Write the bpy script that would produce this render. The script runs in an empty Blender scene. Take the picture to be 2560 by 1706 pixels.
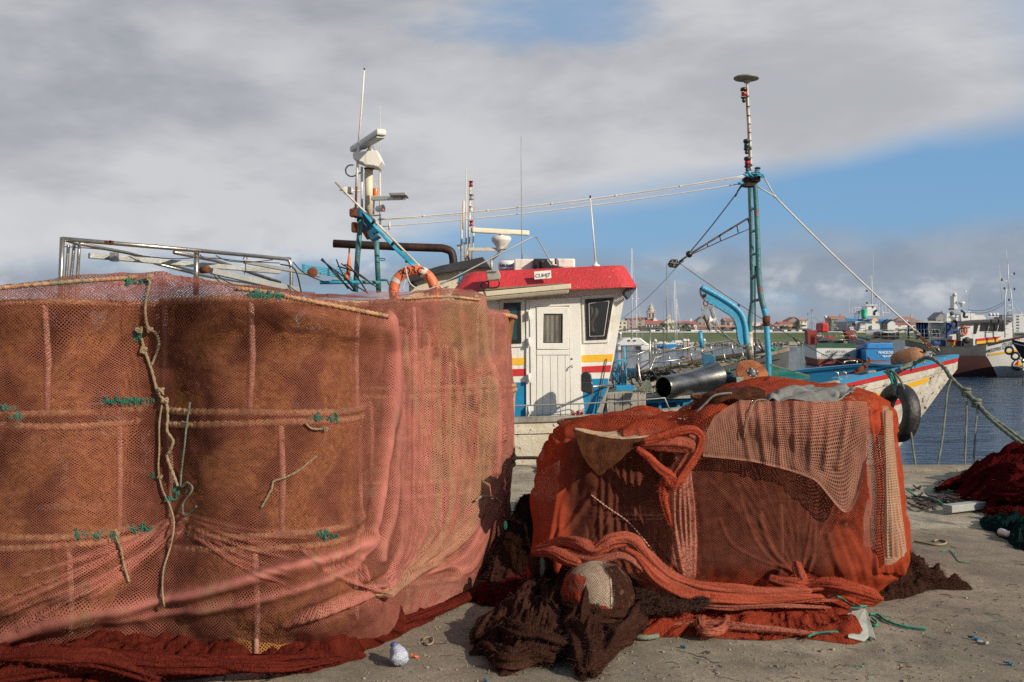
import bpy, math, random
import numpy as np
from mathutils import Vector, Matrix, noise as MN
random.seed(7); R = math.radians; PI = math.pi
col = bpy.context.scene.collection
# ---------------------------------------------------------------- camera geometry (a 35 mm lens 1.6 m above the quay, level)
F = 2488.9; HZ = 835.0; CZ = 1.6; WZ = -2.0
def P(px, py, D): return Vector(((px-1280)/F*D, D, CZ+(HZ-py)/F*D))
def G(px, py, z=0.0):
    D = (CZ-z)*F/(py-HZ); return Vector(((px-1280)/F*D, D, z))
def view(x0, y0, s):
    def f(x, y, D=None, z=0.0):
        px, py = x0+x/s, y0+y/s
        return G(px, py, z) if D is None else P(px, py, D)
    return f
vA=view(0,560,2.8); vB=view(0,1100,2.587); vC=view(680,700,3.1357); vD=view(680,1150,2.82); vE=view(780,150,2.6125)
vF=view(1100,400,3.7327); vG=view(1180,720,3.563); vH=view(1600,150,2.85); vI=view(1500,680,4.1268); vJ=view(1960,600,3.92)
vK=view(1960,850,2.8517); vL=view(1200,920,2.941); vM=view(1100,1250,2.941); vN=view(1900,1250,3.438); vO=view(1540,600,4.2018)
# ---------------------------------------------------------------- mesh builder
class MB:
    def __init__(s): s.v=[]; s.f=[]; s.m=[]; s.s=[]
    def add(s, vs, fs, m=0, sm=False):
        o=len(s.v); s.v += [tuple(x) for x in vs]
        for f in fs: s.f.append(tuple(i+o for i in f)); s.m.append(m); s.s.append(sm)
        return s
    def box(s, c, sz, rot=None, m=0):
        c=Vector(c); vs=[]
        for x in (-.5,.5):
            for y in (-.5,.5):
                for z in (-.5,.5):
                    p=Vector((x*sz[0],y*sz[1],z*sz[2]))
                    if rot is not None: p=rot@p
                    vs.append(c+p)
        return s.add(vs,[(0,1,3,2),(4,6,7,5),(0,4,5,1),(2,3,7,6),(0,2,6,4),(1,5,7,3)],m)
    def beam(s,p,q,w,h=None,m=0,up=(0,0,1)):
        p=Vector(p);q=Vector(q);d=q-p;L=d.length
        if L<1e-6: return s
        d/=L; u=Vector(up)
        if abs(d.dot(u))>.98: u=Vector((0,1,0))
        a=d.cross(u).normalized(); b=a.cross(d)
        return s.box((p+q)/2,(L,w,h or w),Matrix((d,a,b)).transposed(),m)
    def tube(s,pts,r,n=8,m=0,closed=False,caps=True,lobes=0,pitch=.1,depth=.16,sm=True,flat=None):
        pts=[Vector(p) for p in pts]; N=len(pts); rs=r if hasattr(r,'__len__') else [r]*N
        vs=[];fs=[];arc=0;pa=None
        for i,p in enumerate(pts):
            if closed: t=pts[(i+1)%N]-pts[i-1]
            else: t=pts[min(i+1,N-1)]-pts[max(i-1,0)]
            if t.length<1e-9: t=Vector((0,0,1))
            t.normalize()
            if pa is None:
                u=Vector((0,0,1)) if abs(t.z)<.9 else Vector((0,1,0))
                a=t.cross(u).normalized()
            else:
                a=pa-t*pa.dot(t)
                a=a.normalized() if a.length>1e-6 else t.orthogonal().normalized()
            pa=a; b=t.cross(a)
            if i: arc+=(pts[i]-pts[i-1]).length
            for k in range(n):
                th=2*PI*k/n; rr=rs[i]
                if lobes: rr*=1+depth*math.cos(lobes*th-2*PI*arc/pitch)
                x,y=rr*math.cos(th),rr*math.sin(th)
                q=p+a*x+b*y
                if flat: q.z=p.z+(q.z-p.z)*flat
                vs.append(q)
        for i in range(N if closed else N-1):
            j=(i+1)%N
            for k in range(n):
                k2=(k+1)%n; fs.append((i*n+k,i*n+k2,j*n+k2,j*n+k))
        if caps and not closed:
            fs.append(tuple(range(n-1,-1,-1))); fs.append(tuple((N-1)*n+k for k in range(n)))
        return s.add(vs,fs,m,sm)
    def bars(s,segs,r,n=6,m=0):
        for p,q in segs: s.tube([p,q],r,n,m)
        return s
    def lathe(s,o,ax,prof,n=20,m=0,sm=True,caps=True):
        o=Vector(o);ax=Vector(ax).normalized();a=ax.orthogonal().normalized();b=ax.cross(a);vs=[];fs=[]
        for r,h in prof:
            for k in range(n):
                th=2*PI*k/n; vs.append(o+ax*h+(a*math.cos(th)+b*math.sin(th))*max(r,1e-4))
        for i in range(len(prof)-1):
            for k in range(n):
                k2=(k+1)%n; fs.append((i*n+k,i*n+k2,(i+1)*n+k2,(i+1)*n+k))
        if caps: fs.append(tuple(range(n-1,-1,-1))); fs.append(tuple((len(prof)-1)*n+k for k in range(n)))
        return s.add(vs,fs,m,sm)
    def prism(s,pts,vec,m=0):
        vec=Vector(vec);n=len(pts);vs=[Vector(p) for p in pts]+[Vector(p)+vec for p in pts]
        fs=[tuple(range(n)),tuple(range(2*n-1,n-1,-1))]+[(i,i+n,(i+1)%n+n,(i+1)%n) for i in range(n)]
        return s.add(vs,fs,m)
    def ball(s,c,r,m=0,n=16,k=10,sc=(1,1,1)):
        c=Vector(c);vs=[];fs=[]
        for i in range(k+1):
            ph=PI*i/k
            for j in range(n):
                th=2*PI*j/n
                vs.append(c+Vector((r*sc[0]*math.sin(ph)*math.cos(th),r*sc[1]*math.sin(ph)*math.sin(th),r*sc[2]*math.cos(ph))))
        for i in range(k):
            for j in range(n):
                j2=(j+1)%n; fs.append((i*n+j,(i+1)*n+j,(i+1)*n+j2,i*n+j2))
        return s.add(vs,fs,m,True)
    def quad(s,a,b,c,d,m=0): return s.add([a,b,c,d],[(0,1,2,3)],m)
    def build(s,name,mats,parent=None,label=None,bevel=0,solid=0,sub=0):
        if not isinstance(mats,(list,tuple)): mats=[mats]
        me=bpy.data.meshes.new(name); V=np.array(s.v,dtype=float).reshape(-1,3)
        if parent is None: base=Vector(((V[:,0].min()+V[:,0].max())/2,(V[:,1].min()+V[:,1].max())/2,V[:,2].min()))
        else:
            base=Vector((0,0,0)); q=parent
            while q is not None: base+=q.location; q=q.parent
        me.from_pydata((V-np.array(base)).tolist(),[],s.f); 
        for m in mats: me.materials.append(m)
        me.polygons.foreach_set('material_index',s.m); me.polygons.foreach_set('use_smooth',s.s); me.update()
        o=bpy.data.objects.new(name,me); col.objects.link(o)
        if parent is None: o.location=base
        else: o.parent=parent
        if label: o['label']=label
        if bevel:
            b=o.modifiers.new('b','BEVEL'); b.width=bevel; b.segments=2; b.limit_method='ANGLE'; b.angle_limit=R(40)
        if solid:
            b=o.modifiers.new('s','SOLIDIFY'); b.thickness=solid
        return o
def tag(o,label=None,cat=None,group=None,kind=None):
    if label: o['label']=label
    if cat: o['category']=cat
    if group: o['group']=group
    if kind: o['kind']=kind
    return o
def thing(name,label,cat,loc,group=None):
    o=bpy.data.objects.new(name,None); col.objects.link(o); o.location=loc; o.empty_display_size=.1
    return tag(o,label,cat,group)
def struct(name,mb,m,**k): o=mb.build(name,m,**k); o['kind']='structure'; return o
def copy_tree(o,parent=None):
    c=o.copy(); col.objects.link(c); c.parent=parent
    for ch in list(o.children): copy_tree(ch,c)
    return c
def smooth(pts,n=8,closed=False):
    pts=[Vector(p) for p in pts]; N=len(pts); out=[]
    for i in range(N if closed else N-1):
        if closed: p0,p1,p2,p3=pts[i-1],pts[i],pts[(i+1)%N],pts[(i+2)%N]
        else: p0,p1,p2,p3=pts[max(i-1,0)],pts[i],pts[i+1],pts[min(i+2,N-1)]
        for k in range(n):
            t=k/n
            out.append(.5*((2*p1)+(p2-p0)*t+(2*p0-5*p1+4*p2-p3)*t*t+(3*p1-p0-3*p2+p3)*t**3))
    if not closed: out.append(pts[-1])
    return out
def sag(p,q,s,n=12):
    p=Vector(p);q=Vector(q); return [p.lerp(q,k/n)-Vector((0,0,s*4*(k/n)*(1-k/n))) for k in range(n+1)]
def text_geo(body,size,bold=0,shear=0):
    c=bpy.data.curves.new('t','FONT'); c.body=body; c.size=size; c.offset=bold; c.shear=shear; c.align_x='CENTER'; c.resolution_u=3
    o=bpy.data.objects.new('t',c); col.objects.link(o); me=o.to_mesh()
    vs=[(v.co.x,v.co.y) for v in me.vertices]; fs=[tuple(p.vertices) for p in me.polygons]
    o.to_mesh_clear(); bpy.data.objects.remove(o); bpy.data.curves.remove(c)
    return vs,fs
def add_text(mb,body,size,fn,m=0,bold=0,shear=0,sx=1):
    vs,fs=text_geo(body,size,bold,shear); mb.add([fn(x*sx,y) for x,y in vs],fs,m)
def plane_fn(o,ux,uy,off=(0,0,0)):
    o=Vector(o)+Vector(off);ux=Vector(ux).normalized();uy=Vector(uy).normalized()
    return lambda x,y:o+ux*x+uy*y
# ---------------------------------------------------------------- materials
class NT:
    def __init__(s,nt): s.nt=nt
    def n(s,typ,ins=None,**kw):
        x=s.nt.nodes.new(typ)
        for k,v in kw.items(): setattr(x,k,v)
        if ins:
            for k,v in ins.items():
                i=x.inputs[k]
                if isinstance(v,bpy.types.NodeSocket): s.nt.links.new(v,i)
                else: i.default_value=v
        return x
    def math(s,op,a,b=0.0,c=None,clamp=False):
        ins={0:a,1:b}
        if c is not None: ins[2]=c
        return s.n('ShaderNodeMath',ins,operation=op,use_clamp=clamp).outputs[0]
    def mix(s,f,a,b,mode='MIX'):
        x=s.n('ShaderNodeMix',data_type='RGBA',blend_type=mode)
        for k,v in ((0,f),(6,a),(7,b)):
            if isinstance(v,bpy.types.NodeSocket): s.nt.links.new(v,x.inputs[k])
            else: x.inputs[k].default_value=v
        return x.outputs[2]
    def noise(s,vec,scale,detail=4,rough=.55,dist=0):
        return s.n('ShaderNodeTexNoise',{'Vector':vec,'Scale':scale,'Detail':detail,'Roughness':rough,'Distortion':dist}).outputs[0]
    def ramp(s,f,lo,hi): return s.n('ShaderNodeMapRange',{0:f,1:lo,2:hi,3:0.0,4:1.0},interpolation_type='SMOOTHSTEP').outputs[0]
def rgb(c): return (c[0],c[1],c[2],1.0)
def newmat(name):
    m=bpy.data.materials.new(name); m.use_nodes=True; m.node_tree.nodes.clear(); return m,NT(m.node_tree)
def paint(name,c,rough=.5,metal=0,var=.25,scale=2.0,dirt=None,chips=None,streak=0,bump=.15,bscale=40,coat=0,noisesc=(1,1,1)):
    m,t=newmat(name)
    tc=t.n('ShaderNodeTexCoord').outputs['Object']
    mp=t.n('ShaderNodeMapping',{'Vector':tc,'Scale':noisesc}).outputs[0]
    n1=t.noise(mp,scale,5,.6); n2=t.noise(mp,scale*9,4,.6)
    f=t.math('ADD',t.math('MULTIPLY',n1,.65),t.math('MULTIPLY',n2,.35))
    k=t.ramp(f,.3,.7)
    cc=t.mix(k,rgb([x*(1-var) for x in c]),rgb([min(1,x*(1+var*.6)) for x in c]))
    rr=rough
    if dirt:
        d=t.ramp(t.noise(mp,dirt[2] if len(dirt)>2 else 3,6,.65,.5),.62-dirt[1]*.4,.75)
        cc=t.mix(t.math('MULTIPLY',d,min(1,.35+dirt[1])),cc,rgb(dirt[0]))
    if streak:
        sm=t.n('ShaderNodeMapping',{'Vector':tc,'Scale':(14,14,.9)}).outputs[0]
        d=t.ramp(t.noise(sm,1.3,5,.6),.52,.8)
        cc=t.mix(t.math('MULTIPLY',d,streak),cc,rgb((.20,.13,.075)))
    h=n2
    if chips:
        d=t.ramp(t.noise(mp,chips[2] if len(chips)>2 else 12,8,.7,.3),.66-chips[1]*.25,.68-chips[1]*.25)
        cc=t.mix(d,cc,rgb(chips[0])); h=t.math('SUBTRACT',n2,t.math('MULTIPLY',d,.6))
    b=t.n('ShaderNodeBsdfPrincipled',{'Base Color':cc,'Roughness':rr,'Metallic':metal})
    if rough>=.75: b.inputs['Specular IOR Level'].default_value=.12
    if coat: b.inputs['Coat Weight'].default_value=coat
    if bump:
        hh=t.math('ADD',h,t.noise(mp,bscale,3,.6))
        bp=t.n('ShaderNodeBump',{'Height':hh,'Strength':bump,'Distance':.02}); t.nt.links.new(bp.outputs[0],b.inputs['Normal'])
    o=t.n('ShaderNodeOutputMaterial'); t.nt.links.new(b.outputs[0],o.inputs[0]); return m
def netmat(name,cA,cB,cell=.018,w0=.42,trans=.25,rot=45,var=.45,dist=.25,streakdir=None,bump=.0,c3=None,stk=0):
    m,t=newmat(name)
    uv=t.n('ShaderNodeUVMap').outputs[0]
    nz=t.n('ShaderNodeTexNoise',{'Vector':uv,'Scale':6.0,'Detail':3.0}).outputs[1]
    off=t.n('ShaderNodeVectorMath',{0:nz,1:(.5,.5,.5)},operation='SUBTRACT').outputs[0]
    off=t.n('ShaderNodeVectorMath',{0:off,3:dist*cell*14},operation='SCALE').outputs[0]
    u2=t.n('ShaderNodeVectorMath',{0:uv,1:off},operation='ADD').outputs[0]
    mp=t.n('ShaderNodeMapping',{'Vector':u2,'Rotation':(0,0,R(rot)),'Scale':(1/cell,1/cell,1)}).outputs[0]
    sp=t.n('ShaderNodeSeparateXYZ',{0:mp})
    den=t.n('ShaderNodeAttribute',attribute_name='dens').outputs['Fac']
    tin=t.n('ShaderNodeAttribute',attribute_name='tint').outputs['Fac']
    wn=t.math('MULTIPLY',t.math('SUBTRACT',t.noise(uv,9,3),.5),.22)
    w=t.math('ADD',t.math('ADD',w0,wn),t.math('MULTIPLY',den,1-w0))
    masks=[]
    for ax in ('X','Y'):
        fr=t.math('FRACT',sp.outputs[ax]); b=t.math('ABSOLUTE',t.math('SUBTRACT',fr,.5)); b=t.math('MULTIPLY',b,2.0)
        masks.append(t.math('GREATER_THAN',b,t.math('SUBTRACT',1.0,w)))
    al=t.math('MAXIMUM',masks[0],masks[1])
    n1=t.noise(uv,4.5,5,.65); n2=t.noise(uv,90,3,.7); n3=t.noise(uv,1.6,4,.6)
    cc=t.mix(tin,rgb(cA),rgb(cB))
    if c3:
        ol=t.n('ShaderNodeAttribute',attribute_name='oliv').outputs['Fac']; stv=t.n('ShaderNodeMapping',{'Vector':uv,'Scale':(5,.7,1),'Rotation':(0,0,R(-14))}).outputs[0]
        f3=t.math('MULTIPLY',t.math('MULTIPLY',t.ramp(t.noise(stv,2.2,5,.6,.4),.50,.70),.55),tin)
        cc=t.mix(t.math('MAXIMUM',f3,t.math('MULTIPLY',ol,.6)),cc,rgb(c3))
    k=t.math('ADD',t.math('MULTIPLY',n1,.6),t.math('MULTIPLY',n2,.6))
    if stk:
        sv=t.n('ShaderNodeMapping',{'Vector':uv,'Scale':(70,2.5,1)}).outputs[0]; k=t.math('ADD',k,t.math('MULTIPLY',t.math('SUBTRACT',t.noise(sv,1,4,.7,.3),.5),stk))
    k=t.n('ShaderNodeMapRange',{0:k,1:.3,2:.9,3:1-var,4:1+var*.8}).outputs[0]
    cc=t.n('ShaderNodeVectorMath',{0:cc,3:k},operation='SCALE').outputs[0]
    d=t.n('ShaderNodeBsdfDiffuse',{'Color':cc}); tr=t.n('ShaderNodeBsdfTranslucent',{'Color':cc})
    if bump:
        bp=t.n('ShaderNodeBump',{'Height':t.math('ADD',t.math('MULTIPLY',n1,3.0),n2),'Strength':bump,'Distance':.02}).outputs[0]
        t.nt.links.new(bp,d.inputs['Normal'])
    x=t.n('ShaderNodeMixShader',{0:trans,1:d.outputs[0],2:tr.outputs[0]})
    y=t.n('ShaderNodeMixShader',{0:al,1:t.n('ShaderNodeBsdfTransparent').outputs[0],2:x.outputs[0]})
    o=t.n('ShaderNodeOutputMaterial'); t.nt.links.new(y.outputs[0],o.inputs[0]); return m
def glassmat(name,c,rough=.05):
    m,t=newmat(name)
    n=t.noise(t.n('ShaderNodeTexCoord').outputs['Object'],5,4)
    cc=t.mix(n,rgb(c),rgb([x*1.8+.01 for x in c]))
    b=t.n('ShaderNodeBsdfPrincipled',{'Base Color':cc,'Roughness':rough,'IOR':1.5})
    o=t.n('ShaderNodeOutputMaterial'); t.nt.links.new(b.outputs[0],o.inputs[0]); return m
RUST=(.22,.075,.03)
M=dict(
 white=paint('white_paint',(.74,.72,.66),.45,var=.09,dirt=((.42,.34,.22),.22,2.2),chips=((.30,.20,.12),.03,18),streak=.42,bump=.18),
 door=paint('door_white',(.76,.75,.69),.4,var=.07,dirt=((.48,.42,.32),.14,3),chips=((.45,.38,.28),.0,16),bump=.08,streak=.25),
 cream=paint('cream_paint',(.62,.56,.42),.5,var=.12,streak=.3,bump=.1),
 hull=paint('peeling_hull',(.68,.64,.53),.6,var=.14,scale=1.2,dirt=((.50,.40,.24),.35,1.4),chips=((.13,.10,.07),.26,9),bump=.35,streak=.15),
 bow=paint('bow_paint',(.60,.57,.50),.6,var=.2,scale=1.5,dirt=((.22,.17,.11),.45,2.8),chips=((.09,.07,.05),.30,7),bump=.35,streak=.6),
 red=paint('red_roof_paint',(.48,.028,.033),.42,var=.24,chips=((.62,.40,.36),.055,15),bump=.45,bscale=60),
 redpl=paint('red_stripe',(.52,.03,.03),.45,var=.12,chips=((.6,.5,.42),.06,16)),
 yellow=paint('yellow_stripe',(.78,.45,.03),.45,var=.08,chips=((.6,.5,.4),.02,16)),
 blue=paint('blue_paint',(.012,.22,.42),.4,var=.15,chips=((.35,.4,.4),.06,14),dirt=((.05,.06,.06),.1),streak=.25),
 bluelt=paint('light_blue_paint',(.045,.32,.53),.42,var=.18,chips=((.35,.22,.14),.10,9),dirt=((.03,.13,.18),.2,3),streak=.4,bump=.25),
 bluedk=paint('dark_blue_paint',(.012,.10,.18),.5,var=.35,chips=((.16,.07,.04),.12,10)),
 teal=paint('weathered_teal_pipe',(.035,.18,.20),.45,var=.35,chips=((.20,.08,.045),.22,6),dirt=((.20,.17,.11),.38,2),streak=.45,bump=.3),
 steel=paint('stainless_steel',(.42,.38,.33),.32,metal=.9,var=.3,chips=((.2,.12,.07),.04,10),bump=.1,dirt=((.16,.12,.09),.15,4)),
 galv=paint('galvanised_steel',(.30,.31,.30),.5,metal=.5,var=.25,dirt=((.2,.19,.17),.2)),
 dsteel=paint('dark_steel',(.10,.10,.10),.3,metal=.85,var=.5,scale=3,dirt=((.15,.09,.05),.12,3),bump=.08),
 drum=paint('worn_drum_steel',(.22,.22,.21),.28,metal=.95,var=.55,scale=2.4,dirt=((.2,.12,.06),.2,4),noisesc=(.6,3,3),bump=.1),
 rustdisc=paint('rusted_disc_steel',(.34,.125,.055),.8,var=.5,scale=5,dirt=((.13,.05,.03),.4,4),bump=.5),
 rust=paint('rust',(.17,.062,.032),.85,var=.5,scale=6,dirt=((.10,.04,.025),.35,5),bump=.6),
 rustpost=paint('rusty_white_post',(.66,.60,.48),.5,var=.15,dirt=(RUST,.42,5),chips=((.25,.07,.03),.22,6),streak=.5),
 exhaust=paint('exhaust_pipe',(.035,.022,.018),.55,metal=.5,var=.6,dirt=((.17,.065,.035),.4,2.5)),
 black=paint('black_plastic',(.018,.018,.02),.4,var=.3,dirt=((.10,.09,.08),.15,4)),
 roofblk=paint('black_roof',(.03,.032,.036),.5,var=.3,dirt=((.09,.085,.08),.2,2)),
 rubber=paint('tyre_rubber',(.016,.016,.017),.5,var=.4,dirt=((.09,.085,.075),.2,4),bump=.4,bscale=25),
 glass=glassmat('dark_glass',(.012,.014,.016)), glassteal=glassmat('teal_glass',(.01,.045,.05)),
 curtain=paint('curtain',(.17,.16,.14),.8,var=.5,noisesc=(7,1,1),scale=1),
 rubgrey=paint('grey_planks',(.33,.31,.27),.75,var=.3,scale=2,dirt=((.10,.07,.05),.3,3),chips=((.20,.10,.06),.16,6),noisesc=(1,1,.4)),
 wood=paint('old_wood',(.24,.20,.15),.8,var=.4,scale=2,noisesc=(.3,3,3),dirt=((.08,.06,.05),.3),bump=.4),
 plank=paint('painted_plank',(.30,.31,.29),.7,var=.15,dirt=((.2,.15,.1),.2,4)),
 orange=paint('lifebuoy_orange',(.66,.155,.06),.5,var=.12,dirt=((.35,.09,.04),.1,6)),
 reflect=paint('reflective_tape',(.55,.55,.50),.35,var=.25),
 lblack=paint('black_lettering',(.015,.015,.016),.6,var=.2,bump=0), lwhite=paint('white_lettering',(.78,.78,.76),.6,var=.06,bump=0),
 lnavy=paint('navy_lettering',(.01,.06,.22),.5,var=.1,bump=0),
 amber=paint('amber_lens',(.65,.16,.02),.25,var=.1), redlens=paint('red_lens',(.28,.01,.015),.2,var=.3), greenlens=paint('green_lens',(.01,.06,.05),.2,var=.3),
 pink=paint('pink_cloth',(.62,.22,.24),.85,var=.2), buoy=paint('brown_float',(.33,.15,.07),.7,var=.3,scale=4,dirt=((.42,.10,.03),.3,3),bump=.3),
 rope=paint('grey_green_rope',(.16,.18,.14),.85,var=.35,scale=8,bump=.4,bscale=120), ropew=paint('tan_rope',(.29,.22,.14),.85,var=.3,scale=8,bump=.4,bscale=120),
 ropeg=paint('green_twine',(.03,.24,.17),.8,var=.3,scale=8), stay=paint('white_stay',(.60,.57,.52),.6,var=.2,dirt=((.3,.24,.17),.2)),
 ropedk=paint('dark_line',(.05,.045,.04),.8), cable=paint('blue_cable',(.02,.28,.42),.5,var=.25),
 hoop=paint('rope_wrapped_hoop',(.46,.26,.145),.9,var=.5,scale=9,dirt=((.04,.20,.13),.30,3.5),bump=.5,bscale=90), hoopdk=paint('dark_hoop',(.12,.055,.035),.9,var=.5,scale=9,bump=.5),
 post=paint('pinkish_trap_post',(.50,.27,.21),.8,var=.25,scale=5,bump=.3),
 postdark=paint('dark_trap_post',(.20,.09,.06),.8,var=.3,scale=5),
 carpet=paint('brown_carpet',(.115,.038,.016),1,var=.6,scale=14,dirt=((.05,.02,.01),.4,10),bump=1.0,bscale=160),
 carpetb=paint('carpet_pattern',(.42,.30,.19),1,var=.3,scale=9,chips=((.42,.11,.03),.30,13),bump=.5),
 greycloth=paint('grey_cloth',(.20,.20,.185),.95,var=.3,scale=4,dirt=((.14,.12,.10),.3,3),bump=.4),
 cushion=paint('cream_float',(.50,.42,.30),.6,var=.2,dirt=((.3,.18,.1),.2,6)),
 slab=paint('grey_board',(.36,.38,.34),.7,var=.25,scale=6,dirt=((.2,.16,.12),.2)),
 green=paint('green_paint',(.02,.09,.05),.6,var=.3), boot=paint('antifouling',(.20,.045,.03),.7,var=.3,scale=.8),
 bootdk=paint('dark_antifouling',(.055,.014,.014),.7,var=.3,scale=.6), tarp=paint('blue_tarp',(.012,.06,.20),.6,var=.3,scale=1.5,bump=.5,bscale=6),
 tarpb=paint('bright_blue_tarp',(.015,.20,.55),.5,var=.2,scale=1.5,bump=.6,bscale=8),
 bwhite=paint('boat_white',(.62,.63,.62),.4,var=.1,scale=.8,dirt=((.4,.36,.3),.12,.8)), bgrey=paint('boat_grey',(.075,.078,.075),.6,var=.4,scale=.7,dirt=((.1,.08,.06),.3,.9)),
 bblue=paint('boat_blue',(.01,.20,.48),.45,var=.12,scale=.6), bred=paint('boat_red',(.24,.022,.02),.5,var=.2,scale=1), bred2=paint('bright_red',(.48,.018,.018),.5,var=.1),
 bblack=paint('boat_black',(.02,.02,.022),.6,var=.3), bucket=paint('green_bucket',(.06,.55,.32),.5,var=.1),
 plastic=paint('clear_plastic',(.45,.48,.58),.12,var=.2,scale=14,bump=.5,bscale=30), cap=paint('blue_cap',(.02,.10,.50),.4),
 scrapblue=paint('faded_blue_plastic',(.02,.13,.22),.7,var=.3), can=paint('red_white_can',(.60,.50,.50),.35,metal=.4,var=.2,scale=6,chips=((.55,.03,.03),.35,14)),
)
# ================================================================ camera, light, sky
sc=bpy.context.scene
cam=bpy.data.cameras.new('camera'); camo=bpy.data.objects.new('camera',cam); col.objects.link(camo); sc.camera=camo
camo.location=(0,0,CZ); camo.rotation_euler=(R(90),0,0)
cam.lens=35; cam.sensor_width=36; cam.shift_y=-(853-HZ)/2560; cam.clip_start=.1; cam.clip_end=20000
cam.dof.use_dof=True; cam.dof.focus_distance=11.5; cam.dof.aperture_fstop=8
sc.view_settings.view_transform='Standard'; sc.view_settings.look='None'; sc.view_settings.exposure=0
sc.cycles.transparent_max_bounces=32; sc.cycles.max_bounces=8; sc.cycles.use_denoising=False; sc.cycles.sample_clamp_indirect=4; sc.cycles.blur_glossy=.5
SAZ,SEL=R(50),R(27)                                 # sun: behind the camera to the right
sd=Vector((math.cos(SEL)*math.sin(SAZ),-math.cos(SEL)*math.cos(SAZ),math.sin(SEL)))
sun=bpy.data.lights.new('sun','SUN'); sun.energy=5.0; sun.angle=R(.6); sun.color=(1,.87,.70)
so=bpy.data.objects.new('sun',sun); col.objects.link(so); so.rotation_euler=sd.to_track_quat('Z','Y').to_euler(); so.location=(8,-8,9)
w=bpy.data.worlds.new('World'); sc.world=w; w.use_nodes=True; w.node_tree.nodes.clear(); t=NT(w.node_tree)
BG=.10
tc=t.n('ShaderNodeTexCoord').outputs['Generated']
sky=t.n('ShaderNodeTexSky',sky_type='NISHITA'); sky.sun_disc=False; sky.sun_elevation=SEL; sky.sun_rotation=math.atan2(sd.x,sd.y); sky.dust_density=1.5; sky.air_density=1.0; sky.ozone_density=2.0
s=t.n('ShaderNodeSeparateXYZ',{0:tc}); X,Y,Z=s.outputs
az=t.math('ARCTAN2',X,Y); hyp=t.math('SQRT',t.math('ADD',t.math('MULTIPLY',X,X),t.math('MULTIPLY',Y,Y)))
el=t.math('DIVIDE',Z,t.math('MAXIMUM',hyp,.02))
vec=t.n('ShaderNodeCombineXYZ',{0:az,1:t.math('MULTIPLY',el,1.0),2:0.0}).outputs[0]
st=t.n('ShaderNodeMapping',{'Vector':vec,'Scale':(1,2.6,1),'Rotation':(0,0,R(-10))}).outputs[0]
nb=t.noise(st,2.6,7,.55,.3); nf=t.noise(st,7,6,.55,.2)
def C(v): return v/BG
blue=t.mix(.62,t.n('ShaderNodeMixRGB',{0:0.0,1:sky.outputs[0],2:(0,0,0,1)}).outputs[0],rgb((C(.17),C(.40),C(.72))))
cl=t.math('ADD',t.math('MULTIPLY',nb,.75),t.math('MULTIPLY',nf,.25))
k=t.ramp(cl,.36,.64)
# brightness of the cloud deck: darker top left, lighter to the middle
lr=t.math('ADD',.30,t.math('ADD',t.math('MULTIPLY',k,.62),t.math('MULTIPLY',t.ramp(t.math('ADD',az,t.math('MULTIPLY',el,-.9)),-.65,.15),.30)),clamp=True)
lowl=t.math('MULTIPLY',t.math('SUBTRACT',1.0,t.ramp(el,.08,.24)),t.math('SUBTRACT',1.0,t.ramp(az,-.30,.10)))
lr=t.math('ADD',lr,t.math('MULTIPLY',lowl,t.math('ADD',.05,t.math('MULTIPLY',nf,.75))),clamp=True)
deck=t.mix(lr,rgb((C(.215),C(.24),C(.285))),rgb((C(.61),C(.615),C(.64))))
edge=t.math('ADD',.112,t.math('ADD',t.math('MULTIPLY',az,.17),t.math('MULTIPLY',t.math('SUBTRACT',nb,.5),.10)))
up=t.ramp(t.math('SUBTRACT',el,edge),-.018,.030)
hole=t.math('ADD',t.math('POWER',t.math('DIVIDE',t.math('SUBTRACT',az,.035),.11),2.0),t.math('POWER',t.math('DIVIDE',t.math('SUBTRACT',el,.315),.028),2.0))
hole=t.math('MULTIPLY',t.math('SUBTRACT',1.0,t.ramp(t.math('ADD',hole,t.math('MULTIPLY',t.math('SUBTRACT',nf,.5),4.0)),.0,1.8)),.65)
hole2=t.math('MULTIPLY',t.ramp(t.math('ADD',az,t.math('MULTIPLY',el,.5)),.56,.66),.5)
up=t.math('MULTIPLY',up,t.math('SUBTRACT',1.0,t.math('MAXIMUM',hole,hole2)))
left=t.ramp(t.math('ADD',az,t.math('MULTIPLY',nb,.14)),-.26,-.12); left=t.math('SUBTRACT',1.0,left)
up=t.math('MAXIMUM',up,t.math('MULTIPLY',left,t.ramp(t.math('ADD',el,t.math('MULTIPLY',nf,.05)),.06,.14)))
c1=t.mix(up,blue,deck)
# grey-violet bank low over the horizon with lit puffs
lowtop=t.math('ADD',.078,t.math('ADD',t.math('MULTIPLY',az,.040),t.math('MULTIPLY',t.math('SUBTRACT',nf,.5),.05)))
low=t.math('SUBTRACT',1.0,t.ramp(t.math('SUBTRACT',el,lowtop),-.022,.020))
pv=t.n('ShaderNodeMapping',{'Vector':vec,'Scale':(1,1.5,1)}).outputs[0]
pf=t.noise(pv,13,7,.55,.1)
band=t.math('MULTIPLY',t.ramp(el,.012,.04),t.math('SUBTRACT',1.0,t.ramp(t.math('ADD',el,t.math('MULTIPLY',az,.06)),.060,.098)))
puff=t.math('MULTIPLY',t.ramp(pf,.50,.66),band)
gl=t.mix(t.ramp(pf,.3,.7),rgb((C(.27),C(.315),C(.385))),rgb((C(.37),C(.41),C(.47))))
gap=t.math('MULTIPLY',t.ramp(t.noise(st,6,4,.5),.5,.62),t.math('MULTIPLY',band,.55))
gl=t.mix(gap,gl,rgb((C(.27),C(.43),C(.58))))
gl=t.mix(t.math('MULTIPLY',puff,.8),gl,rgb((C(.66),C(.67),C(.68))))
c2=t.mix(t.math('MULTIPLY',low,.92),c1,gl)
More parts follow.
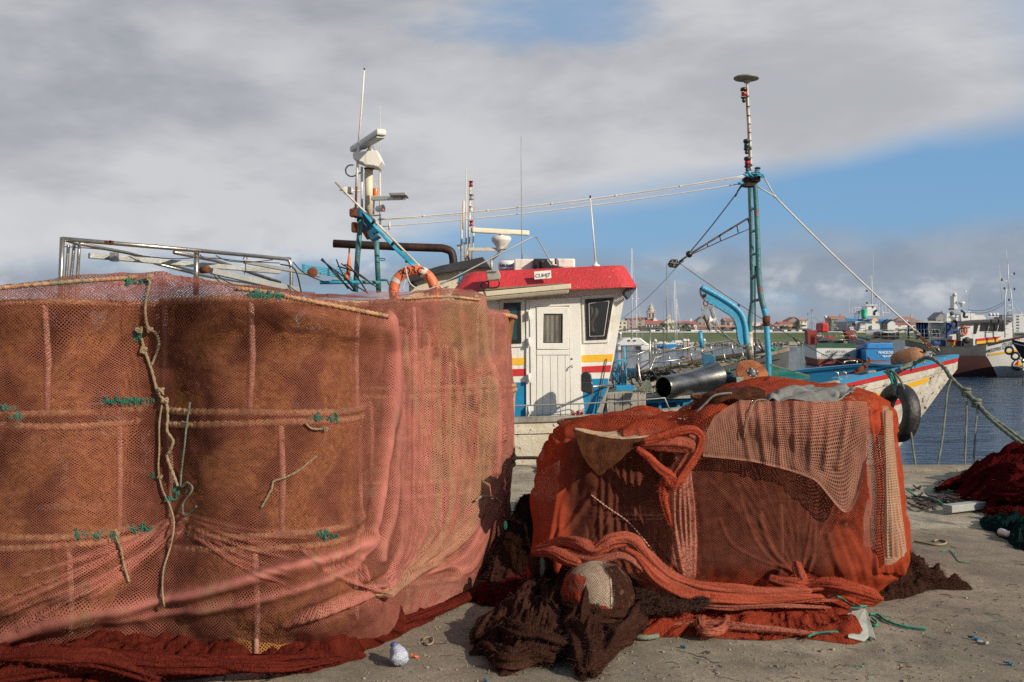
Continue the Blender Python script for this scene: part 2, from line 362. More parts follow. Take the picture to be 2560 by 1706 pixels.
band2=t.math('MULTIPLY',t.math('MULTIPLY',t.ramp(el,.045,.07),t.math('SUBTRACT',1.0,t.ramp(el,.095,.135))),t.math('SUBTRACT',1.0,t.ramp(az,-.16,-.04)))
c2=t.mix(t.math('MULTIPLY',t.math('MULTIPLY',t.ramp(pf,.44,.62),band2),.75),c2,rgb((C(.66),C(.67),C(.69))))
hzn=t.math('SUBTRACT',1.0,t.ramp(el,-.01,.03)); c2=t.mix(t.math('MULTIPLY',hzn,.6),c2,rgb((C(.36),C(.40),C(.45))))
# unseen sky behind the viewer, made darker and bluer to deepen ambient shade
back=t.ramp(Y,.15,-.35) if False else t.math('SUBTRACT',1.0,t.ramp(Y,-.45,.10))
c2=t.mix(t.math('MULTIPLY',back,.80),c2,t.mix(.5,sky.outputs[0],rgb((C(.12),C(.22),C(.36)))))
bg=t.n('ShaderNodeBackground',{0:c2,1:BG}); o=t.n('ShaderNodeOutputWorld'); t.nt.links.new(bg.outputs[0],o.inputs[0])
# ================================================================ ground, quay, water, bank
QY=12.1
def groundmat(name,cs,ca,grain,crack=0,stain=.5):
    m,t=newmat(name); tc=t.n('ShaderNodeTexCoord').outputs['Object']
    a=t.noise(tc,.9,6,.62,.4); b=t.noise(tc,5,5,.65); g=t.n('ShaderNodeTexVoronoi',{'Vector':tc,'Scale':grain}).outputs[1]
    gs=t.n('ShaderNodeSeparateColor',{0:g}).outputs[0]; fine=t.noise(tc,grain*1.7,2,.7)
    cc=t.mix(t.ramp(a,.35,.68),rgb(cs),rgb(ca)); 
    k=t.math('ADD',t.math('ADD',.55,t.math('MULTIPLY',gs,.5)),t.math('MULTIPLY',t.math('SUBTRACT',fine,.5),1.1))
    k=t.math('MULTIPLY',k,t.n('ShaderNodeMapRange',{0:b,1:.3,2:.7,3:1-stain*.5,4:1.25}).outputs[0])
    cc=t.n('ShaderNodeVectorMath',{0:cc,3:k},operation='SCALE').outputs[0]
    oil=t.ramp(t.noise(tc,1.7,6,.65,.8),.54,.70); cc=t.mix(t.math('MULTIPLY',oil,.72),cc,rgb((.055,.048,.04)))
    rs=t.ramp(t.noise(tc,2.3,6,.7,.3),.66,.78); cc=t.mix(t.math('MULTIPLY',rs,.4),cc,rgb((.22,.12,.05)))
    h=fine
    sxyz=t.n('ShaderNodeSeparateXYZ',{0:tc}).outputs; jn=t.math('LESS_THAN',t.math('ABSOLUTE',t.math('SUBTRACT',t.math('FRACT',t.math('MULTIPLY',t.math('ADD',sxyz[0],t.math('MULTIPLY',t.noise(tc,3,3),.03)),.31)),.62)),.0022)
    if not crack: cc=t.mix(t.math('MULTIPLY',jn,.75),cc,rgb((.035,.03,.022)))
    if crack:
        v=t.n('ShaderNodeTexVoronoi',{'Vector':t.n('ShaderNodeVectorMath',{0:tc,1:t.n('ShaderNodeTexNoise',{'Vector':tc,'Scale':1.5,'Detail':5.0}).outputs[1]},operation='ADD').outputs[0],'Scale':.55},feature='DISTANCE_TO_EDGE').outputs[0]
        cr=t.math('MULTIPLY',t.math('LESS_THAN',v,.004),t.math('GREATER_THAN',a,.53)); cc=t.mix(t.math('MULTIPLY',cr,.8),cc,rgb((.02,.017,.014))); h=t.math('SUBTRACT',fine,cr)
    bp=t.n('ShaderNodeBump',{'Height':h,'Strength':.55,'Distance':.008}).outputs[0]
    d=t.n('ShaderNodeBsdfPrincipled',{'Base Color':cc,'Roughness':.92,'Normal':bp}); o=t.n('ShaderNodeOutputMaterial'); t.nt.links.new(d.outputs[0],o.inputs[0]); return m
M['asphalt']=groundmat('worn_asphalt',(.19,.160,.118),(.32,.27,.195),150,1)
M['concrete']=groundmat('old_concrete',(.28,.235,.17),(.42,.37,.28),110,0,.7)
def jag(x0,x1,n,y,amp,f): return [(x0+(x1-x0)*i/n, y+amp*(MN.fractal(Vector((i*f,3,1)),1,2,4))) for i in range(n+1)]
b=MB()
ln=jag(-60,60,400,8.15,.10,.35)
for i in range(400):
    (xa,ya),(xb,yb)=ln[i],ln[i+1]; b.quad((xa,-60,0),(xb,-60,0),(xb,yb,0),(xa,ya,0))
struct('ground',b,M['asphalt'])
b=MB(); b.quad((-60,7.6,-.012),(60,7.6,-.012),(60,QY,-.012),(-60,QY,-.012)); b.quad((-60,QY,-.012),(60,QY,-.012),(60,QY+.02,-4),(-60,QY+.02,-4))
b.box((0,QY-.22,-.12),(120,.46,.262))
struct('quay',b,M['concrete'],bevel=.02)
# water
m,t=newmat('harbour_water'); tc=t.n('ShaderNodeTexCoord').outputs['Object']
a=t.noise(t.n('ShaderNodeMapping',{'Vector':tc,'Scale':(.55,1.5,1),'Rotation':(0,0,R(6))}).outputs[0],1.6,5,.55,.6)
c=t.noise(t.n('ShaderNodeMapping',{'Vector':tc,'Scale':(.3,.8,1)}).outputs[0],.35,3,.5,.3)
f=t.noise(t.n('ShaderNodeMapping',{'Vector':tc,'Scale':(.8,1.6,1)}).outputs[0],6,3,.5,.3)
h=t.math('ADD',t.math('ADD',t.math('MULTIPLY',a,.20),t.math('MULTIPLY',c,.5)),t.math('MULTIPLY',f,.02))
bp=t.n('ShaderNodeBump',{'Height':h,'Strength':.75,'Distance':.9}).outputs[0]
wt=t.n('ShaderNodeBsdfPrincipled',{'Base Color':rgb((.006,.042,.090)),'Roughness':.06,'IOR':1.33,'Normal':bp}); o=t.n('ShaderNodeOutputMaterial'); t.nt.links.new(wt.outputs[0],o.inputs[0])
M['water']=m
b=MB(); b.quad((-900,QY+.03,WZ),(900,QY+.03,WZ),(900,302,WZ),(-900,302,WZ)); struct('water',b,m)
# bank
def bankmat():
    m,t=newmat('grass_bank'); tc=t.n('ShaderNodeTexCoord').outputs['Object']
    a=t.noise(t.n('ShaderNodeMapping',{'Vector':tc,'Scale':(.4,1,1)}).outputs[0],.11,6,.6); f=t.noise(tc,1.2,4,.7)
    cc=t.mix(t.ramp(t.math('ADD',t.math('MULTIPLY',a,.7),t.math('MULTIPLY',f,.3)),.35,.65),rgb((.05,.075,.022)),rgb((.11,.13,.05)))
    cc=t.mix(.10,cc,rgb((.3,.36,.42)))  # distance haze mixed into the grass colour
    d=t.n('ShaderNodeBsdfDiffuse',{'Color':cc}); o=t.n('ShaderNodeOutputMaterial'); t.nt.links.new(d.outputs[0],o.inputs[0]); return m
M['grass']=bankmat(); 
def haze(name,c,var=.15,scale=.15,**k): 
    hc=(.36,.40,.44); return paint(name,[x*.86+h*.14 for x,h in zip(c,hc)],.85,var=var,scale=scale,bump=0,**k)  # distance haze is mixed into the base colour
M['rocks']=haze('shore_rocks',(.27,.25,.21),.6,.8)
M['farroad']=haze('promenade',(.30,.29,.27)); M['parapet']=haze('parapet',(.70,.70,.68),.08)
b=MB(); n=160; xs=[-900+1800*i/n for i in range(n+1)]
prof=[(300,-2.6),(301.5,-1.7),(306,-.4),(312,1.3),(316,1.95),(319,2.05)]
vs=[];fs=[]
for i,x in enumerate(xs):
    for j,(y,z) in enumerate(prof): vs.append((x,y+1.5*MN.noise(Vector((x*.02,j,0))),z+.25*MN.noise(Vector((x*.05,y*.1,0)))*(0<j<5)))
k=len(prof)
for i in range(n):
    for j in range(k-1): fs.append((i*k+j,(i+1)*k+j,(i+1)*k+j+1,i*k+j+1))
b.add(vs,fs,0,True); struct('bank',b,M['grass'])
b=MB(); b.quad((-2500,319,2.0),(2500,319,2.0),(2500,6000,2.3),(-2500,6000,2.3)); struct('far_ground',b,M['farroad'])
b=MB(); random.seed(3)
for i in range(2200):
    x=-20+180*random.random() if i<1300 else -200+500*random.random(); r=.25+.45*random.random()
    vs=[];q=Matrix.Rotation(random.random()*6,3,'Z')@Matrix.Rotation(random.random()*3,3,'X')
    b.box((x,300.6+1.5*random.random(),-1.75+.5*random.random()),(r*1.6,r,r*1.1),q)
o=b.build('rocks',M['rocks']); tag(o,'pale loose rocks lining the far shore at the waterline','rocks',kind='stuff')
b=MB(); b.box((0,319.4,2.15),(1800,.35,.35)); b.box((0,319.4,2.35),(1800,.5,.07))
tag(b.build('parapet_wall',M['parapet']),'low white parapet wall along the top of the grass bank','wall')
# ================================================================ the town
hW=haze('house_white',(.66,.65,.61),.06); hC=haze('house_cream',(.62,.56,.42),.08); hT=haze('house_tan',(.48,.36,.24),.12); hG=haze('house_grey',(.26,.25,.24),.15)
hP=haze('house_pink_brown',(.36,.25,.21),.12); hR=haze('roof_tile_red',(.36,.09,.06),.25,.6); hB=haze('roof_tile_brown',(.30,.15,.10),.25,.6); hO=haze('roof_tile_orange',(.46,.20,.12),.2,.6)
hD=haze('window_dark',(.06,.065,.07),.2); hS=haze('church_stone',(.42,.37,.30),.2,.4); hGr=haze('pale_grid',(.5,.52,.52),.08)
def px2x(px,D): return (px-1280)/F*D
def pz(py,D): return CZ+(HZ-py)/F*D
def window(par,x,y,z,w_,h_,sill=True):
    b=MB(); b.box((x,y-.03,z),(w_,.12,h_)); f=b.build('window',hD,par)
    return f
def house(label,x0,x1,ytop,yeave,D,wall,roof,kind='gable_side',group=None,rows=2,nw=None,depth=None,ybase=832.6,balcony=False):
    """x0,x1,ytop,yeave: extents of the facade as seen; a facade with eaves line, roof and windows"""
    X0,X1=px2x(x0,D),px2x(x1,D); zt,ze=pz(ytop,D),pz(yeave,D); zb=2.05; dp=depth or 9; cx=(X0+X1)/2; W=X1-X0
    r=thing('house',label,'house',(cx,D+dp/2,zb),group)
    b=MB(); b.box((cx,D+dp/2,(zb+ze)/2),(W,dp,ze-zb))
    if kind=='gable_front': b.prism([(X0,D+.01,ze-.01),(X1,D+.01,ze-.01),(cx,D+.01,zt)],(0,dp-.02,0))
    b.build('wall',wall,r)
    ov=.35; b=MB()
    if kind=='flat': b.box((cx,D+dp/2,ze+.15),(W+.3,dp+.3,.3))
    elif kind=='gable_side': b.prism([(X0-ov,D-ov,ze+.02),(X0-ov,D+dp/2,zt),(X0-ov,D+dp+ov,ze+.02)],(W+2*ov,0,0))
    elif kind=='gable_front':
        b.prism([(X0-ov,D-ov,ze-.15),(cx,D-ov,zt+.12),(X1+ov,D-ov,ze-.15),(X1+ov,D-ov,ze+.2),(cx,D-ov,zt+.45),(X0-ov,D-ov,ze+.2)],(0,dp+2*ov,0))
    elif kind=='hip':
        i=min(dp/2,W/2)*.9; b.add([(X0-ov,D-ov,ze),(X1+ov,D-ov,ze),(X1+ov,D+dp+ov,ze),(X0-ov,D+dp+ov,ze),(X0+i,D+dp/2,zt),(X1-i,D+dp/2,zt)],[(0,1,5,4),(1,2,5),(2,3,4,5),(3,0,4),(3,2,1,0)])
    rf=b.build('roof',roof,r)
    if W>6:
        b=MB(); b.box((cx+W*.28,D+dp*.5,zt+.3),(.7,.7,1.6)); b.build('chimney',wall,rf)
    nw=nw or max(2,int(W/3.2)); hh=(ze-zb)/rows
    for j in range(rows):
        for i in range(nw):
            x=X0+W*(i+.5)/nw; z=zb+hh*(j+.55); ww=min(1.2,W/nw*.45)
            if j==0 and i==nw//2: b=MB(); b.box((x,D-.03,zb+1.05),(1.1,.12,2.1)); b.build('door',hD,r)
            else: window(r,x,D,z,ww,min(1.5,hh*.5))
    if balcony:
        for j in range(1,rows):
            b=MB(); b.box((cx,D-.5,zb+hh*j),(W*.7,1,.15)); b.box((cx,D-1,zb+hh*j+.5),(W*.7,.06,.9)); b.build('balcony',hW,r)
    return r
H=[
('cream three storey block at the left end of the far waterfront',1546,1567,801,804,430,hC,hC,'flat',3,0),
('pinkish brown block of flats between cream block and church nave',1568,1612,795,798,450,hP,hR,'gable_side',4,0),
('white fronted low house with red roof just right of the chapel',1697,1742,803,811,420,hW,hR,'gable_side',2,0),
('tan gabled warehouse with brown roof behind the hanging pulley block',1736,1778,811,819,425,hT,hB,'hip',1,0),
('grey gabled building rising behind the tan warehouse',1744,1768,794,804,470,hG,hG,'gable_front',2,0),
('long tan market hall with orange roof on the waterfront',1778,1848,813,819,415,hT,hO,'hip',1,0),
('grey brown gabled block above the long tan hall',1812,1845,795,803,470,hG,hB,'gable_side',2,0),
('white and grey flat block seen between the two mast legs',1880,1912,805,807,440,hW,hGr,'flat',3,1),
('small red roofed white house right of the blue mast leg',1914,1932,809,815,430,hW,hR,'gable_side',2,0),
('wide white house with brown hipped roof and low wing',1932,1962,810,817,425,hW,hB,'hip',2,0),
('white house with steep red roof beside the big grey gable',1950,1982,804,811,440,hW,hR,'gable_side',2,1),
('orange walled cottage in front of the big grey gable',1976,1992,813,818,418,hT,hO,'gable_side',1,0),
('large grey gable end with tiled roof left of red funnel',1972,2003,795,803,455,hG,hB,'gable_front',2,0),
('cream balconied block joined to the large grey gable',2001,2018,797,802,452,hC,hO,'gable_side',3,1),
('grey gabled block right of the red funnel',2079,2118,790,799,450,hG,hB,'gable_side',2,0),
('brown roofed villa behind the blue boat stern',2240,2302,792,803,450,hT,hB,'hip',2,0),
('white balconied house under the brown roofed villa',2236,2290,806,812,425,hW,hR,'gable_side',2,1),
('pale grey shed roof beside the radar tower',2340,2372,783,797,470,hG,hG,'gable_front',2,0),
('tall dark grey block behind the ladder mast',2506,2540,786,789,470,hG,hG,'flat',3,0),
('pale gridded office block at the right edge',2534,2575,787,788,440,hGr,hW,'flat',6,0),
('cream row house far behind the pontoon, left of the market hall',1716,1745,807,812,460,hC,hR,'gable_side',2,0),
('small white row house behind the arched rail of the red stern boat',2135,2170,808,813,440,hW,hR,'gable_side',2,0),
('low brown roofed house left of blue curtains',2290,2335,812,818,420,hC,hB,'hip',2,0),
]
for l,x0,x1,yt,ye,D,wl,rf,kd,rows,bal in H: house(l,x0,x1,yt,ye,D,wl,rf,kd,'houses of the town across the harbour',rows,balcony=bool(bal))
# hidden stretch of town to the left, seen only from beside
for i,px in enumerate(range(600,1540,60)):
    pass
# church
D=560
r=thing('church','white church with long red roofs and stone bell tower','church',(px2x(1640,D),D,2))
b=MB(); X0,X1=px2x(1597,D),px2x(1672,D); ze=pz(811,D); b.box(((X0+X1)/2,D+8,(2+ze)/2),(X1-X0,16,ze-2))
X2,X3=px2x(1600,D),px2x(1652,D); b.box(((X2+X3)/2,D+16,(2+pz(803,D))/2),(X3-X2,12,pz(803,D)-2))
b.build('wall',hW,r)
b=MB(); b.prism([(X0-.4,D-.5,ze),(X0-.4,D+8,pz(801,D)),(X0-.4,D+16.5,ze)],(X1-X0+.8,0,0)); b.prism([(X2-.4,D+9,pz(803,D)),(X2-.4,D+16,pz(793,D)),(X2-.4,D+23,pz(803,D))],(X3-X2-2,0,0)); b.build('roof',hR,r)
b=MB(); g0,g1=px2x(1634,D),px2x(1657,D); b.prism([(g0,D+7,pz(811,D)),(g1,D+7,pz(811,D)),((g0+g1)/2-1,D+7,pz(792,D))],(0,3,0)); b.build('gable',hW,r)
for j,zz in enumerate((815.5,824)):
    for i in range(9): window(r,X0+2+(X1-X0-4)*i/8,D,pz(zz,D),1.0,1.7 if j else 1.3)
tw=px2x(1635.5,D); b=MB(); b.box((tw,D+13,(2+pz(781,D))/2),(4.2,4.2,pz(781,D)-2)); 
for zz in (797,780.5): b.box((tw,D+13,pz(zz,D)),(4.8,4.8,.5))
b.build('tower',hS,r)
b=MB()
zt=pz(780,D)
b.lathe((tw,D+13,zt),(0,0,1),[(2.3,0),(2.3,.7),(1.9,.9),(1.8,1.6),(2.0,1.9),(1.5,2.5),(1.1,3.1),(.9,3.6),(1.05,3.8),(.6,4.3),(.35,5.0),(.12,6.2),(.05,7.2)],12)
for sx in (-1,1):
    for sy in (-1,1): b.lathe((tw+sx*2.0,D+13+sy*2.0,zt),(0,0,1),[(.25,0),(.25,.7),(.05,1.6)],6)
b.build('cupola',hS,r)
for dx in (-1.0,1.0): b=MB(); b.box((tw+dx,D+10.85,pz(788.5,D)),(1.0,.15,2.6)); b.build('belfry_opening',hD,r)
r=thing('chapel','cream chapel with small stone bell turret right of church','chapel',(px2x(1678,500),500,2)); D=500
b=MB(); X0,X1=px2x(1661,D),px2x(1696,D); b.box(((X0+X1)/2,D+5,(2+pz(806,D))/2),(X1-X0,10,pz(806,D)-2)); b.prism([(X0,D+.02,pz(806,D)),(X1,D+.02,pz(806,D)),((X0+X1)/2-1,D+.02,pz(797,D))],(0,9.9,0)); b.build('wall',hC,r)
b=MB(); tx=px2x(1675,D); b.box((tx,D+4,pz(797,D)),(1.9,1.9,3)); b.lathe((tx,D+4,pz(794,D)),(0,0,1),[(1.2,0),(1.1,.3),(.6,.9),(.1,1.8)],8); b.build('turret',hS,r)
for x in (1667,1678,1688): window(r,px2x(x,D),D,pz(820,D),.9,2.0)
# trees on the waterfront
tm,t=newmat('foliage'); tc=t.n('ShaderNodeTexCoord').outputs['Object']
cc=t.mix(t.ramp(t.noise(tc,.9,3),.4,.6),rgb((.035,.05,.03)),rgb((.09,.11,.06))); d=t.n('ShaderNodeBsdfDiffuse',{'Color':cc}); o=t.n('ShaderNodeOutputMaterial'); t.nt.links.new(d.outputs[0],o.inputs[0])
trk=haze('tree_bark',(.10,.08,.06))
def tree(label,px,D,h,wd,seed,group='trees along the far waterfront'):
    rnd=random.Random(seed); x=px2x(px,D); r=thing('tree',label,'tree',(x,D,2.05),group)
    b=MB(); b.tube([(x,D,2),(x+.1,D,2+h*.3),(x,D,2+h*.55)],[.22,.16,.1],6)
    for k in range(5): a=rnd.random()*6.28; b.tube([(x,D,2+h*.3),(x+math.cos(a)*wd*.3,D+math.sin(a)*wd*.3,2+h*.7)],[.08,.03],5)
    b.build('trunk',trk,r); b=MB()
    cl=[(rnd.gauss(0,.25)*wd,rnd.gauss(0,.22)*wd,2+h*(.45+.5*rnd.random())) for _ in range(9)]
    for c in cl:
        for _ in range(38):
            p=Vector((x+c[0]+rnd.gauss(0,.13)*wd,D+c[1]+rnd.gauss(0,.13)*wd,c[2]+rnd.gauss(0,.09)*h)); a=Vector((rnd.gauss(0,1),rnd.gauss(0,1),rnd.gauss(0,1))).normalized()*.22; c2=a.orthogonal().normalized()*.2
            b.quad(p-a,p-c2,p+a,p+c2)
    b.build('crown',tm,r)
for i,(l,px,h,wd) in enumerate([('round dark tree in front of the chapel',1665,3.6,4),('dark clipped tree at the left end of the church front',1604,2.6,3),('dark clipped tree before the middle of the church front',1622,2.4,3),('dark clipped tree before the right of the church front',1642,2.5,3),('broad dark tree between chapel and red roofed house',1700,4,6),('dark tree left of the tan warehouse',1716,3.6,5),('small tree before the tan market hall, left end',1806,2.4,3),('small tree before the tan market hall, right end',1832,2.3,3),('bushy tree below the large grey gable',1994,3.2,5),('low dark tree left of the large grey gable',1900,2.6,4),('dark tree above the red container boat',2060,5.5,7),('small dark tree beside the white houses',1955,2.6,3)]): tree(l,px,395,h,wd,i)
# parked cars on the promenade
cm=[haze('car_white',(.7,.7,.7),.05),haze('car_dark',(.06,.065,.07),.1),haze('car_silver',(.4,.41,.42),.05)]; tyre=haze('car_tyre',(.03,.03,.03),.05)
def car(m):
    r=thing('parked_car','',"car",(0,0,0),'cars parked along the far promenade')
    b=MB(); b.box((0,0,.62),(4.2,1.7,.62)); b.build('body',m,r,bevel=.1)
    b=MB(); b.prism([(-1.5,-.75,.93),(1.2,-.75,.93),(.6,-.75,1.45),(-1.2,-.75,1.45)],(0,1.5,0)); b.build('cabin',hD,r)
    for sx in (-1.3,1.3):
        for sy in (-.8,.8): b=MB(); b.lathe((sx,sy-.1,.32),(0,1,0),[(.32,0),(.32,.2)],10); b.build('wheel',tyre,r)
    return r
proto=[car(m) for m in cm]; used=[0,0,0]; random.seed(11)
names=['white','dark','silver']
spots=[(1585,0,'white car at the far left end of the parked row'),(1612,1,'dark car parked before the church nave, left'),(1634,0,'white car parked before the bell tower'),(1652,2,'silver car parked right of the bell tower'),(1684,0,'white car parked before the chapel'),(1712,1,'dark car parked right of the chapel'),(1730,0,'white car parked left of the tan warehouse'),(1760,2,'silver car parked before the tan warehouse'),(1786,0,'white car parked at the left end of the market hall'),(1818,1,'dark car parked before the market hall middle'),(1846,0,'white car parked beyond the crane hook'),(1893,2,'silver car parked between the mast legs'),(1925,0,'white car parked just right of the blue mast leg'),(1944,1,'dark car parked before the hipped white house'),(1962,0,'white car parked before the steep red roof house'),(1981,2,'silver car parked before the orange cottage'),(2002,0,'white car parked below the large grey gable'),(2018,1,'dark car parked beside the red container boat')]
for px,k,l in spots:
    c=proto[k] if not used[k] else copy_tree(proto[k]); used[k]=1; c.location=(px2x(px,345),345,2.0); c['label']=l
    # the promenade lies a little above the bank top
    c.location.z=2.03
# ================================================================ hull lofting
def lerp_st(st,l):
    for a,b in zip(st,st[1:]):
        if a[0]<=l<=b[0]:
            k=(l-a[0])/(b[0]-a[0]); k2=k
            return [x+(y-x)*k2 for x,y in zip(a,b)]
    return st[-1] if l>st[-1][0] else st[0]
class Hull:
    """stations (l, half breadth, sheer z, keel z, section exponent); origin, heading"""
    def __init__(s,st,o,head):
        s.st=st; s.o=Vector(o); a=R(head); s.d=Vector((math.cos(a),math.sin(a),0)); s.p=Vector((math.sin(a),-math.cos(a),0))   # p: starboard, toward camera for heading 0
        # densify with smoothing
        ls=[x[0] for x in st]; pts=smooth([Vector((x[0],x[1],x[2])) for x in st],6); k2=smooth([Vector((x[0],x[3],x[4])) for x in st],6)
        s.fine=[(a.x,max(a.y,.01),a.z,b.y,b.z) for a,b in zip(pts,k2)]
    def w(s,l,sd,z,out=0): return Vector((s.o.x,s.o.y,0))+s.d*l+s.p*(sd)+Vector((0,0,z))
    def side(s,l,t,side=1,off=0,inset=0):
        _,b,sh,k,e=lerp_st(s.fine,l); z=sh+(k-sh)*t; hb=max(b*max(1-t,0)**e-inset,0.005)+off
        return s.w(l,side*hb,z)
    def atz(s,l,z,side=1,off=.004):
        _,b,sh,k,e=lerp_st(s.fine,l); t=min(max((z-sh)/(k-sh),0),1); return s.side(l,t,side,off)
    def shell(s,mb,m=0,inset=0,nt=10,tmax=1.0,sides=(1,-1),l0=None,l1=None):
        st=[x for x in s.fine if (l0 is None or x[0]>=l0) and (l1 is None or x[0]<=l1)]
        for sd in sides:
            vs=[];fs=[]
            for x in st:
                for j in range(nt+1): vs.append(s.side(x[0],tmax*j/nt,sd,0,inset))
            k=nt+1
            for i in range(len(st)-1):
                for j in range(nt):
                    f=(i*k+j,(i+1)*k+j,(i+1)*k+j+1,i*k+j+1); fs.append(f if sd>0 else f[::-1])
            mb.add(vs,fs,m,True)
        x=st[0]; 
        for j in range(nt):   # transom
            mb.quad(s.side(x[0],tmax*j/nt,1,0,inset),s.side(x[0],tmax*(j+1)/nt,1,0,inset),s.side(x[0],tmax*(j+1)/nt,-1,0,inset),s.side(x[0],tmax*j/nt,-1,0,inset),m)
    def strip(s,mb,l0,l1,f0,f1,side=1,off=.006,n=24,m=0):
        """band on the hull between z functions f0(l) (top) and f1(l) (bottom)"""
        vs=[];fs=[]
        for i in range(n+1):
            l=l0+(l1-l0)*i/n
            for q in range(4): vs.append(s.atz(l,f0(l)+(f1(l)-f0(l))*q/3,side,off))
        for i in range(n):
            for q in range(3): a=i*4+q; f=(a,a+4,a+5,a+1); fs.append(f if side>0 else f[::-1])
        mb.add(vs,fs,m,True)
    def cap(s,mb,wd=.12,h=.05,m=0,out=.03,l0=None,l1=None,dz=0):
        st=[x for x in s.fine if (l0 is None or x[0]>=l0) and (l1 is None or x[0]<=l1)]
        for sd in (1,-1):
            vs=[];fs=[]
            for x in st:
                l,b,sh=x[:3]
                for hb,z in ((b+out,sh+dz),(b+out,sh+h+dz),(max(b-wd,0.002),sh+h+dz),(max(b-wd,0.002),sh+dz)): vs.append(s.w(l,sd*hb,z))
            for i in range(len(st)-1):
                for q in range(4): f=(i*4+q,(i+1)*4+q,(i+1)*4+(q+1)%4,i*4+(q+1)%4); fs.append(f if sd>0 else f[::-1])
            fs.append((0,1,2,3)); mb.add(vs,fs,m)
    def deck(s,mb,dz,m=0,inset=.04):
        vs=[];fs=[]
        for x in s.fine:
            l,b,sh,k,e=x; z=max(sh-dz,k+.02); t=(z-sh)/(k-sh) if abs(k-sh)>.01 else 0; hb=max(b*max(1-t,0)**e-inset,.003)
            vs+= [s.w(l,hb,z),s.w(l,-hb,z)]
        for i in range(len(s.fine)-1): fs.append((2*i,2*i+2,2*i+3,2*i+1))
        mb.add(vs,fs,m)
def tubes(name,lst,r,m,par,n=8,**k):
    b=MB()
    for pts in lst: b.tube(pts,r,n)
    return b.build(name,m,par,**k)
# ================================================================ the moored fishing boat in front
B=thing('fishing_boat','white blue and red fishing boat with wheelhouse moored at the quay behind the net piles','fishing boat',(0,14.8,WZ),None)
st=[(-7.6,1.55,.72,-2.6,.22),(-6,1.95,.56,-2.9,.22),(-4,2.1,.48,-2.9,.22),(-2,2.12,.46,-2.9,.22),(0,2.10,.47,-2.9,.22),(1.6,2.06,.54,-2.9,.24),(3,1.95,.70,-2.8,.32),(4.2,1.64,.90,-2.5,.5),(4.9,1.25,1.01,-1.4,.72),(5.5,.85,1.09,-.45,.85),(6.0,.50,1.16,.25,.95),(6.4,.20,1.22,.80,1.0),(6.62,.03,1.25,1.08,1.0)]
h=Hull(st,(0,14.8,0),0)
b=MB(); h.shell(b,0,l1=2.7,nt=14); hl=b.build('hull',M['hull'],B)
b=MB(); h.shell(b,0,l0=2.5,nt=14); b.build('bow',M['bow'],B)
b=MB(); h.shell(b,0,inset=.10,tmax=.5); b.build('bulwark_lining',M['blue'],B)
b=MB(); h.deck(b,.62); b.build('deck',M['wood'],B)
b=MB(); h.cap(b,.14,.06,l1=4.4); b.build('gunwale',M['rubgrey'],B)
b=MB(); h.cap(b,.13,.045,l0=4.3); g=b.build('gunwale',M['blue'],B)
b=MB(); h.strip(b,4.35,6.6,lambda l:lerp_st(h.fine,l)[2]+.005,lambda l:lerp_st(h.fine,l)[2]-.06,1,.034,60); h.strip(b,4.35,6.6,lambda l:lerp_st(h.fine,l)[2]+.005,lambda l:lerp_st(h.fine,l)[2]-.075,-1,.034,60); b.build('red_stripe',M['redpl'],B)
b=MB()
for sd in (1,-1):
    h.strip(b,2.4,6.5,lambda l:lerp_st(h.fine,l)[2]-.085,lambda l:lerp_st(h.fine,l)[2]-.17,sd,.02,60)
b.build('rubbing_strake',M['bow'],B)
b=MB()
for sd in (1,-1): h.strip(b,-7.5,2.5,lambda l:lerp_st(h.fine,l)[2]-.09,lambda l:lerp_st(h.fine,l)[2]-.15,sd,.02,60)
b.build('rubbing_strake',M['hull'],B)
sy=lambda l:.74+(l-5.0)*.20
b=MB(); h.strip(b,4.75,6.05,lambda l:sy(l)+.03,lambda l:sy(l)-.05-.02*(l<5)); h.strip(b,4.55,4.72,lambda l:-.42,lambda l:-.52); h.strip(b,3.7,4.35,lambda l:-.36+(l-4)*.1,lambda l:-.45+(l-4)*.1); b.build('yellow_stripe',M['yellow'],B)
b=MB(); h.strip(b,4.95,5.85,lambda l:sy(l)-.17,lambda l:sy(l)-.25); b.build('red_bow_stripe',M['redpl'],B)
b=MB(); h.strip(b,-7.5,4.4,lambda l:-1.55,lambda l:-2.5,1,.004,40); b.build('boot_top',M['boot'],B)
# toe rail on the gunwale in front of the wheelhouse
b=MB(); zf=lambda x:.60+.016*(x+.1)
pts=[Vector((x,12.72,lerp_st(h.fine,x)[2]+.21)) for x in np.linspace(-1.5,1.95,24)]
b.tube(pts+[Vector((2.02,12.74,.62))],.011,6)
for x in (-.95,-.6,-.12,.18,.62,.86,1.22): zt=lerp_st(h.fine,x)[2]; b.tube([(x,12.72,zt+.21),(x,12.72,zt+.04)],.009,5)
b.build('toe_rail',M['galv'],B)
# ---------------------------------------------------------------- wheelhouse
WD=13.1
def W(x,y,d=0): p=vG(x,y,WD); p.y-=d; return p
def wquad(b,x0,y0,x1,y1,x2,y2,x3,y3,d,th=.02,m=0):      # clockwise polygon on the wheelhouse side, d proud of it
    b.prism([W(x0,y0,d),W(x1,y1,d),W(x2,y2,d),W(x3,y3,d)],(0,th,0),m)
wh=MB(); back=15.9
a0,a1,a2,a3=W(-140,20),W(1367,0),W(1118,1155),W(-140,1215)
a1=W(1372,-10); a2=W(1108,1160)
wh.prism([a0,a1,W(1262,640),W(1200,900),a2,a3],(0,back-WD,0))
H0=wh.build('wheelhouse',M['white'],B)
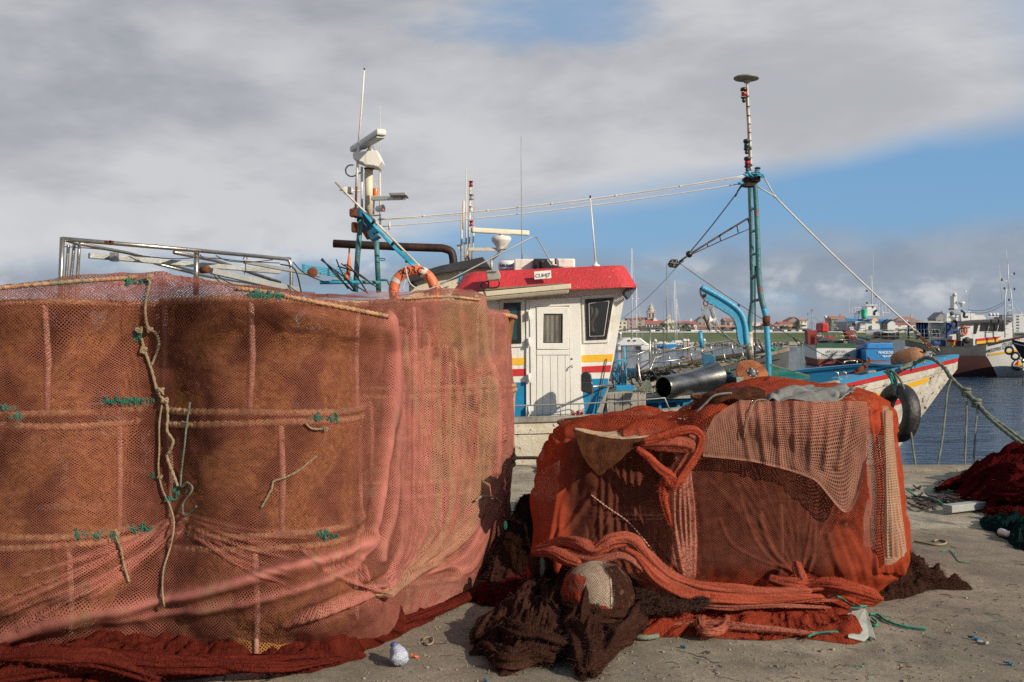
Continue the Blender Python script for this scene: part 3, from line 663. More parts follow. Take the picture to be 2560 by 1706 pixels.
# the flat board strips at the corner and around the door
b=MB()
wquad(b,484,105,512,105,520,1190,484,1195,.03,.03); b.build('corner_post',M['door'],H0)
b=MB()     # door surround
wquad(b,512,108,912,86,880,160,566,170,.045,.045); wquad(b,512,108,566,170,576,1165,526,1180,.0451,.045)
b.prism([W(912,86,.0449),W(960,80,.0449),W(972,600,.0449),W(975,900,.0449),W(1000,1090,.0449),W(880,1125,.0449),W(868,600,.0449),W(862,165,.0449)],(0,.044,0))
b.build('door_frame',M['door'],H0,bevel=.004)
dr=MB(); wquad(dr,570,168,862,168,880,1130,582,1145,.035,.03); D0=dr.build('door',M['door'],H0)
b=MB()     # raised window frame on the door and the planks below it
for q in ((574,172,862,172,806,232,636,232),(574,172,636,232,632,492,578,548),(806,232,862,172,862,548,804,492),(632,492,804,492,862,548,576,545)): wquad(b,*q,.058,.024)
b.build('window_frame',M['door'],D0,bevel=.004) if False else None
fr=b.build('window_frame',M['door'],H0,bevel=.004)
b=MB()
xs=[574,628,694,760,826,868]
for i in range(5):
    xa,xb=xs[i]+1.8,xs[i+1]-1.8; wquad(b,xa,602,xb,602,xb+6*(i+1)/5,1128-2*i,xa+6*i/5,1130-2*i,.050,.02)
b.build('door_planks',M['door'],H0,bevel=.003)
b=MB(); wquad(b,574,555,866,550,866,596,574,598,.054,.02); b.build('door_rail',M['door'],H0,bevel=.003)
b=MB(); wquad(b,636,236,806,236,804,490,632,490,.040,.006); b.build('door_window',M['glass'],H0)
b=MB()     # curtain drawn behind the door glass
n=40;vs=[];fs=[]
for i in range(n+1):
    x=640+(150)*i/n
    for y in (245,485): p=W(x,y,.048-.0035*math.cos(i*.55)-.0); vs.append(p)
for i in range(n): fs.append((2*i,2*i+2,2*i+3,2*i+1))
b.add(vs,fs,0,True); b.build('curtain',M['curtain'],H0)
b=MB()
for y in (240,480,800,1085): b.tube([W(506,y-32,.075),W(506,y+32,.075)],.014,8); b.box(W(512,y,.06),(.03,.01,.12))
b.build('hinge',M['door'],H0)
b=MB(); b.tube([W(888,690,.06),W(888,690,.10),W(886,712,.105)],.009,6); b.lathe(W(890,630,.045),(0,-1,0),[(.012,0),(.012,.012)],10); b.build('door_handle',M['steel'],H0)
# windows
def win(frame,black,glass,gm,curt=None):
    b=MB(); b.prism([W(*p,.02) for p in frame],(0,.022,0)); w_=b.build('window',M['white'],H0,bevel=.006)
    b=MB(); b.prism([W(*p,.032) for p in black],(0,.012,0)); b.build('window_frame',M['black'],H0)
    b=MB(); b.prism([W(*p,.038) for p in glass],(0,.008,0)); b.build('window_pane',gm,H0)
win([(248,110),(466,98),(470,524),(252,534)],[(286,136),(434,130),(441,494),(252,500)],[(308,178),(396,174),(398,464),(268,468)],M['glassteal'])
win([(976,72),(1266,52),(1212,488),(990,496)],[(1006,102),(1262,86),(1198,458),(1018,466)],[(1042,142),(1214,122),(1172,426),(1046,430)],M['glass'])
b=MB(); n=24;vs=[];fs=[]     # pale curtain bunched in the front window
for i in range(n+1):
    y=165+220*i/n; xc=1080+14*math.sin(i*.3)
    for k in range(7): vs.append(W(xc-32+11*k,y+3*k,.0392+.004*math.sin(k*1.6+i*.2)))
for i in range(n):
    for k in range(6): fs.append((i*7+k,i*7+k+1,(i+1)*7+k+1,(i+1)*7+k))
b.add(vs,fs,0,True); b.build('curtain',paint('dark_curtain',(.085,.08,.07),.9,var=.5,scale=7),H0)
b=MB()
for p,q in (((1040,140),(1218,118)),((1218,118),(1172,428)),((1172,428),(1046,432)),((1046,432),(1040,140))): b.beam(W(*p,.042),W(*q,.042),.006,.004)
b.build('sealant',M['white'],H0)
# stripes
def stripes(name,m,L,Rr):
    
    for q_ in (L,Rr): b=MB(); b.prism([W(*p,.004) for p in q_],(0,.006,0)); b.build(name,m,H0)
stripes('yellow_band',M['yellow'],[(-140,640),(474,622),(474,686),(-140,706)],[(966,600),(1256,590),(1250,655),(966,663)])
stripes('red_band',M['redpl'],[(-140,740),(476,720),(476,784),(-140,805)],[(970,702),(1243,688),(1232,750),(972,757)])
stripes('blue_band',M['blue'],[(-140,860),(480,840),(484,1192),(-140,1210)],[(1000,812),(1217,806),(1204,900),(1110,1156),(985,1160),(988,900)])
# roof: a flared red band all round, rounded corners
def roofring(off,z,x0,x1,y0,y1,rx): 
    out=[]
    for (cx,cy,a0) in ((x0+rx,y0+rx,180),(x1-rx,y0+rx,270),(x1-rx,y1-rx,0),(x0+rx,y1-rx,90)):
        for k in range(7): a=R(a0+90*k/6); out.append(Vector((cx+rx*math.cos(a),cy+rx*math.sin(a),0)))
    return out
xa,xb=-.80,1.63
def zl(x): return vF(1210,1203,12.85).z+(x-.73)*.030 if x>-.2 else vF(1210,1203,12.85).z+(-.2-.73)*.030+(x+.2)*.10
def zu(x): return vF(1500,990,13.0).z+(x-1.18)*.045-(max(0,-.5-x)*.25)
ring0=roofring(0,0,xa,xb,12.82,16.1,.22); ring1=roofring(0,0,xa+.14,xb-.13,12.97,15.95,.20); ring2=roofring(0,0,xa+.02,xb-.02,12.85,16.05,.2)
vs=[];fs=[];n=len(ring0)
for rg,zz in ((ring2,lambda x:zl(x)+.012),(ring0,lambda x:zl(x)-.01),(ring0,lambda x:zl(x)+.02),(ring1,lambda x:zu(x)-.02),(roofring(0,0,xa+.17,xb-.16,13.0,15.9,.18),zu)):
    for p in rg: vs.append((p.x,p.y,zz(p.x)))
for j in range(4):
    for i in range(n): fs.append((j*n+i,j*n+(i+1)%n,(j+1)*n+(i+1)%n,(j+1)*n+i))
fs.append(tuple(range(4*n,5*n))); fs.append(tuple(range(n-1,-1,-1)))
b=MB(); b.add(vs,fs,0,False); b.build('roof',M['red'],H0,bevel=.01)
b=MB(); 
for k in range(8): b.tube(smooth([Vector((1.50+.02*k,12.95+.03*k,zl(1.5)-.0)),Vector((1.44+.01*k,12.98,zl(1.5)-.08-.01*k)),Vector((1.50,13.02+.02*k,zl(1.5)-.13))],4),.006,5)
b.build('loose_wiring',M['exhaust'],H0)
# fluorescent lamp under the eave
b=MB(); p0=vF(325,1262,12.78);p1=vF(1222,1180,12.78)
dx=(p1-p0).normalized(); up=Vector((0,0,1))
b.prism([p0+up*.035,p1+up*.035,p1-up*.03,p0-up*.03],(0,.06,0)); b.build('eave_lamp',M['cream'],B,bevel=.008)
b=MB(); b.prism([p0+dx*.03-up*.032+Vector((0,.01,0)),p1-dx*.02-up*.032+Vector((0,.01,0)),p1-dx*.03-up*.085+Vector((0,.05,0)),p0+dx*.06-up*.085+Vector((0,.05,0))],(0,.12,0)); b.build('lamp_diffuser',M['cream'],B,bevel=.015)
b=MB(); b.prism([vF(375,1222,12.80),vF(1155,1158,12.80),vF(1155,1150,12.80),vF(375,1205,12.80)],(0,.18,0)); b.build('lamp_bracket',M['wood'],B)
# call sign board
b=MB(); q=[vF(878,1043,12.80),vF(1034,1030,12.80),vF(1038,1104,12.78),vF(882,1117,12.78)]; b.prism(q,(0,.015,0)); nb_=b.build('call_sign_board',M['door'],B,bevel=.002)
b=MB(); c=(q[3]+q[2])/2; add_text(b,'CUHJ7',.068,plane_fn(c+Vector((0,-.004,.024)),q[2]-q[3],(q[0]-q[3])),bold=0,sx=.98); b.build('lettering',M['lblack'],nb_)
# things on the roof
b=MB()
RD=14.0
def RF(x,y,d=RD): return vF(x,y,d)
def rbox(name,x0,y0,x1,y1,d,dp,m,bev=.03):
    b=MB(); b.prism([RF(x0,y0,d),RF(x1,y0,d),RF(x1,y1,d),RF(x0,y1,d)],(0,dp,0)); return b.build(name,m,B,bevel=bev)
c=RF(640,1045,14.2); b=MB(); b.lathe(c,(0,0,1),[(.115,-.03),(.135,.0),(.142,.02)],28); rd=b.build('radome_base',M['bluedk'],B)
b=MB(); b.lathe(c,(0,0,1),[(.142,.022),(.148,.04),(.150,.115),(.14,.14),(.10,.158),(.0,.162)],28); rd=b.build('radome',M['white'],B)
b=MB()
def cyl(x,y,c=c,r=.1515): a=-PI/2-.30+(x)/r; return Vector((c.x+r*math.cos(a),c.y+r*math.sin(a),c.z+.062+y))
add_text(b,'FURUNO',.050,cyl,bold=.003,sx=1.05); b.build('lettering',M['lnavy'],rd)
rbox('raft_box',693,925,872,1048,13.6,.6,M['white'],.02)
rbox('raft_box',1010,920,1262,1010,14.1,.55,M['white'],.025)
b=MB(); b.prism([RF(873,920,13.45),RF(1005,922,13.45),RF(1045,975,13.45),RF(1165,1005,13.45),RF(1140,1040,13.45),RF(876,1045,13.45)],(0,.35,0)); b.build('dark_cover',M['black'],B,bevel=.02)
b=MB(); c=RF(948,1030,13.35); b.lathe(c,(0,0,1),[(.025,0),(.025,.04),(.038,.05),(.034,.10),(.038,.105),(.038,.125),(.02,.135)],14); b.build('navigation_light',M['black'],B)
b=MB(); b.tube([RF(1077,922,14.05),RF(1080,975,14.05)],.012,6); b.build('strap',M['black'],B)
b=MB(); c=RF(1455,988,13.7); b.lathe(c,(0,0,1),[(.055,-.02),(.055,.01),(.025,.02),(.014,.05)],16); b.tube([c,RF(1402,345,13.7)],[.012,.008],8); b.lathe(RF(1402,345,13.7),(0,0,1),[(.011,-.02),(.011,.02)],8,1); b.build('whip_aerial',[M['white'],M['black']],B)
b=MB(); b.tube([RF(766,930,14.8),RF(765,860,14.8),RF(757,0,14.8),vF(757,-220,14.8)],[.010,.008,.005,.003],6); b.build('whip_aerial',M['galv'],B)
# flood lamp at the left of the roof
b=MB(); b.prism([vF(430,1035,12.6),vF(545,1020,12.6),vF(567,1090,12.6),vF(555,1115,12.6),vF(440,1130,12.6)],(0,.14,0)); fl=b.build('flood_lamp',M['rubgrey'],B,bevel=.012)
b=MB()
for k in range(9): x=448+9*k; b.tube([vF(x,1040,12.59),vF(x+2,1052,12.585)],.004,4)
b.tube(smooth([vF(450,1130,12.65),vF(400,1150,12.7),vF(380,1180,12.75),vF(420,1195,12.7),vF(530,1190,12.65),vF(555,1150,12.62),vF(540,1115,12.62)],6),.009,6); b.tube([vF(450,1125,12.66),vF(455,1190,12.75)],.01,6); b.build('lamp_cable',M['black'],fl)
# bent grey pipe over the roof
b=MB(); b.tube(smooth([vF(-150,1235,13.4),vF(0,1165,13.4),vF(400,960,13.6),vF(850,725,13.9)],6)+smooth([vF(885,716,13.95),vF(905,730,14.0),vF(960,820,14.05),vF(1040,965,14.1)],5),.0095,8); b.build('bent_pipe',M['galv'],B)
# mirror-like black lamp hood on the wheelhouse corner
b=MB(); m0=12.55
n=16; pr=[]
for k in range(n+1): a=PI*k/n; pr.append((1020-45*math.cos(a),790-45*math.sin(a)))
pts=[vG(x,y,m0) for x,y in pr]+[vG(1078,930,m0),vG(1050,945,m0),vG(975,925,m0)]
b.prism(pts,(0,.15,0)); mh=b.build('lamp_hood',M['black'],B,bevel=.015)
b=MB(); b.prism([vG(975,838,m0-.03),vG(1072,842,m0-.03),vG(1078,925,m0-.03),vG(1050,935,m0-.03),vG(980,918,m0-.03)],(0,.04,0)); b.build('lamp_glass',M['dsteel'],mh,bevel=.01)
b=MB(); b.tube([vG(1075,882,m0+.06),vG(1180,872,m0+.4),vG(1245,872,m0+.75)],.016,8); b.tube(smooth([vG(1090,890,m0),vG(1070,960,12.8),vG(1040,1040,12.9),vG(980,1090,12.9)],6),.006,5); b.build('lamp_arm',M['steel'],mh)
b=MB(); b.tube([W(1200,630,.02),W(1150,900,.03),W(1115,1140,.03)],.007,5); b.build('rusty_wire',M['rust'],H0)
# low lead board against the wheelhouse corner
b=MB(); b.prism([vG(1205,900,12.95),vG(1225,870,12.95),vG(1160,1120,12.95),vG(1110,1110,12.95)],(0,.03,0)); b.build('corner_board',M['rubgrey'],B)
# ---------------------------------------------------------------- deck gear forward of the wheelhouse
b=MB()
for i in range(5):
    x0,x1=70+80*i+3,70+80*(i+1)-3
    b.prism([vI(x0,1262-4*i,13.1),vI(x1,1258-4*i,13.1),vI(x1+2,1450,13.1),vI(x0+2,1450,13.1)],(0,.05,0))
b.prism([vI(66,1262,13.12),vI(474,1240,13.12),vI(474,1450,13.12),vI(66,1450,13.12)],(0,1.0,0))
b.build('hatch_box',M['rubgrey'],B,bevel=.004)
b=MB(); b.prism([vI(474,1325,13.35),vI(960,1310,13.35),vI(960,1345,13.35),vI(474,1360,13.35)],(0,.12,0))
for x in (600,790,940): b.prism([vI(x,1345,13.38),vI(x+34,1345,13.38),vI(x+34,1430,13.38),vI(x,1430,13.38)],(0,.08,0))
b.prism([vI(474,1350,13.55),vI(1000,1340,13.55),vI(1000,1470,13.55),vI(474,1470,13.55)],(0,.06,0))
b.build('deck_locker',M['blue'],B,bevel=.01)
b=MB(); b.prism([vI(480,1288,13.25),vI(1000,1275,13.25),vI(1000,1300,13.25),vI(480,1318,13.25)],(0,.5,0)); b.build('locker_lid',M['rubgrey'],B)
# net hauler drum
c0=vI(655,1192,13.1); c1=vI(1190,1090,13.75); ax=(c1-c0); L=ax.length
s1=13.1/F/ (1/4.1268) / 1.0
def rr(z,D=13.3): return z/4.1268*D/F
b=MB(); prof=[(rr(112),0),(rr(114),.01),(rr(114),L*.22),(rr(116),L*.42),(rr(124),L*.62),(rr(142),L*.82),(rr(168),L*.98)]
b.lathe(c0,ax,prof,36,caps=False); inn=[(r-.008,h_) for r,h_ in prof]; b.lathe(c0,-ax,[(r,-h_) for r,h_ in inn],36,caps=False); b.lathe(c0,ax,[(rr(112),0),(rr(112)-.008,0)],36,caps=False)
b.lathe(c0+ax*.8,ax,[(rr(140),0),(.01,.01)],24,caps=False); b.build('hauler_drum',M['drum'],B)
b=MB(); pl=[(1050,860),(1075,846),(1165,850),(1190,880),(1205,1000),(1210,1190),(1180,1200),(1090,1190),(1060,960)]
b.prism([vI(x,y,13.85) for x,y in pl],(.02,.10,0)); b.build('hauler_plate',M['bluedk'],B,bevel=.01)
c=vI(1165,985,13.8); b=MB(); b.tube([vI(1045,770,13.95),vI(1052,850,13.9)],.015,8); b.build('plate_stud',M['steel'],B)
b=MB(); b.tube([vI(1032,612,13.95),vI(1050,775,13.95)],.030,12); b.build('blue_stanchion',M['bluelt'],B)
# hydraulic motor beside it
b=MB(); b.box(vI(1300,1060,13.9),(.11,.15,.08)); b.box(vI(1240,1095,13.9),(.08,.16,.06)); b.lathe(vI(1320,1085,13.8),(1,0,0),[(.03,-.06),(.03,.06)],12); b.tube([vI(1330,1000,13.9),vI(1330,1045,13.9)],.015,8); b.build('hydraulic_motor',M['teal'],B,bevel=.01)
b=MB()
for k in range(6): b.tube(smooth([vI(1210+20*k,1110+9*k,13.75),vI(1250+18*k,1160,13.7),vI(1330+12*k,1130+8*k,13.65),vI(1400,1100+10*k,13.7)],5),.013,6)
b.build('hydraulic_hose',M['rubber'],B)
# rust disc
dc=vI(1570,1045,13.5); nrm=Vector((.10,-.80,.62)).normalized()
b=MB(); b.lathe(dc,nrm,[(.0,-.02),(.215,-.02),(.222,-.012),(.222,0),(.215,.008),(.0,.008)],40,caps=False); dk=b.build('rusty_disc',M['rustdisc'],B)
b=MB(); b.lathe(dc,nrm,[(.045,.008),(.045,.02),(.028,.025),(.028,.06),(.0,.062)],16,caps=False)
a=nrm.orthogonal().normalized(); c_=nrm.cross(a)
for k in range(5): q=dc+(a*math.cos(k*1.257)+c_*math.sin(k*1.257))*.068; b.lathe(q,nrm,[(.014,.008),(.014,.02),(.0,.021)],8,caps=False)
b.build('hub',M['galv'],dk)
b=MB(); b.prism([dc+(a*math.cos(t_)+c_*math.sin(t_))*(.09 if k%2 else .07)+nrm*.0085 for k,t_ in enumerate(np.linspace(0,6.28,15)[:-1])],nrm*.002); b.build('dark_patch',M['exhaust'],dk)
b=MB(); b.prism([vI(1405,1085,13.3),vI(1482,1088,13.3),vI(1475,1150,13.3),vI(1410,1150,13.3)],(0,.02,0)); b.build('metal_tab',M['galv'],B,bevel=.005)
# winch between wheelhouse and locker
b=MB(); b.lathe(vI(195,990,13.9),(1,0,0),[(.06,-.03),(.09,-.02),(.09,.02),(.06,.03)],16); b.lathe(vI(195,1060,13.9),(1,0,0),[(.04,-.11),(.13,-.10),(.13,-.08),(.06,-.07),(.06,.07),(.13,.08),(.13,.10),(.03,.11)],20)
b.box(vI(210,1090,13.95),(.14,.2,.2)); b.lathe(vI(330,1035,13.9),(1,0,.0),[(.055,-.08),(.055,.06),(.11,.07),(.11,.09),(.03,.10)],18)
b.build('winch',M['blue'],B,bevel=.006)
b=MB(); b.box(vI(250,1200,13.7),(.26,.3,.09)); b.box(vI(235,1245,13.6),(.32,.3,.04)); b.build('winch_bed',M['blue'],B,bevel=.01)
b=MB(); b.lathe(vI(390,1040,13.85),(1,-.2,0),[(.02,-.03),(.125,-.025),(.13,-.01),(.13,.01),(.02,.02)],24); b.build('winch_flange',M['dsteel'],B)
b=MB(); random.seed(5)
for k in range(12): x=140+random.random()*230; b.tube(smooth([vI(x,930+random.random()*90,13.65),vI(x+random.uniform(-30,40),1050,13.55),vI(x+random.uniform(-30,60),1150+random.random()*60,13.6)],5),.006+.005*random.random(),6)
b.build('winch_hose',M['rubber'],B)
b=MB(); b.tube([vI(137,915,13.7),vI(250,912,13.7),vI(258,945,13.7)],.010,8); b.tube([vI(252,770,13.75),vI(258,1010,13.75)],.013,8); b.build('blue_guard_rail',M['bluelt'],B)
b=MB(); b.tube(smooth([vI(385,905,13.8),vI(395,960,13.75),vI(410,1080,13.7),vI(430,1160,13.7)],5),.013,8); b.lathe(vI(390,905,13.8),(0,0,1),[(.02,-.01),(.026,.0),(.018,.02)],10); b.build('bent_stanchion',M['steel'],B)
# tool pile: dark lumps and loose net between the gear
def clutter(b,cs,rnd,n,s):
    for c in cs:
        for _ in range(n):
            p=Vector(c)+Vector((rnd.gauss(0,s),rnd.gauss(0,s*.7),abs(rnd.gauss(0,s*.35)))); r=s*(.25+.3*rnd.random())
            b.tube(smooth([p,p+Vector((rnd.gauss(0,r),rnd.gauss(0,r),rnd.gauss(0,r*.5))),p+Vector((rnd.gauss(0,r*2),rnd.gauss(0,r),rnd.gauss(0,r*.4))),p+Vector((rnd.gauss(0,r*2),rnd.gauss(0,r),-r))],4),.008+.008*rnd.random(),5)
rnd=random.Random(9)
for cc_ in ([vI(470,1090,14.2),vI(560,1110,14.2),vI(640,1060,14.3)],[vI(1400,1120,14.1),vI(1260,1130,14.0)]):
    b=MB(); clutter(b,cc_,rnd,20,.09); b.build('coiled_hose',M['rubber'],B)
# ---------------------------------------------------------------- davit with pulley block
DV=13.9
top=smooth([vI(1045,158,DV),vI(1180,228,DV),vI(1300,300,DV),vI(1400,370,DV),vI(1465,450,DV),vI(1498,560,DV),vI(1508,660,DV),vI(1522,780,DV)],6)
b=MB(); b.tube(top,rr(28,DV),14); dv=b.build('davit',M['bluelt'],B)
web=[(1032,165),(1040,210),(1062,262),(1108,318),(1180,352),(1260,400),(1340,450),(1382,500),(1405,570),(1412,650),(1425,705),(1445,745),(1475,765),(1515,768)]
poly=[vI(x,y,DV) for x,y in web]+[p for p in reversed(top[:-2])]
for p in poly: p.y=DV
b=MB(); n_=len(web)
# triangulate as a strip between the pipe and the lower edge
wl=smooth([vI(x,y,DV) for x,y in web],4); k_=len(wl); tp=[top[int(i*(len(top)-1)/(k_-1))] for i in range(k_)]
for yy in (-.008,.008):
    for i in range(k_-1): b.quad(tp[i]+Vector((0,yy,0)),tp[i+1]+Vector((0,yy,0)),wl[i+1]+Vector((0,yy,0)),wl[i]+Vector((0,yy,0)))
b.build('davit_web',M['bluelt'],dv)
b=MB(); b.tube([p+Vector((0,-.004,0)) for p in wl],.0085,5); b.build('web_edge',M['black'],dv)
b=MB(); b.tube([vI(1515,740,DV),vI(1535,800,DV),vI(1558,1000,DV)],rr(36,DV),16); b.build('davit_post',M['steel'],dv)
b=MB()
for k in range(6): b.lathe(vI(1522,768+6*k,DV),(.12,0,1),[(rr(40,DV)+.008,-.006),(rr(40,DV)+.016,0),(rr(40,DV)+.008,.006)],16,caps=False)
b.tube(smooth([vI(1500,770,DV-.05),vI(1430,760,DV-.04),vI(1400,725,DV-.03),vI(1310,665,DV-.03),vI(1215,570,DV-.04)],6),.012,6,lobes=3,pitch=.03); b.tube(smooth([vI(1490,780,DV-.05),vI(1420,745,DV-.04),vI(1330,690,DV-.03),vI(1220,625,DV-.02),vI(1165,570,DV-.04)],6),.010,6,lobes=3,pitch=.03)
b.build('davit_rope',M['rope'],dv)
# shackle and block
b=MB(); b.tube(smooth([vI(1030,180,DV-.02),vI(1038,240,DV-.03),vI(1062,275,DV-.03),vI(1090,305,DV-.03)],5),.008,6)
b.lathe(vI(1090,240,DV-.03),(.4,-.3,1),[(.013,-.03),(.018,-.02),(.012,.0),(.018,.015),(.01,.03)],10); b.tube(smooth([vI(1075,300,DV-.03),vI(1068,330,DV-.03),vI(1090,352,DV-.03),vI(1115,335,DV-.03),vI(1108,300,DV-.03)],5),.009,6)
b.build('shackle',M['rust'],dv)
b=MB()
b.beam(vI(1075,375,DV-.05),vI(1172,352,DV-.05),.05,.025); b.beam(vI(1045,385,DV-.05),vI(1090,390,DV-.05),.05,.04); b.beam(vI(1145,375,DV-.05),vI(1208,560,DV-.05),.07,.045)
b.build('block_frame',M['galv'],dv,bevel=.006)
b=MB(); b.beam(vI(1068,440,DV-.1),vI(1130,600,DV-.1),.03,.034); b.build('block_cheek',M['exhaust'],dv,bevel=.01)
b=MB(); b.lathe(vI(1150,505,DV-.07),(1,0,-.25),[(.02,-.05),(.062,-.045),(.058,-.03),(.034,-.015),(.034,.015),(.055,.03),(.058,.04),(.02,.045)],24); b.build('block_sheave',M['white'],dv)
b=MB(); b.beam(vI(1055,432,DV-.1),vI(1100,455,DV-.1),.03,.05); b.beam(vI(1095,450,DV-.1),vI(1140,590,DV-.1),.02,.03); b.build('block_guard',M['galv'],dv)
# ================================================================ foremast
FD=14.8
fm=thing('fore_mast','tall weathered blue pipe mast with boom, lights and white disc aerial on the foredeck','mast',(vI(1700,1150,FD).x,FD,.2)) if False else B
def r_(px): return px*FD/F
b=MB(); b.tube(smooth([vI(1742,1095,FD),vI(1740,900,FD),vI(1722,640,FD),vI(1714,480,FD),vI(1664,275,FD),vI(1645,120,FD),vI(1636,0,FD)],5)+[vH(838,1270,FD),vH(828,1050,FD),vH(817,860,FD),vH(838,770,FD)],
   [r_(7.2)]*31+[r_(6.6),r_(6.2),r_(6),r_(6)],12); 
mast1=b.build('mast_pole',M['teal'],B)
b=MB(); b.tube(smooth([vI(1740,1098,FD-.001),vI(1739,900,FD-.001),vI(1722,640,FD-.001),vI(1714,480,FD-.001),vI(1690,380,FD-.001)],5),r_(7.5),12); b.build('repainted_sleeve',M['bluelt'],B)
b=MB(); b.tube([vI(1720,490,FD),vI(1716,560,FD)],r_(8.2),12); b.lathe(vI(1716,500,FD),(0,0,1),[(r_(8),-.05),(r_(9.5),-.03),(r_(9.5),.05),(r_(8),.07)],12); b.build('rust_collar',M['rust'],B)
FD2=15.3
b=MB(); b.tube([vI(1562,1000,FD2),vI(1556,850,FD2),vI(1545,640,FD2),vI(1548,480,FD2),vI(1574,300,FD2),vI(1572,0,FD2),vH(796,1300,FD2),vH(790,1060,FD2),vH(786,880,FD2)],[r_(6.4)]*6+[r_(5.5),r_(5),r_(4.6)],12); b.build('mast_pole',M['teal'],B)
b=MB(); b.tube([vI(1562,1000,FD2-.003),vI(1555,840,FD2-.003),vI(1547,620,FD2-.003)],r_(6.7),12); b.build('rusty_foot',M['rustpost'],B)
b=MB()
for (x0,y0,x1,y1) in ((1575,300,1655,285),(1575,60,1640,45)): b.tube([vI(x0,y0,FD2),vI(x1,y1,FD)],r_(4),8)
for y in (1540,1385,1220,1060): b.tube([vH(790,y+6,FD2),vH(832,y-6,FD)],r_(3.6),8)
b.build('rung',M['teal'],B)
b=MB(); b.tube([vH(776,880,FD2),vH(785,1200,FD2),vH(795,1385,FD2)],r_(2),6); b.tube([vH(770,1135,FD2),vH(792,1200,FD2),vH(793,1390,FD2)],r_(2.2),6); b.build('boom_pivot',M['rustpost'],B)
b=MB(); b.tube(sag(vI(1600,-60,FD),vI(1600,960,FD-.1),0),r_(1.6),6); b.tube([vH(768,830,FD),vH(777,1100,FD),vH(785,1500,FD)],r_(1.3),5); b.build('halyard',M['ropedk'],B)
b=MB(); b.tube(smooth([vH(790,790,FD),vH(786,640,FD),vH(774,400,FD),vH(766,260,FD),vH(761,160,FD)],4),[r_(3.8)]*8+[r_(3.2)]*9,10); tp=b.build('topmast',M['rustpost'],B)
b=MB()
for y in (335,400,460,520,578,640,700): b.lathe(vH(771+(y-335)*.045,y,FD),(0,0,1),[(r_(4.1),-.008),(r_(4.6),0),(r_(4.1),.008)],10,caps=False)
b.tube([vH(755,270,FD-.06),vH(768,520,FD-.06),vH(778,770,FD-.06)],.006,5); b.build('tape_band',M['black'],tp)
c=vH(758,132,FD); b=MB(); b.lathe(c,(.02,0,1),[(.0,-.018),(.18,-.012),(.188,.0),(.188,.012),(.17,.022),(.0,.026)],40,caps=False); b.lathe(vH(761,158,FD),(0,0,1),[(.045,-.01),(.045,.03),(.02,.05)],14)
b.build('disc_aerial',paint('disc_aerial',(.32,.33,.28),.6,var=.5,scale=6,dirt=((.08,.085,.06),.5,5)),B)
b=MB(); b.tube(smooth([vH(740,225,FD-.1),vH(715,235,FD-.1),vH(722,262,FD-.1),vH(745,258,FD-.1)],5),.004,4); b.build('cable_loop',M['stay'],B)
for (x,y,mm) in ((740,222,'redlens'),(760,590,'greenlens'),(765,715,'redlens')):
    b=MB(); c=vH(x,y,FD-.05); b.lathe(c,(0,0,1),[(.02,-.17),(.03,-.14),(.02,-.13),(.045,-.10),(.045,-.085)],12); lg=b.build('mast_light',M['black'],B)
    b=MB(); b.lathe(c,(0,0,1),[(.035,-.085),(.04,-.04),(.035,.0)],12); b.build('lens',M[mm],lg)
    b=MB(); b.lathe(c,(0,0,1),[(.05,.0),(.05,.04),(.035,.05)],12); b.beam(c,c+Vector((.08,.03,-.08)),.02); b.build('light_cap',M['black'],lg)
b=MB(); b.box(vH(815,840,FD),(.14,.2,.14)); b.box(vH(778,870,FD),(.13,.14,.16)); b.box(vH(745,875,FD),(.06,.12,.13)); b.lathe(vH(838,775,FD),(0,0,1),[(r_(7),-.01),(r_(7.5),.0),(r_(7),.02)],12); b.build('mast_head',M['exhaust'],B,bevel=.015)
b=MB(); rnd=random.Random(4)
for k in range(10): x=rnd.uniform(755,860); b.tube(smooth([vH(x-25,815+rnd.uniform(-12,25),FD-.14),vH(x,808+rnd.uniform(-14,20),FD-.17),vH(x+22,822+rnd.uniform(-10,20),FD-.12)],4),.013,6)
b.tube([vH(700,882,FD-.1),vH(735,878,FD-.1)],.02,8); b.tube([vH(870,812,FD-.1),vH(882,838,FD-.1)],.02,8); b.build('blue_lashing',M['cable'],B)
# boom with lamp
b=MB(); b.tube([vH(768,1130,FD2),vH(600,1232,FD2),vH(350,1388,14.6),vH(265,1450,14.5)],.014,8); b.tube([vH(790,1200,FD2),vH(700,1238,FD2),vH(575,1292,FD2),vH(370,1385,14.6)],.008,6); b.tube([vH(768,1130,FD2),vH(792,1200,FD2)],.015,6)
for (x0,y0,x1,y1) in ((690,1180,700,1232),(568,1258,576,1292),(478,1310,484,1334)): b.tube([vH(x0,y0,FD2),vH(x1,y1,FD2)],.009,5)
bm=b.build('boom',M['exhaust'],B)
b=MB(); b.lathe(vH(350,1385,14.6),(-.8,0,-.5),[(.03,-.04),(.05,-.02),(.05,.02),(.03,.04)],10); b.tube([vH(310,1430,14.5),vH(250,1480,14.5)],.012,5); b.build('boom_clamp',M['black'],bm)
b=MB(); hx=[(200,1450),(222,1420),(270,1422),(282,1440),(268,1478),(215,1472)]; b.prism([vH(x,y,14.35) for x,y in hx],(.02,.22,0)); b.build('boom_lamp',M['black'],bm,bevel=.01)
b=MB()
for q in ((225,1425,250,1470),(262,1428,238,1472),(215,1445,275,1450)): b.beam(vH(q[0],q[1],14.34),vH(q[2],q[3],14.34),.012,.01)
b.build('lamp_grille',M['galv'],bm)
b=MB(); b.tube(sag(vH(725,900,FD),vH(355,1372,14.6),.02),.009,6); b.tube([vH(740,870,FD),vH(700,930,FD),vH(678,975,FD)],.013,6); b.build('boom_stay',M['ropedk'],B)
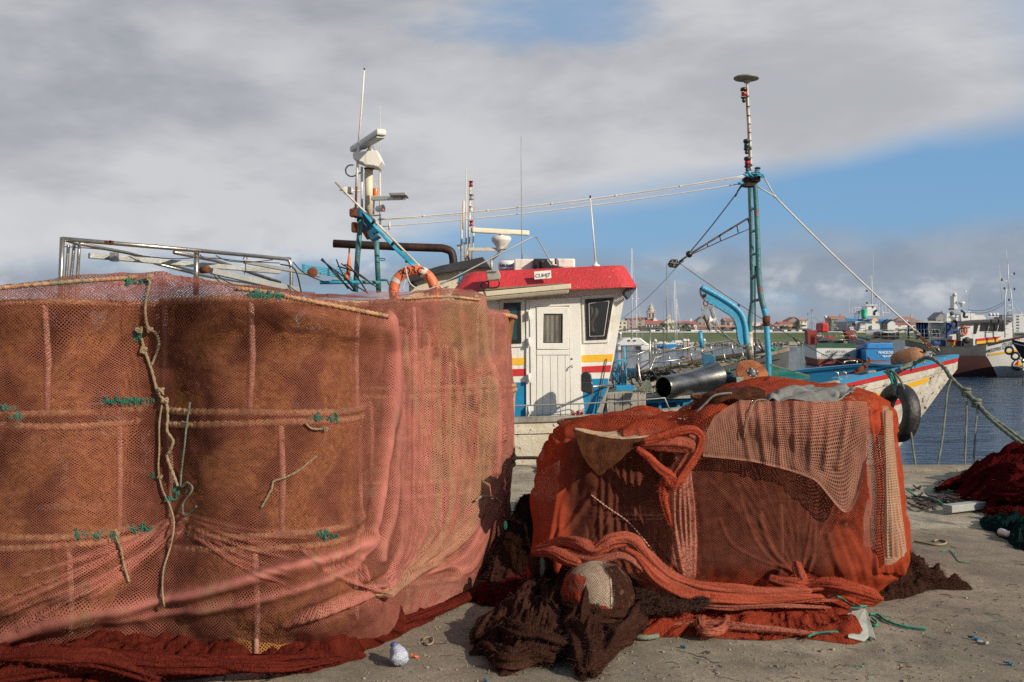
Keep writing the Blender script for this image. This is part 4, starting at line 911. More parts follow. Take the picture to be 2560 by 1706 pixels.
b=MB(); b.tube(sag(vH(285,1452,14.5),vI(2030,700,13.8),.03,20),.0045,5); b.tube(sag(vI(2010,690,13.8),vJ(590,1215,14.6),.02),.006,5); b.lathe(vI(1430,350,14.1),(0,0,1),[(.01,-.05),(.02,0),(.01,.03)],8); b.tube([vI(1995,680,13.8),vI(2035,725,13.8)],.012,6); b.build('boom_guy',M['ropedk'],B)
b=MB(); b.tube(sag(vH(262,1475,14.5),vI(225,485,17),.05,20),.0035,5); b.build('green_guy',M['rope'],B)
b=MB(); b.tube([vI(225,485,17),vI(285,432,16.6)],.018,5)
# forestay: white rope, then rusty shackle and strops to the stem
b=MB(); y0=vH(885,838,FD); yk=vH(960,972,FD); y1=vH(832,900,FD); br=vJ(1295,898,FD); b.tube([y0,yk],.011,7); b.tube([y1,yk],.011,7); b.tube(sag(yk,br,.04,20),.0125,8)
b.ball(yk,.022); b.build('forestay',M['stay'],B)
b=MB(); b.beam(vJ(1285,890,FD),vJ(1325,935,FD),.035,.05); b.lathe(vJ(1305,905,FD-.04),(0,1,0),[(.018,-.02),(.018,.03)],10); b.build('stay_shackle',M['steel'],B)
b=MB(); 
for k in (-1,0,1): b.tube(sag(vJ(1325,935,FD)+Vector((.02*k,.03*k,0)),vJ(1440,1060,FD)+Vector((.035*k,.02*k,.02*k)),-.01),.009,6)
b.build('rusty_strop',M['rust'],B)
b=MB(); rnd=random.Random(2); c=vJ(1458,1062,FD)
for k in range(14): a=c+Vector((rnd.gauss(0,.02),rnd.gauss(0,.02),rnd.gauss(0,.025))); b.tube(smooth([a+Vector((-.04,0,0)),a+Vector((0,-.03,.02)),a+Vector((.04,0,-.01))],4),.009,6)
b.build('strop_lashing',M['ropew'],B)
# ================================================================ aft mast with radar
AD=15.0
def E(x,y,d=AD): return vE(x,y,d)
b=MB(); b.tube([E(283,1515),E(300,1250),E(318,1040)],.041,12); b.tube([E(436,1520,15.6),E(425,1300,15.6),E(420,1140,15.6)],.040,12); b.tube([E(130,1448),E(445,1455)],.028,10); b.tube(smooth([E(425,1300,15.6),E(470,1297,15.6),E(475,1308,15.6),E(430,1312,15.6)],4),.008,5); b.tube(smooth([E(430,1440,15.6),E(490,1440,15.6),E(505,1470,15.6)],4),.02,6)
aft=b.build('mast_leg',M['teal'],B)
b=MB(); b.prism([E(300,975),E(335,975),E(330,1060),E(380,1110),E(440,1150),E(385,1180),E(345,1150),E(290,1050)],(0,.3,0)); b.box(E(300,1000,14.9),(.13,.2,.14)); b.prism([E(330,975),E(410,1040),E(440,1130),E(405,1150),E(340,1060)],(0,.02,0)); b.build('mast_bracket',M['bluedk'],B,bevel=.01)
b=MB(); b.box(E(272,1000,14.75),(.11,.14,.12)); b.box(E(280,1095,14.8),(.09,.14,.15)); b.beam(E(335,1110,14.7),E(372,1172,14.7),.06,.06); b.build('winch_casing',M['rust'],B,bevel=.02)
b=MB(); b.tube([E(372,1020),E(371,715)],.062,16); pst=b.build('radar_post',M['cream'],B)
b=MB(); b.tube([E(325,700),E(326,980)],.018,8); b.tube([E(345,740),E(350,980)],.008,5); b.lathe(E(373,715),(0,0,1),[(.06,-.01),(.075,.0),(.08,.02)],14,m=1); b.build('post_conduit',[M['white'],M['rust']],pst)
b=MB(); pts=[(265,610),(280,600),(425,590),(440,625),(455,660),(430,700),(400,690),(345,685),(330,670),(268,645)]
b.prism([E(x,y,14.7) for x,y in pts],(0,.42,0)); b.build('radar_housing',M['white'],B,bevel=.014)
b=MB(); b.lathe(E(385,590),(0,0,1),[(.07,-.04),(.065,.0),(.045,.02),(.045,.06)],16); b.build('radar_turntable',M['galv'],B)
b=MB(); p0=E(275,612,15.55); p1=E(455,480,14.15); b.beam(p0+Vector((0,0,.06)),p1+Vector((0,0,.02)),.15,.095); b.build('radar_scanner',M['white'],B,bevel=.03)
b=MB(); b.beam(p0.lerp(p1,.25)+Vector((0,0,-.0)),p0.lerp(p1,.97)+Vector((0,0,-.044)),.12,.02); b.build('scanner_underside',M['galv'],B)
b=MB(); b.tube(smooth([E(320,735),E(265,762),E(228,748),E(220,715),E(240,690),E(270,688)],5),.012,6); b.build('radar_cable',M['galv'],B)
b=MB(); b.tube([E(285,985,14.8),E(290,830,14.8)],.018,8,m=1); b.tube([E(290,830,14.8),E(303,560,14.8)],[.021,.019],10); b.tube([E(303,560,14.8),E(330,230,14.8),E(342,60,14.8)],[.013,.012,.010],8); b.lathe(E(342,60,14.8),(0,0,1),[(.012,-.015),(.012,.015)],8,m=2); b.build('whip_aerial',[M['white'],M['rust'],M['black']],B)
b=MB(); b.tube([E(446,1075),E(443,740)],.015,8); b.tube([E(443,740),E(443,450),E(444,300)],[.007,.007,.004],6); b.tube(smooth([E(435,840),E(410,810),E(425,790),E(438,788)],4),.006,5); b.build('whip_aerial',M['stay'],B)
b=MB(); b.tube([E(152,797,14.6),E(280,930,14.7),E(400,1045,14.7),E(560,1205,14.6),E(700,1345,14.4),E(880,1520,14.0)],.016,8); b.build('raking_spar',M['rustpost'],B)
b=MB()
for k in range(6): b.tube(smooth([E(325+9*k,985+8*k,14.6),E(395+7*k,1075+5*k,14.55),E(520+6*k,1215+2*k,14.5),E(655+7*k,1345,14.3)],4),.012,6)
b.build('cable_bundle',M['cable'],B)
b=MB(); rnd=random.Random(8)
for (x,y) in ((398,1060),(525,1200),(620,1310)): b.tube([E(x-10,y+12,14.45),E(x+8,y-16,14.42)],.012,5); b.tube([E(x-2,y+14,14.45),E(x+16,y-10,14.42)],.012,5)
b.build('cable_tie',M['black'],B)
b=MB(); b.box(E(237,855),(.13,.2,.09)); b.beam(E(260,857),E(320,857),.025); b.box(E(190,847),(.05,.1,.03)); b.build('horn_box',M['white'],B,bevel=.02)
b=MB(); b.beam(E(393,905,14.8),E(590,900,14.5),.06,.068); b.build('side_arm',M['white'],B,bevel=.01)
b=MB(); b.prism([E(500,868,14.3),E(608,866,14.3),E(618,885,14.3),E(505,884,14.3)],(0,.35,0)); b.prism([E(592,885,14.4),E(620,890,14.4),E(598,914,14.4)],(0,.1,0)); b.build('arm_lamp',M['galv'],B,bevel=.006)
b=MB(); b.lathe(E(415,885,14.8),(0,0,1),[(.042,-.02),(.042,.0),(.040,.09),(.035,.105)],14); b.build('amber_beacon',M['amber'],B); b=MB(); b.tube([E(405,910,14.8),E(402,1010,14.8)],.013,8,m=0); b.tube([E(400,1018,14.7),E(450,1015,14.7)],.012,6); b.build('beacon_stem',M['rustpost'],B)
b=MB(); b.lathe(E(425,975,14.6),(.9,-.3,.12),[(.025,-.02),(.045,.0),(.05,.08),(.052,.11)],16,caps=True); b.build('search_light',M['white'],B); b=MB(); b.lathe(E(468,972,14.55),(.9,-.3,.12),[(.05,0),(.03,.012),(.0,.014)],14); b.build('search_light_glass',M['pink'],B)
# wires between masts
b=MB()
b.tube(sag(vE(430,1042,14.9),vH(745,825,FD),.075,40),.0105,6); b.tube(sag(vE(430,1046,14.9),vH(740,835,FD),.10,40),.005,5); b.tube(sag(vE(462,1088,14.9),vH(700,885,FD),.06,40),.0085,6)
for k in range(5):
    q=sag(vE(430,1042,14.9),vH(745,825,FD),.075,40)[5+7*k]; b.lathe(q,(1,0,.2),[(.013,-.02),(.013,.02)],6)
b.lathe(vE(505,1085,14.9),(0,0,1),[(.015,-.06),(.02,.0),(.015,.06)],6); b.build('triatic_stay',M['stay'],B)
# ================================================================ stern gantry (galvanised and stainless tubes above the nets)
S=M['steel']; 
b=MB(); g0,g1,g2=vA(437,105,12.6),vA(1400,188,13.9),P(715,648,15.6)
b.tube([g0,g1]+smooth([g1,g2-(g2-g1)*.02,g2,P(727,665,15.6),P(727,760,15.6)],5),.029,12); b.tube([g0+Vector((0,0,.02)),vA(425,395,12.6),vA(420,700,12.6)],.031,12)
for x0,x1 in ((478,462),(518,495),(555,540)): b.tube(smooth([vA(x0,150,12.9+(x0-478)*.004),vA(x0,160,12.9),vA((x0+x1)/2,280,12.9),vA(x1,395,12.9),vA(x1-6,600,12.9)],3),.021,10)
b.tube([vA(440,110,12.6),vA(560,150,12.95)],.016,8)
b.tube([vA(1376,200,13.9),vA(1372,500,13.9)],.038,12); b.tube([vA(560,140,13),vA(900,205,14.4),vA(1400,345,16)],.024,10); b.tube([vA(1220,200,13.8),vA(1500,255,15),vA(1960,410,16.5)],.028,10); b.tube([vA(1080,275,14.2),vA(1370,350,15),vA(1960,470,16)],.022,8)
b.build('gantry_frame',S,B)
b=MB(); b.beam(vA(622,222,13.4),vA(1960,335,15.2),.075,.075); b.beam(vA(1275,388,14),vA(1960,440,15.2),.07,.075); b.beam(vA(1480,330,13.6),vA(2100,470,14.6),.09,.085); b.box(vA(800,232,13.45),(.09,.11,.12)); b.beam(P(610,655,14.2),P(800,690,15.2),.05,.05); b.build('gantry_rail',M['galv'],B,bevel=.008)
b=MB()
for x,y,d in ((758,128,13.0),(1075,155,13.5)): b=MB(); b.box(vA(x,y,d),(.12,.12,.03)); b.box(vA(x+26,y+4,d),(.02,.12,.05)); b.build('gantry_plate',M['rust'],B)
b=MB()
b.lathe(vA(1435,322,13.4),(1,-.5,0),[(.03,-.07),(.05,-.06),(.05,.06),(.03,.07)],16); b.build('gantry_roller',M['rust'],B); b=MB(); b.lathe(P(781,681,14.0),(.3,-1,0),[(.02,-.05),(.07,-.045),(.07,.045),(.02,.05)],18); b.build('gantry_roller',M['rust'],B,bevel=.005)
b=MB(); rnd=random.Random(3)
for pts in ([(455,160),(700,178),(1000,225),(1220,245),(1380,235)],[(1400,215),(1440,250),(1500,240),(1700,262),(1960,275)],[(1510,222),(1600,260),(1750,268),(1910,252)],[(1480,330),(1540,410),(1640,450),(1800,462)],[(1500,345),(1620,420),(1850,470)],[(1715,262),(1720,320),(1708,350)],[(1700,250),(1722,220),(1730,250)]):
    b.tube(smooth([vA(x,y,13.4+x*.0003) for x,y in pts],5),.007,5)
for k in range(9): 
    x=rnd.uniform(690,870); b.tube(smooth([P(x,655+rnd.uniform(-12,12),14.3),P(x+rnd.uniform(15,50),675+rnd.uniform(-10,20),14.2),P(x+rnd.uniform(50,100),715+rnd.uniform(-10,20),14.4)],5),.008+.005*rnd.random(),6)
b.build('gantry_cable',M['ropedk'],B)
b=MB()
for k in range(5): b.tube(smooth([P(755,662+4*k,14.4),P(820,672+4*k,14.6),P(868,680+5*k,14.8),P(885,720,14.9)],5),.010,6)
b.tube([P(800,707,14.6),P(905,706,14.8)],.026,8); b.build('gantry_blue_pipe',M['cable'],B)
b=MB(); b.tube([vE(243,1232,14.3),vE(243,1275,14.3)],.012,5); b.lathe(vE(240,1360,14.3),(.05,0,1),[(.030,-.1),(.034,.02),(.02,.15),(.005,.24)],14,m=1); b.lathe(vE(228,1415,14.3),(0,0,1),[(.045,-.06),(.04,.04),(.01,.06)],14,m=1); b.build('marker_float',[M['ropedk'],M['orange']],B)
# ================================================================ lifebuoy
c=vE(667,1508,13.3); b=MB(); ring=[c+Vector((math.cos(a)*.272,0,math.sin(a)*.272)) for a in np.linspace(0,2*PI,49)[:-1]]
b.tube(ring,.070,14,closed=True)
lb=thing('lifebuoy','orange lifebuoy with black lettering hung left of the red wheelhouse roof','lifebuoy',(c.x,c.y,c.z-.35)); b.build('ring',M['orange'],lb)
b=MB()
for ch,a,sz in (('F',127,.135),('O',110,.135),('R',91,.135),('Ç',71,.135),('A',50,.135),('V',180,.10),('C',192,.10),('D',8,.11),('E',-8,.11),('O',206,.10)):
    ar=R(a); ux=Vector((math.sin(ar),0,-math.cos(ar))); uy=Vector((math.cos(ar),0,math.sin(ar))); o_=c+uy*(.272-.04)+Vector((0,-.0,0))
    def fn(x,y,o_=o_,ux=ux,uy=uy): 
        p=o_+ux*x+uy*y; rad=math.hypot(p.x-c.x,p.z-c.z)-.272; p.y=c.y-math.sqrt(max(.070**2-min(abs(rad),.069)**2,0))-.003; return p
    add_text(b,ch,sz,fn,bold=.002)
b.build('lettering',M['lblack'],lb)
for a in (150,62,330,240):
    b=MB(); vs=[];fs=[]
    for i in range(5):
        ar=R(a-6+12*i/4); cc=c+Vector((math.cos(ar)*.272,0,math.sin(ar)*.272)); e1=Vector((math.cos(ar),0,math.sin(ar)))
        for k in range(13): q=2*PI*k/12; vs.append(cc+(e1*math.cos(q)+Vector((0,-1,0))*math.sin(q))*.0725)
    for i in range(4):
        for k in range(12): fs.append((i*13+k,i*13+k+1,(i+1)*13+k+1,(i+1)*13+k))
    b.add(vs,fs,0,True); b.build('reflective_band',M['reflect'],lb)
b=MB(); pr=[c+Vector((math.cos(a)*(.345 if i%3 else .352),-.03,math.sin(a)*.35)) for i,a in enumerate(np.linspace(.3,2.9,14))]; b.tube(smooth([vE(610,1350,13.2),vE(625,1420,13.18),vE(650,1470,13.2),vE(720,1505,13.2),vE(800,1485,13.2),vE(835,1470,13.2)],5),.008,5); b.tube(smooth([vE(610,1350,13.2),vE(612,1430,13.2),vE(590,1510,13.2)],4),.006,5); b.build('grab_line',M['stay'],lb)
# ================================================================ second boat moored outside
B2=thing('fishing_boat','grey planked fishing boat with cream deckhouse and stainless rails lying beyond the front boat','fishing boat',(-.5,19.2,WZ))
st=[(-9,1.6,.9,-2.6,.22),(-6,2,.75,-2.8,.22),(-2,2.0,.62,-2.8,.22),(1.5,1.9,.62,-2.8,.25),(2.6,1.75,.78,-2.7,.35),(3.6,1.35,1.0,-2.2,.6),(4.4,.85,1.15,-1.0,.85),(5.0,.35,1.24,.3,1.0),(5.25,.04,1.28,.9,1.0)]
h2=Hull(st,(0,18.9,0),0)
b=MB(); h2.shell(b,0,nt=12); b.build('hull',M['bgrey'],B2)
b=MB(); h2.cap(b,.16,.06); b.build('gunwale',M['wood'],B2)
b=MB(); h2.shell(b,0,inset=.1,tmax=.35); b.build('bulwark_lining',M['rubgrey'],B2)
b=MB(); h2.deck(b,.45); b.build('deck',M['wood'],B2)
# plank lines along the near and far bulwark as seen (foredeck of the outer boat)
b=MB()
for k in range(4):
    for sd in (1,-1): h2.strip(b,-8,5.0,lambda l:lerp_st(h2.fine,l)[2]-.10-.17*k,lambda l:lerp_st(h2.fine,l)[2]-.125-.17*k,sd,.012,40)
b.build('plank_seam',M['black'],B2)
RD2=17.3
def q(x,y,d=RD2): return vI(x,y,d)
b=MB()
b.tube([q(470,1130,16.4),q(548,935),q(575,855)],.017,8); b.tube(smooth([q(575,855),q(590,846),q(900,785),q(1300,715,18),q(1635,688,18.5)],5)+[q(1700,860,18.6)],.014,8)
b.tube([q(543,938,16.9),q(830,905,17.2),q(1060,835,17.6),q(1430,748,18.2)],.014,8); b.tube([q(1195,930,17.6),q(1480,915,18)],.011,8)
for x0,y0,x1,y1 in ((700,825,742,992),(925,782,958,960),(1135,742,1160,850),(1352,706,1385,885),(805,908,828,1010),(1262,792,1312,985),(1455,790,1500,940),(1580,700,1600,830)): b.tube([q(x0,y0,17.8),q(x1,y1,17.8)],.014,8)
b.tube([q(1700,860,18.6),q(1590,700,18.6)],.014,8); b.build('bow_rail',M['steel'],B2)
b=MB()
def q3(x,y): return vI(x,y,18.6)
b.tube(smooth([q3(60,640),q3(200,605),q3(400,585),q3(640,577),q3(655,600)],4)+[q3(660,800)]+smooth([q3(665,930),q3(640,980),q3(560,1020)],4),.013,8); b.tube([q3(516,590),q3(516,900)]+smooth([q3(516,900),q3(500,940),q3(410,1000)],4),.016,8)
for x,y0,x1,y1 in ((100,770,655,745),(516,795,660,800),(100,960,515,800),(410,940,660,860)): b.tube([q3(x,y0),q3(x1,y1)],.009,6)
for x in (545,582,620): b.tube([q3(x,800),q3(x,900)],.007,6)
b.build('pulpit_rail',M['steel'],B2)
b=MB(); rnd=random.Random(6)
for k in range(26):
    x=rnd.uniform(600,1750); y=1000-(x-600)*.13; b.tube(smooth([vI(x-60,y+rnd.uniform(-10,40),16.9),vI(x,y+rnd.uniform(-20,40),16.8),vI(x+70,y+rnd.uniform(-30,30),16.9)],4),.008+.012*rnd.random(),6)
b.build('old_rope_coil',M['rope'],B2)
b=MB(); 
for (x,y) in ((840,1030),(950,970),(990,1000),(860,890),(920,1045)): b.tube(smooth([vI(x-40,y,16.7),vI(x,y-18,16.6),vI(x+40,y+5,16.7),vI(x+10,y+20,16.6)],4,True),.006,6,closed=True)
b.tube(smooth([vI(830,890,16.8),vI(890,880,16.7),vI(930,940,16.7),vI(960,1010,16.6),vI(1010,1010,16.6)],5),.006,6); b.build('red_twine',M['rust'],B2)
b=MB(); c=vI(1780,820,18.6)
for k in range(8): b.tube(smooth([c+Vector((rnd.gauss(0,.06),rnd.gauss(0,.06),rnd.gauss(0,.03))) for _ in range(5)],4,True),.011,6,closed=True)
b.build('green_line',M['ropeg'],B2)
# deckhouse with black roof, radar, aerials, exhaust
b=MB(); b.prism([vF(-290,1270,17),vF(-290,1120,17),vF(0,1055,17),vF(300,1010,17),vF(440,1000,17),vF(520,1060,17),vF(520,1500,17),vF(-290,1500,17)],(0,2.6,0)); b.build('deckhouse',M['cream'],B2)
b=MB(); b.prism([vF(-300,1150,16.8),vF(-290,1075,16.8),vF(0,988,16.8),vF(400,905,16.8),vF(485,1018,16.8),vF(440,1002,16.8),vF(300,1012,16.8),vF(0,1060,16.8)],(0,3.0,0)); b.build('deckhouse_roof',M['roofblk'],B2,bevel=.01)
b=MB(); b.prism([vF(2,1165,16.9),vF(100,1240,16.9),vF(60,1265,16.9),vF(-10,1180,16.9)],(0,.05,0)); b.build('deckhouse_panel',M['rubgrey'],B2)
b=MB(); b.tube([vF(-150,1250,16.8),vF(20,1150,16.8),vF(200,1090,16.8)],.012,5); b.build('deckhouse_line',M['ropedk'],B2)
b=MB(); b.prism([vE(650,1450,16.9),vE(690,1470,16.9),vE(680,1485,16.9),vE(642,1460,16.9)],(0,.05,0)); b.build('vent_slot',M['black'],B2)
b=MB(); ex=[vE(140,1200,17.5),vE(300,1208,17.5),vE(600,1222,17.5)]+smooth([vE(850,1230,17.5),vE(905,1250,17.5),vE(922,1300,17.5),vE(922,1340,17.5)],6); b.tube(ex,.072,14,caps=True); b.build('exhaust_pipe',M['exhaust'],B2)
K=17.8
b=MB(); b.tube([vF(200,950,K),vF(203,520,K)],.018,8); b.tube([vF(214,650,K),vF(222,385,K)],.022,8); b.build('aerial_pole',M['rustpost'],B2)
b=MB(); b.tube([vF(240,940,K),vF(245,600,K),vF(245,70,K)],[.018,.012,.007],6); b.tube([vF(313,560,K),vF(338,40,K)],.003,4); b.build('whip_aerial',M['stay'],B2)
b=MB(); b.tube([vF(268,935,K),vF(283,240,K)],.019,8); b.tube([vF(298,935,K),vF(318,620,K)],.015,8); lm=b.build('light_mast',M['rustpost'],B2)
for x,y,mm in ((288,222,'redlens'),(294,345,'galv'),(290,455,'stay'),(292,590,'redlens')):
    b=MB(); b.lathe(vF(x,y,K),(0,0,1),[(.040,-.05),(.040,-.035),(.030,-.03),(.030,.03),(.042,.035),(.042,.045)],12); b.build('mast_light',M[mm] if mm!='stay' else M['rustpost'],lm)
b=MB(); b.beam(vF(265,835,K),vF(560,835,K),.05,.055); b.tube([vF(556,840,K),vF(540,885,K),vF(470,940,K)],.025,8); b.tube([vF(480,930,K),vF(480,1010,K)],.025,8); b.prism([vF(152,795,K),vF(190,790,K),vF(190,855,K)],(0,.05,0)); b.tube([vF(220,770,K),vF(240,800,K),vF(235,935,K)],.018,6); b.tube([vF(262,830,K),vF(245,930,K)],.018,6); b.build('radar_bracket',M['rustpost'],B2)
b=MB(); b.lathe(vF(572,760,K),(0,0,1),[(.085,-.155),(.085,-.13),(.11,-.08),(.17,.0),(.178,.02),(.178,.055),(.15,.085),(.05,.10),(.045,.15)],28); b.build('radar_base',M['white'],B2)
b=MB(); b.beam(vF(292,655,K-.3),vF(828,684,K+.2),.09,.09); b.build('radar_scanner',M['cream'],B2,bevel=.02)
# small blue cone and its pennant by the deckhouse
b=MB(); b.prism([vF(185,1055,13.6),vF(242,1140,13.6),vF(155,1158,13.6)],(0,.02,0)); b.tube([vF(185,1045,13.6),vF(187,1150,13.6)],.008,5); b.build('blue_pennant',M['bluelt'],B)
# ================================================================ things on and around the front boat
o=vJ(1210,1165,14.6); fb=thing('float','large brown cylindrical float lying on the bow of the front boat','float',(o.x,o.y,o.z-.15))
ax=(vJ(1340,1110,14.5)-vJ(1110,1190,14.7)).normalized(); b=MB(); b.lathe(o,ax,[(.01,-.235),(.06,-.23),(.115,-.205),(.142,-.15),(.15,-.06),(.145,.07),(.12,.17),(.07,.225),(.025,.245),(.025,.28),(.005,.285)],28); b.build('body',M['buoy'],fb)
b=MB(); b.tube(smooth([o+ax*.27,vJ(1370,1080,14.4),vJ(1430,1080,14.4),vJ(1480,1060,14.5),vJ(1520,1090,14.5)],5),.014,6); b.build('lanyard',M['ropedk'],fb)
# anchor
an=thing('anchor','rusty folding anchor lying on the blue foredeck of the front boat','anchor',vJ(780,1260,14.3))
b=MB(); b.tube(smooth([vJ(520,1335,14.2),vJ(640,1310,14.2),vJ(790,1270,14.2),vJ(815,1240,14.2)],5),.014,8); b.tube(smooth([vJ(820,1150,14.2),vJ(840,1185,14.2),vJ(815,1225,14.2),vJ(790,1235,14.2),vJ(770,1200,14.3),vJ(700,1170,14.4),vJ(620,1165,14.4)],6),.015,8); b.beam(vJ(690,1300,14.1),vJ(790,1270,14.1),.04,.05); b.tube([vJ(700,1285,14.1),vJ(780,1250,14.1)],.026,8); b.build('shank',M['rust'],an)
b=MB(); b.tube(smooth([vJ(590,1215,14.4),vJ(595,1195,14.4),vJ(680,1185,14.5),vJ(712,1190,14.5),vJ(715,1215,14.5)],5),.014,6); b.tube(smooth([vJ(530,1335,14.0),vJ(528,1305,14.0),vJ(500,1300,14.0)],4),.013,6); b.tube(smooth([vJ(610,1320,14.0),vJ(600,1300,14.0),vJ(575,1300,14.0)],4),.013,6); b.tube(smooth([vJ(1375,1210,13.95),vJ(1370,1165,14),vJ(1390,1140,14),vJ(1430,1135,14.1),vJ(1455,1155,14.1)],5),.012,8); b.tube(smooth([vJ(1485,1075,14.6),vJ(1510,1070,14.6),vJ(1525,1095,14.6)],5),.014,6); b.build('deck_eye',M['steel'],B)
b=MB(); b.prism([vJ(560,1365,13.5),vJ(780,1325,13.6),vJ(775,1370,13.6),vJ(560,1415,13.5)],(0,.5,0)); b.tube([vJ(500,1370,13.4),vJ(575,1370,13.4)],.03,10,m=0); b.build('foredeck_bolster',M['blue'],B,bevel=.03)
b=MB(); b.prism([vJ(820,1290,13.9),vJ(905,1275,13.9),vJ(915,1325,13.9),vJ(830,1335,13.9)],(0,.1,0)); b.build('mossy_block',M['rubgrey'],B,bevel=.02)
# the blue fore deck at the stem
b=MB(); b.prism([h.w(5.55,.62,1.11),h.w(6.5,.08,1.24),h.w(6.5,-.08,1.24),h.w(5.55,-.62,1.11)],(0,0,.03)); b.build('stem_deck',M['blue'],B)
# green net on the foredeck
b=MB(); nn=34;vs=[];fs=[]
for i in range(nn+1):
    for j in range(13):
        x=1760+395*i/nn; yt=962+.30*(x-1760); yb=1125-.02*(x-1760); y=yt+(yb-yt)*j/12; d=14.6-1.2*j/12
        p=vI(x,y,d); p.z+=.02*MN.noise(p*5); vs.append(p)
for i in range(nn):
    for j in range(12): fs.append((i*13+j,(i+1)*13+j,(i+1)*13+j+1,i*13+j+1))
b.add(vs,fs,0,True); gn=b.build('green_net',netmat('green_net',(.03,.22,.15),(.02,.16,.12),cell=.028,w0=.38),None); tag(gn,'green meshed net laid over the foredeck rail of the front boat','net')
me=gn.data; uvl=me.uv_layers.new(name='UVMap')
for l in me.loops: i,j=divmod(l.vertex_index,13); uvl.data[l.index].uv=(i*.03,j*.06)
b=MB(); 
for j in (0,12): b.tube([Vector(vs[i*13+j])+Vector((0,0,.01)) for i in range(nn+1)],.010,6)
for i in range(nn+1): b.box(Vector(vs[i*13]),(.018,.025,.022))
o=b.build('net_edge_rope',M['rope'],None); o.parent=gn; o.location=o.location-gn.location
# ================================================================ tyre fender with ropes on the bow
def tyre(name,label,c,ax,Ro,ri,group=None,m='rubber'):
    t_=thing(name,label,'tyre fender',(c.x,c.y,c.z-Ro),group); b=MB(); c=Vector(c); ax=Vector(ax).normalized(); a=ax.orthogonal().normalized(); bb=ax.cross(a); wd=.10*Ro/.35; N=40;pf=[]
    for k in range(16):
        q=2*PI*k/16; pf.append(((Ro+ri)/2+(Ro-ri)/2*(abs(math.cos(q))**.8)*(1 if math.cos(q)>0 else -1), wd*(abs(math.sin(q))**.7)*(1 if math.sin(q)>0 else -1)))
    vs=[];fs=[]
    for i in range(N):
        th=2*PI*i/N
        for r1,hh in pf: vs.append(c+(a*math.cos(th)+bb*math.sin(th))*r1+ax*hh)
    for i in range(N):
        for k in range(16): k2=(k+1)%16; i2=(i+1)%N; fs.append((i*16+k,i*16+k2,i2*16+k2,i2*16+k))
    b.add(vs,fs,0,True); b.build('casing',M[m],t_); return t_
tc_=vK(812,520,12.62); ty=tyre('tyre_fender','black tyre fender tied with green rope against the bow of the front boat',tc_,(-1.0,-.22,.06),.375,.20)
b=MB(); b.tube([tc_+Vector((-.13+.0,-.05,.40)),tc_+Vector((0,-.13,.2)),tc_+Vector((.02,-.14,-.3))],.012,6)
mr=MB()
mr.tube(smooth([vK(720,225,13.0),vK(745,250,12.75),vK(775,300,12.6),vK(795,360,12.52),vK(800,400,12.5)],6),.017,10,lobes=3,pitch=.07); mr.tube(smooth([vK(735,215,13.05),vK(770,225,12.85),vK(800,280,12.6),vK(800,340,12.52),vK(790,395,12.5)],6),.016,10,lobes=3,pitch=.07); mr.build('hanging_rope',M['rope'],ty)
gt=MB()
for k in range(5): gt.tube(smooth([vK(745+9*k,222+7*k,12.8),vK(762+9*k,270+5*k,12.62),vK(775+8*k,320,12.55)],4),.014,6)
gt.build('green_whipping',M['ropeg'],ty)
# mooring ropes
def rope(name,label,lines,r,m='rope',pitch=.11,group=None,knots=()):
    b=MB()
    for l in lines: b.tube(l,r,12,lobes=3,pitch=min(pitch,r*4.2),depth=.2)
    for kp in knots:
        for q_ in range(3): b.tube([Vector(kp)+Vector((math.cos(a)*r*1.9,math.sin(a)*r*1.9,(q_-1)*r*1.6)) for a in np.linspace(0,6.28,13)[:-1]],r*.9,8,closed=True)
    o=b.build(name,M[m]); return tag(o,label,'rope',group)
def dens_(pts,n): return smooth(pts,n)
rope('mooring_rope','thick grey green mooring rope running from the bow eye to the quay at right',
 [dens_([vK(860,205,13.9),vK(940,165,13.8),vK(1000,130,13.7),vK(1050,130,13.55),vK(1110,170,13.4),vK(1150,210,13.3),vK(1200,290,13.1),vK(1250,330,13.0),vK(1300,385,12.9),vK(1380,470,12.7),vK(1480,570,12.4),vK(1600,670,12.1),vK(1720,760,11.9),vK(1850,850,11.7)],10),
  dens_([vK(1150,200,13.3),vK(1185,260,13.15),vK(1260,340,12.95),vK(1370,440,12.7),vK(1450,530,12.5),vK(1600,640,12.2),vK(1730,735,12.0),vK(1850,820,11.8)],10)],.0235,pitch=.10,knots=[vK(1298,372,12.88),vK(1372,450,12.7)])
rope('mooring_rope','thin line hanging from the thick mooring rope left of its first knot',[dens_([vK(1192,285,13.05),vK(1165,370,13.0),vK(1150,520,12.8),vK(1130,700,12.5),vK(1095,900,12.25)],8)],.0115,group='lines hanging from the mooring rope')
rope('mooring_rope','straight line hanging down from the first knot in the mooring rope',[dens_([vK(1300,385,12.86),vK(1302,550,12.6),vK(1296,700,12.4),vK(1288,900,12.25)],8)],.0115,group='lines hanging from the mooring rope')
rope('mooring_rope','line hanging from the second knot, rightmost under the mooring rope',[dens_([vK(1374,455,12.66),vK(1376,520,12.6),vK(1365,650,12.45),vK(1350,900,12.25)],8)],.0115,group='lines hanging from the mooring rope')
rope('mooring_rope','line falling from the bow rail past the tyre to the quay edge',[dens_([vK(740,220,13.0),vK(775,225,12.7),vK(830,290,12.5),vK(870,400,12.4),vK(895,580,12.35),vK(915,740,12.3),vK(938,900,12.2)],8)],.0125)
rope('bow_rope','heavy rope lying along the bow rail behind the bow eye',[dens_([vJ(1130,1265,13.6),vJ(1230,1235,13.7),vJ(1320,1195,13.8),vJ(1400,1160,13.85),vJ(1470,1170,13.8)],8),dens_([vJ(1180,1240,13.7),vJ(1300,1185,13.85),vJ(1390,1150,13.95)],8)],.021,pitch=.09)
b=MB(); 
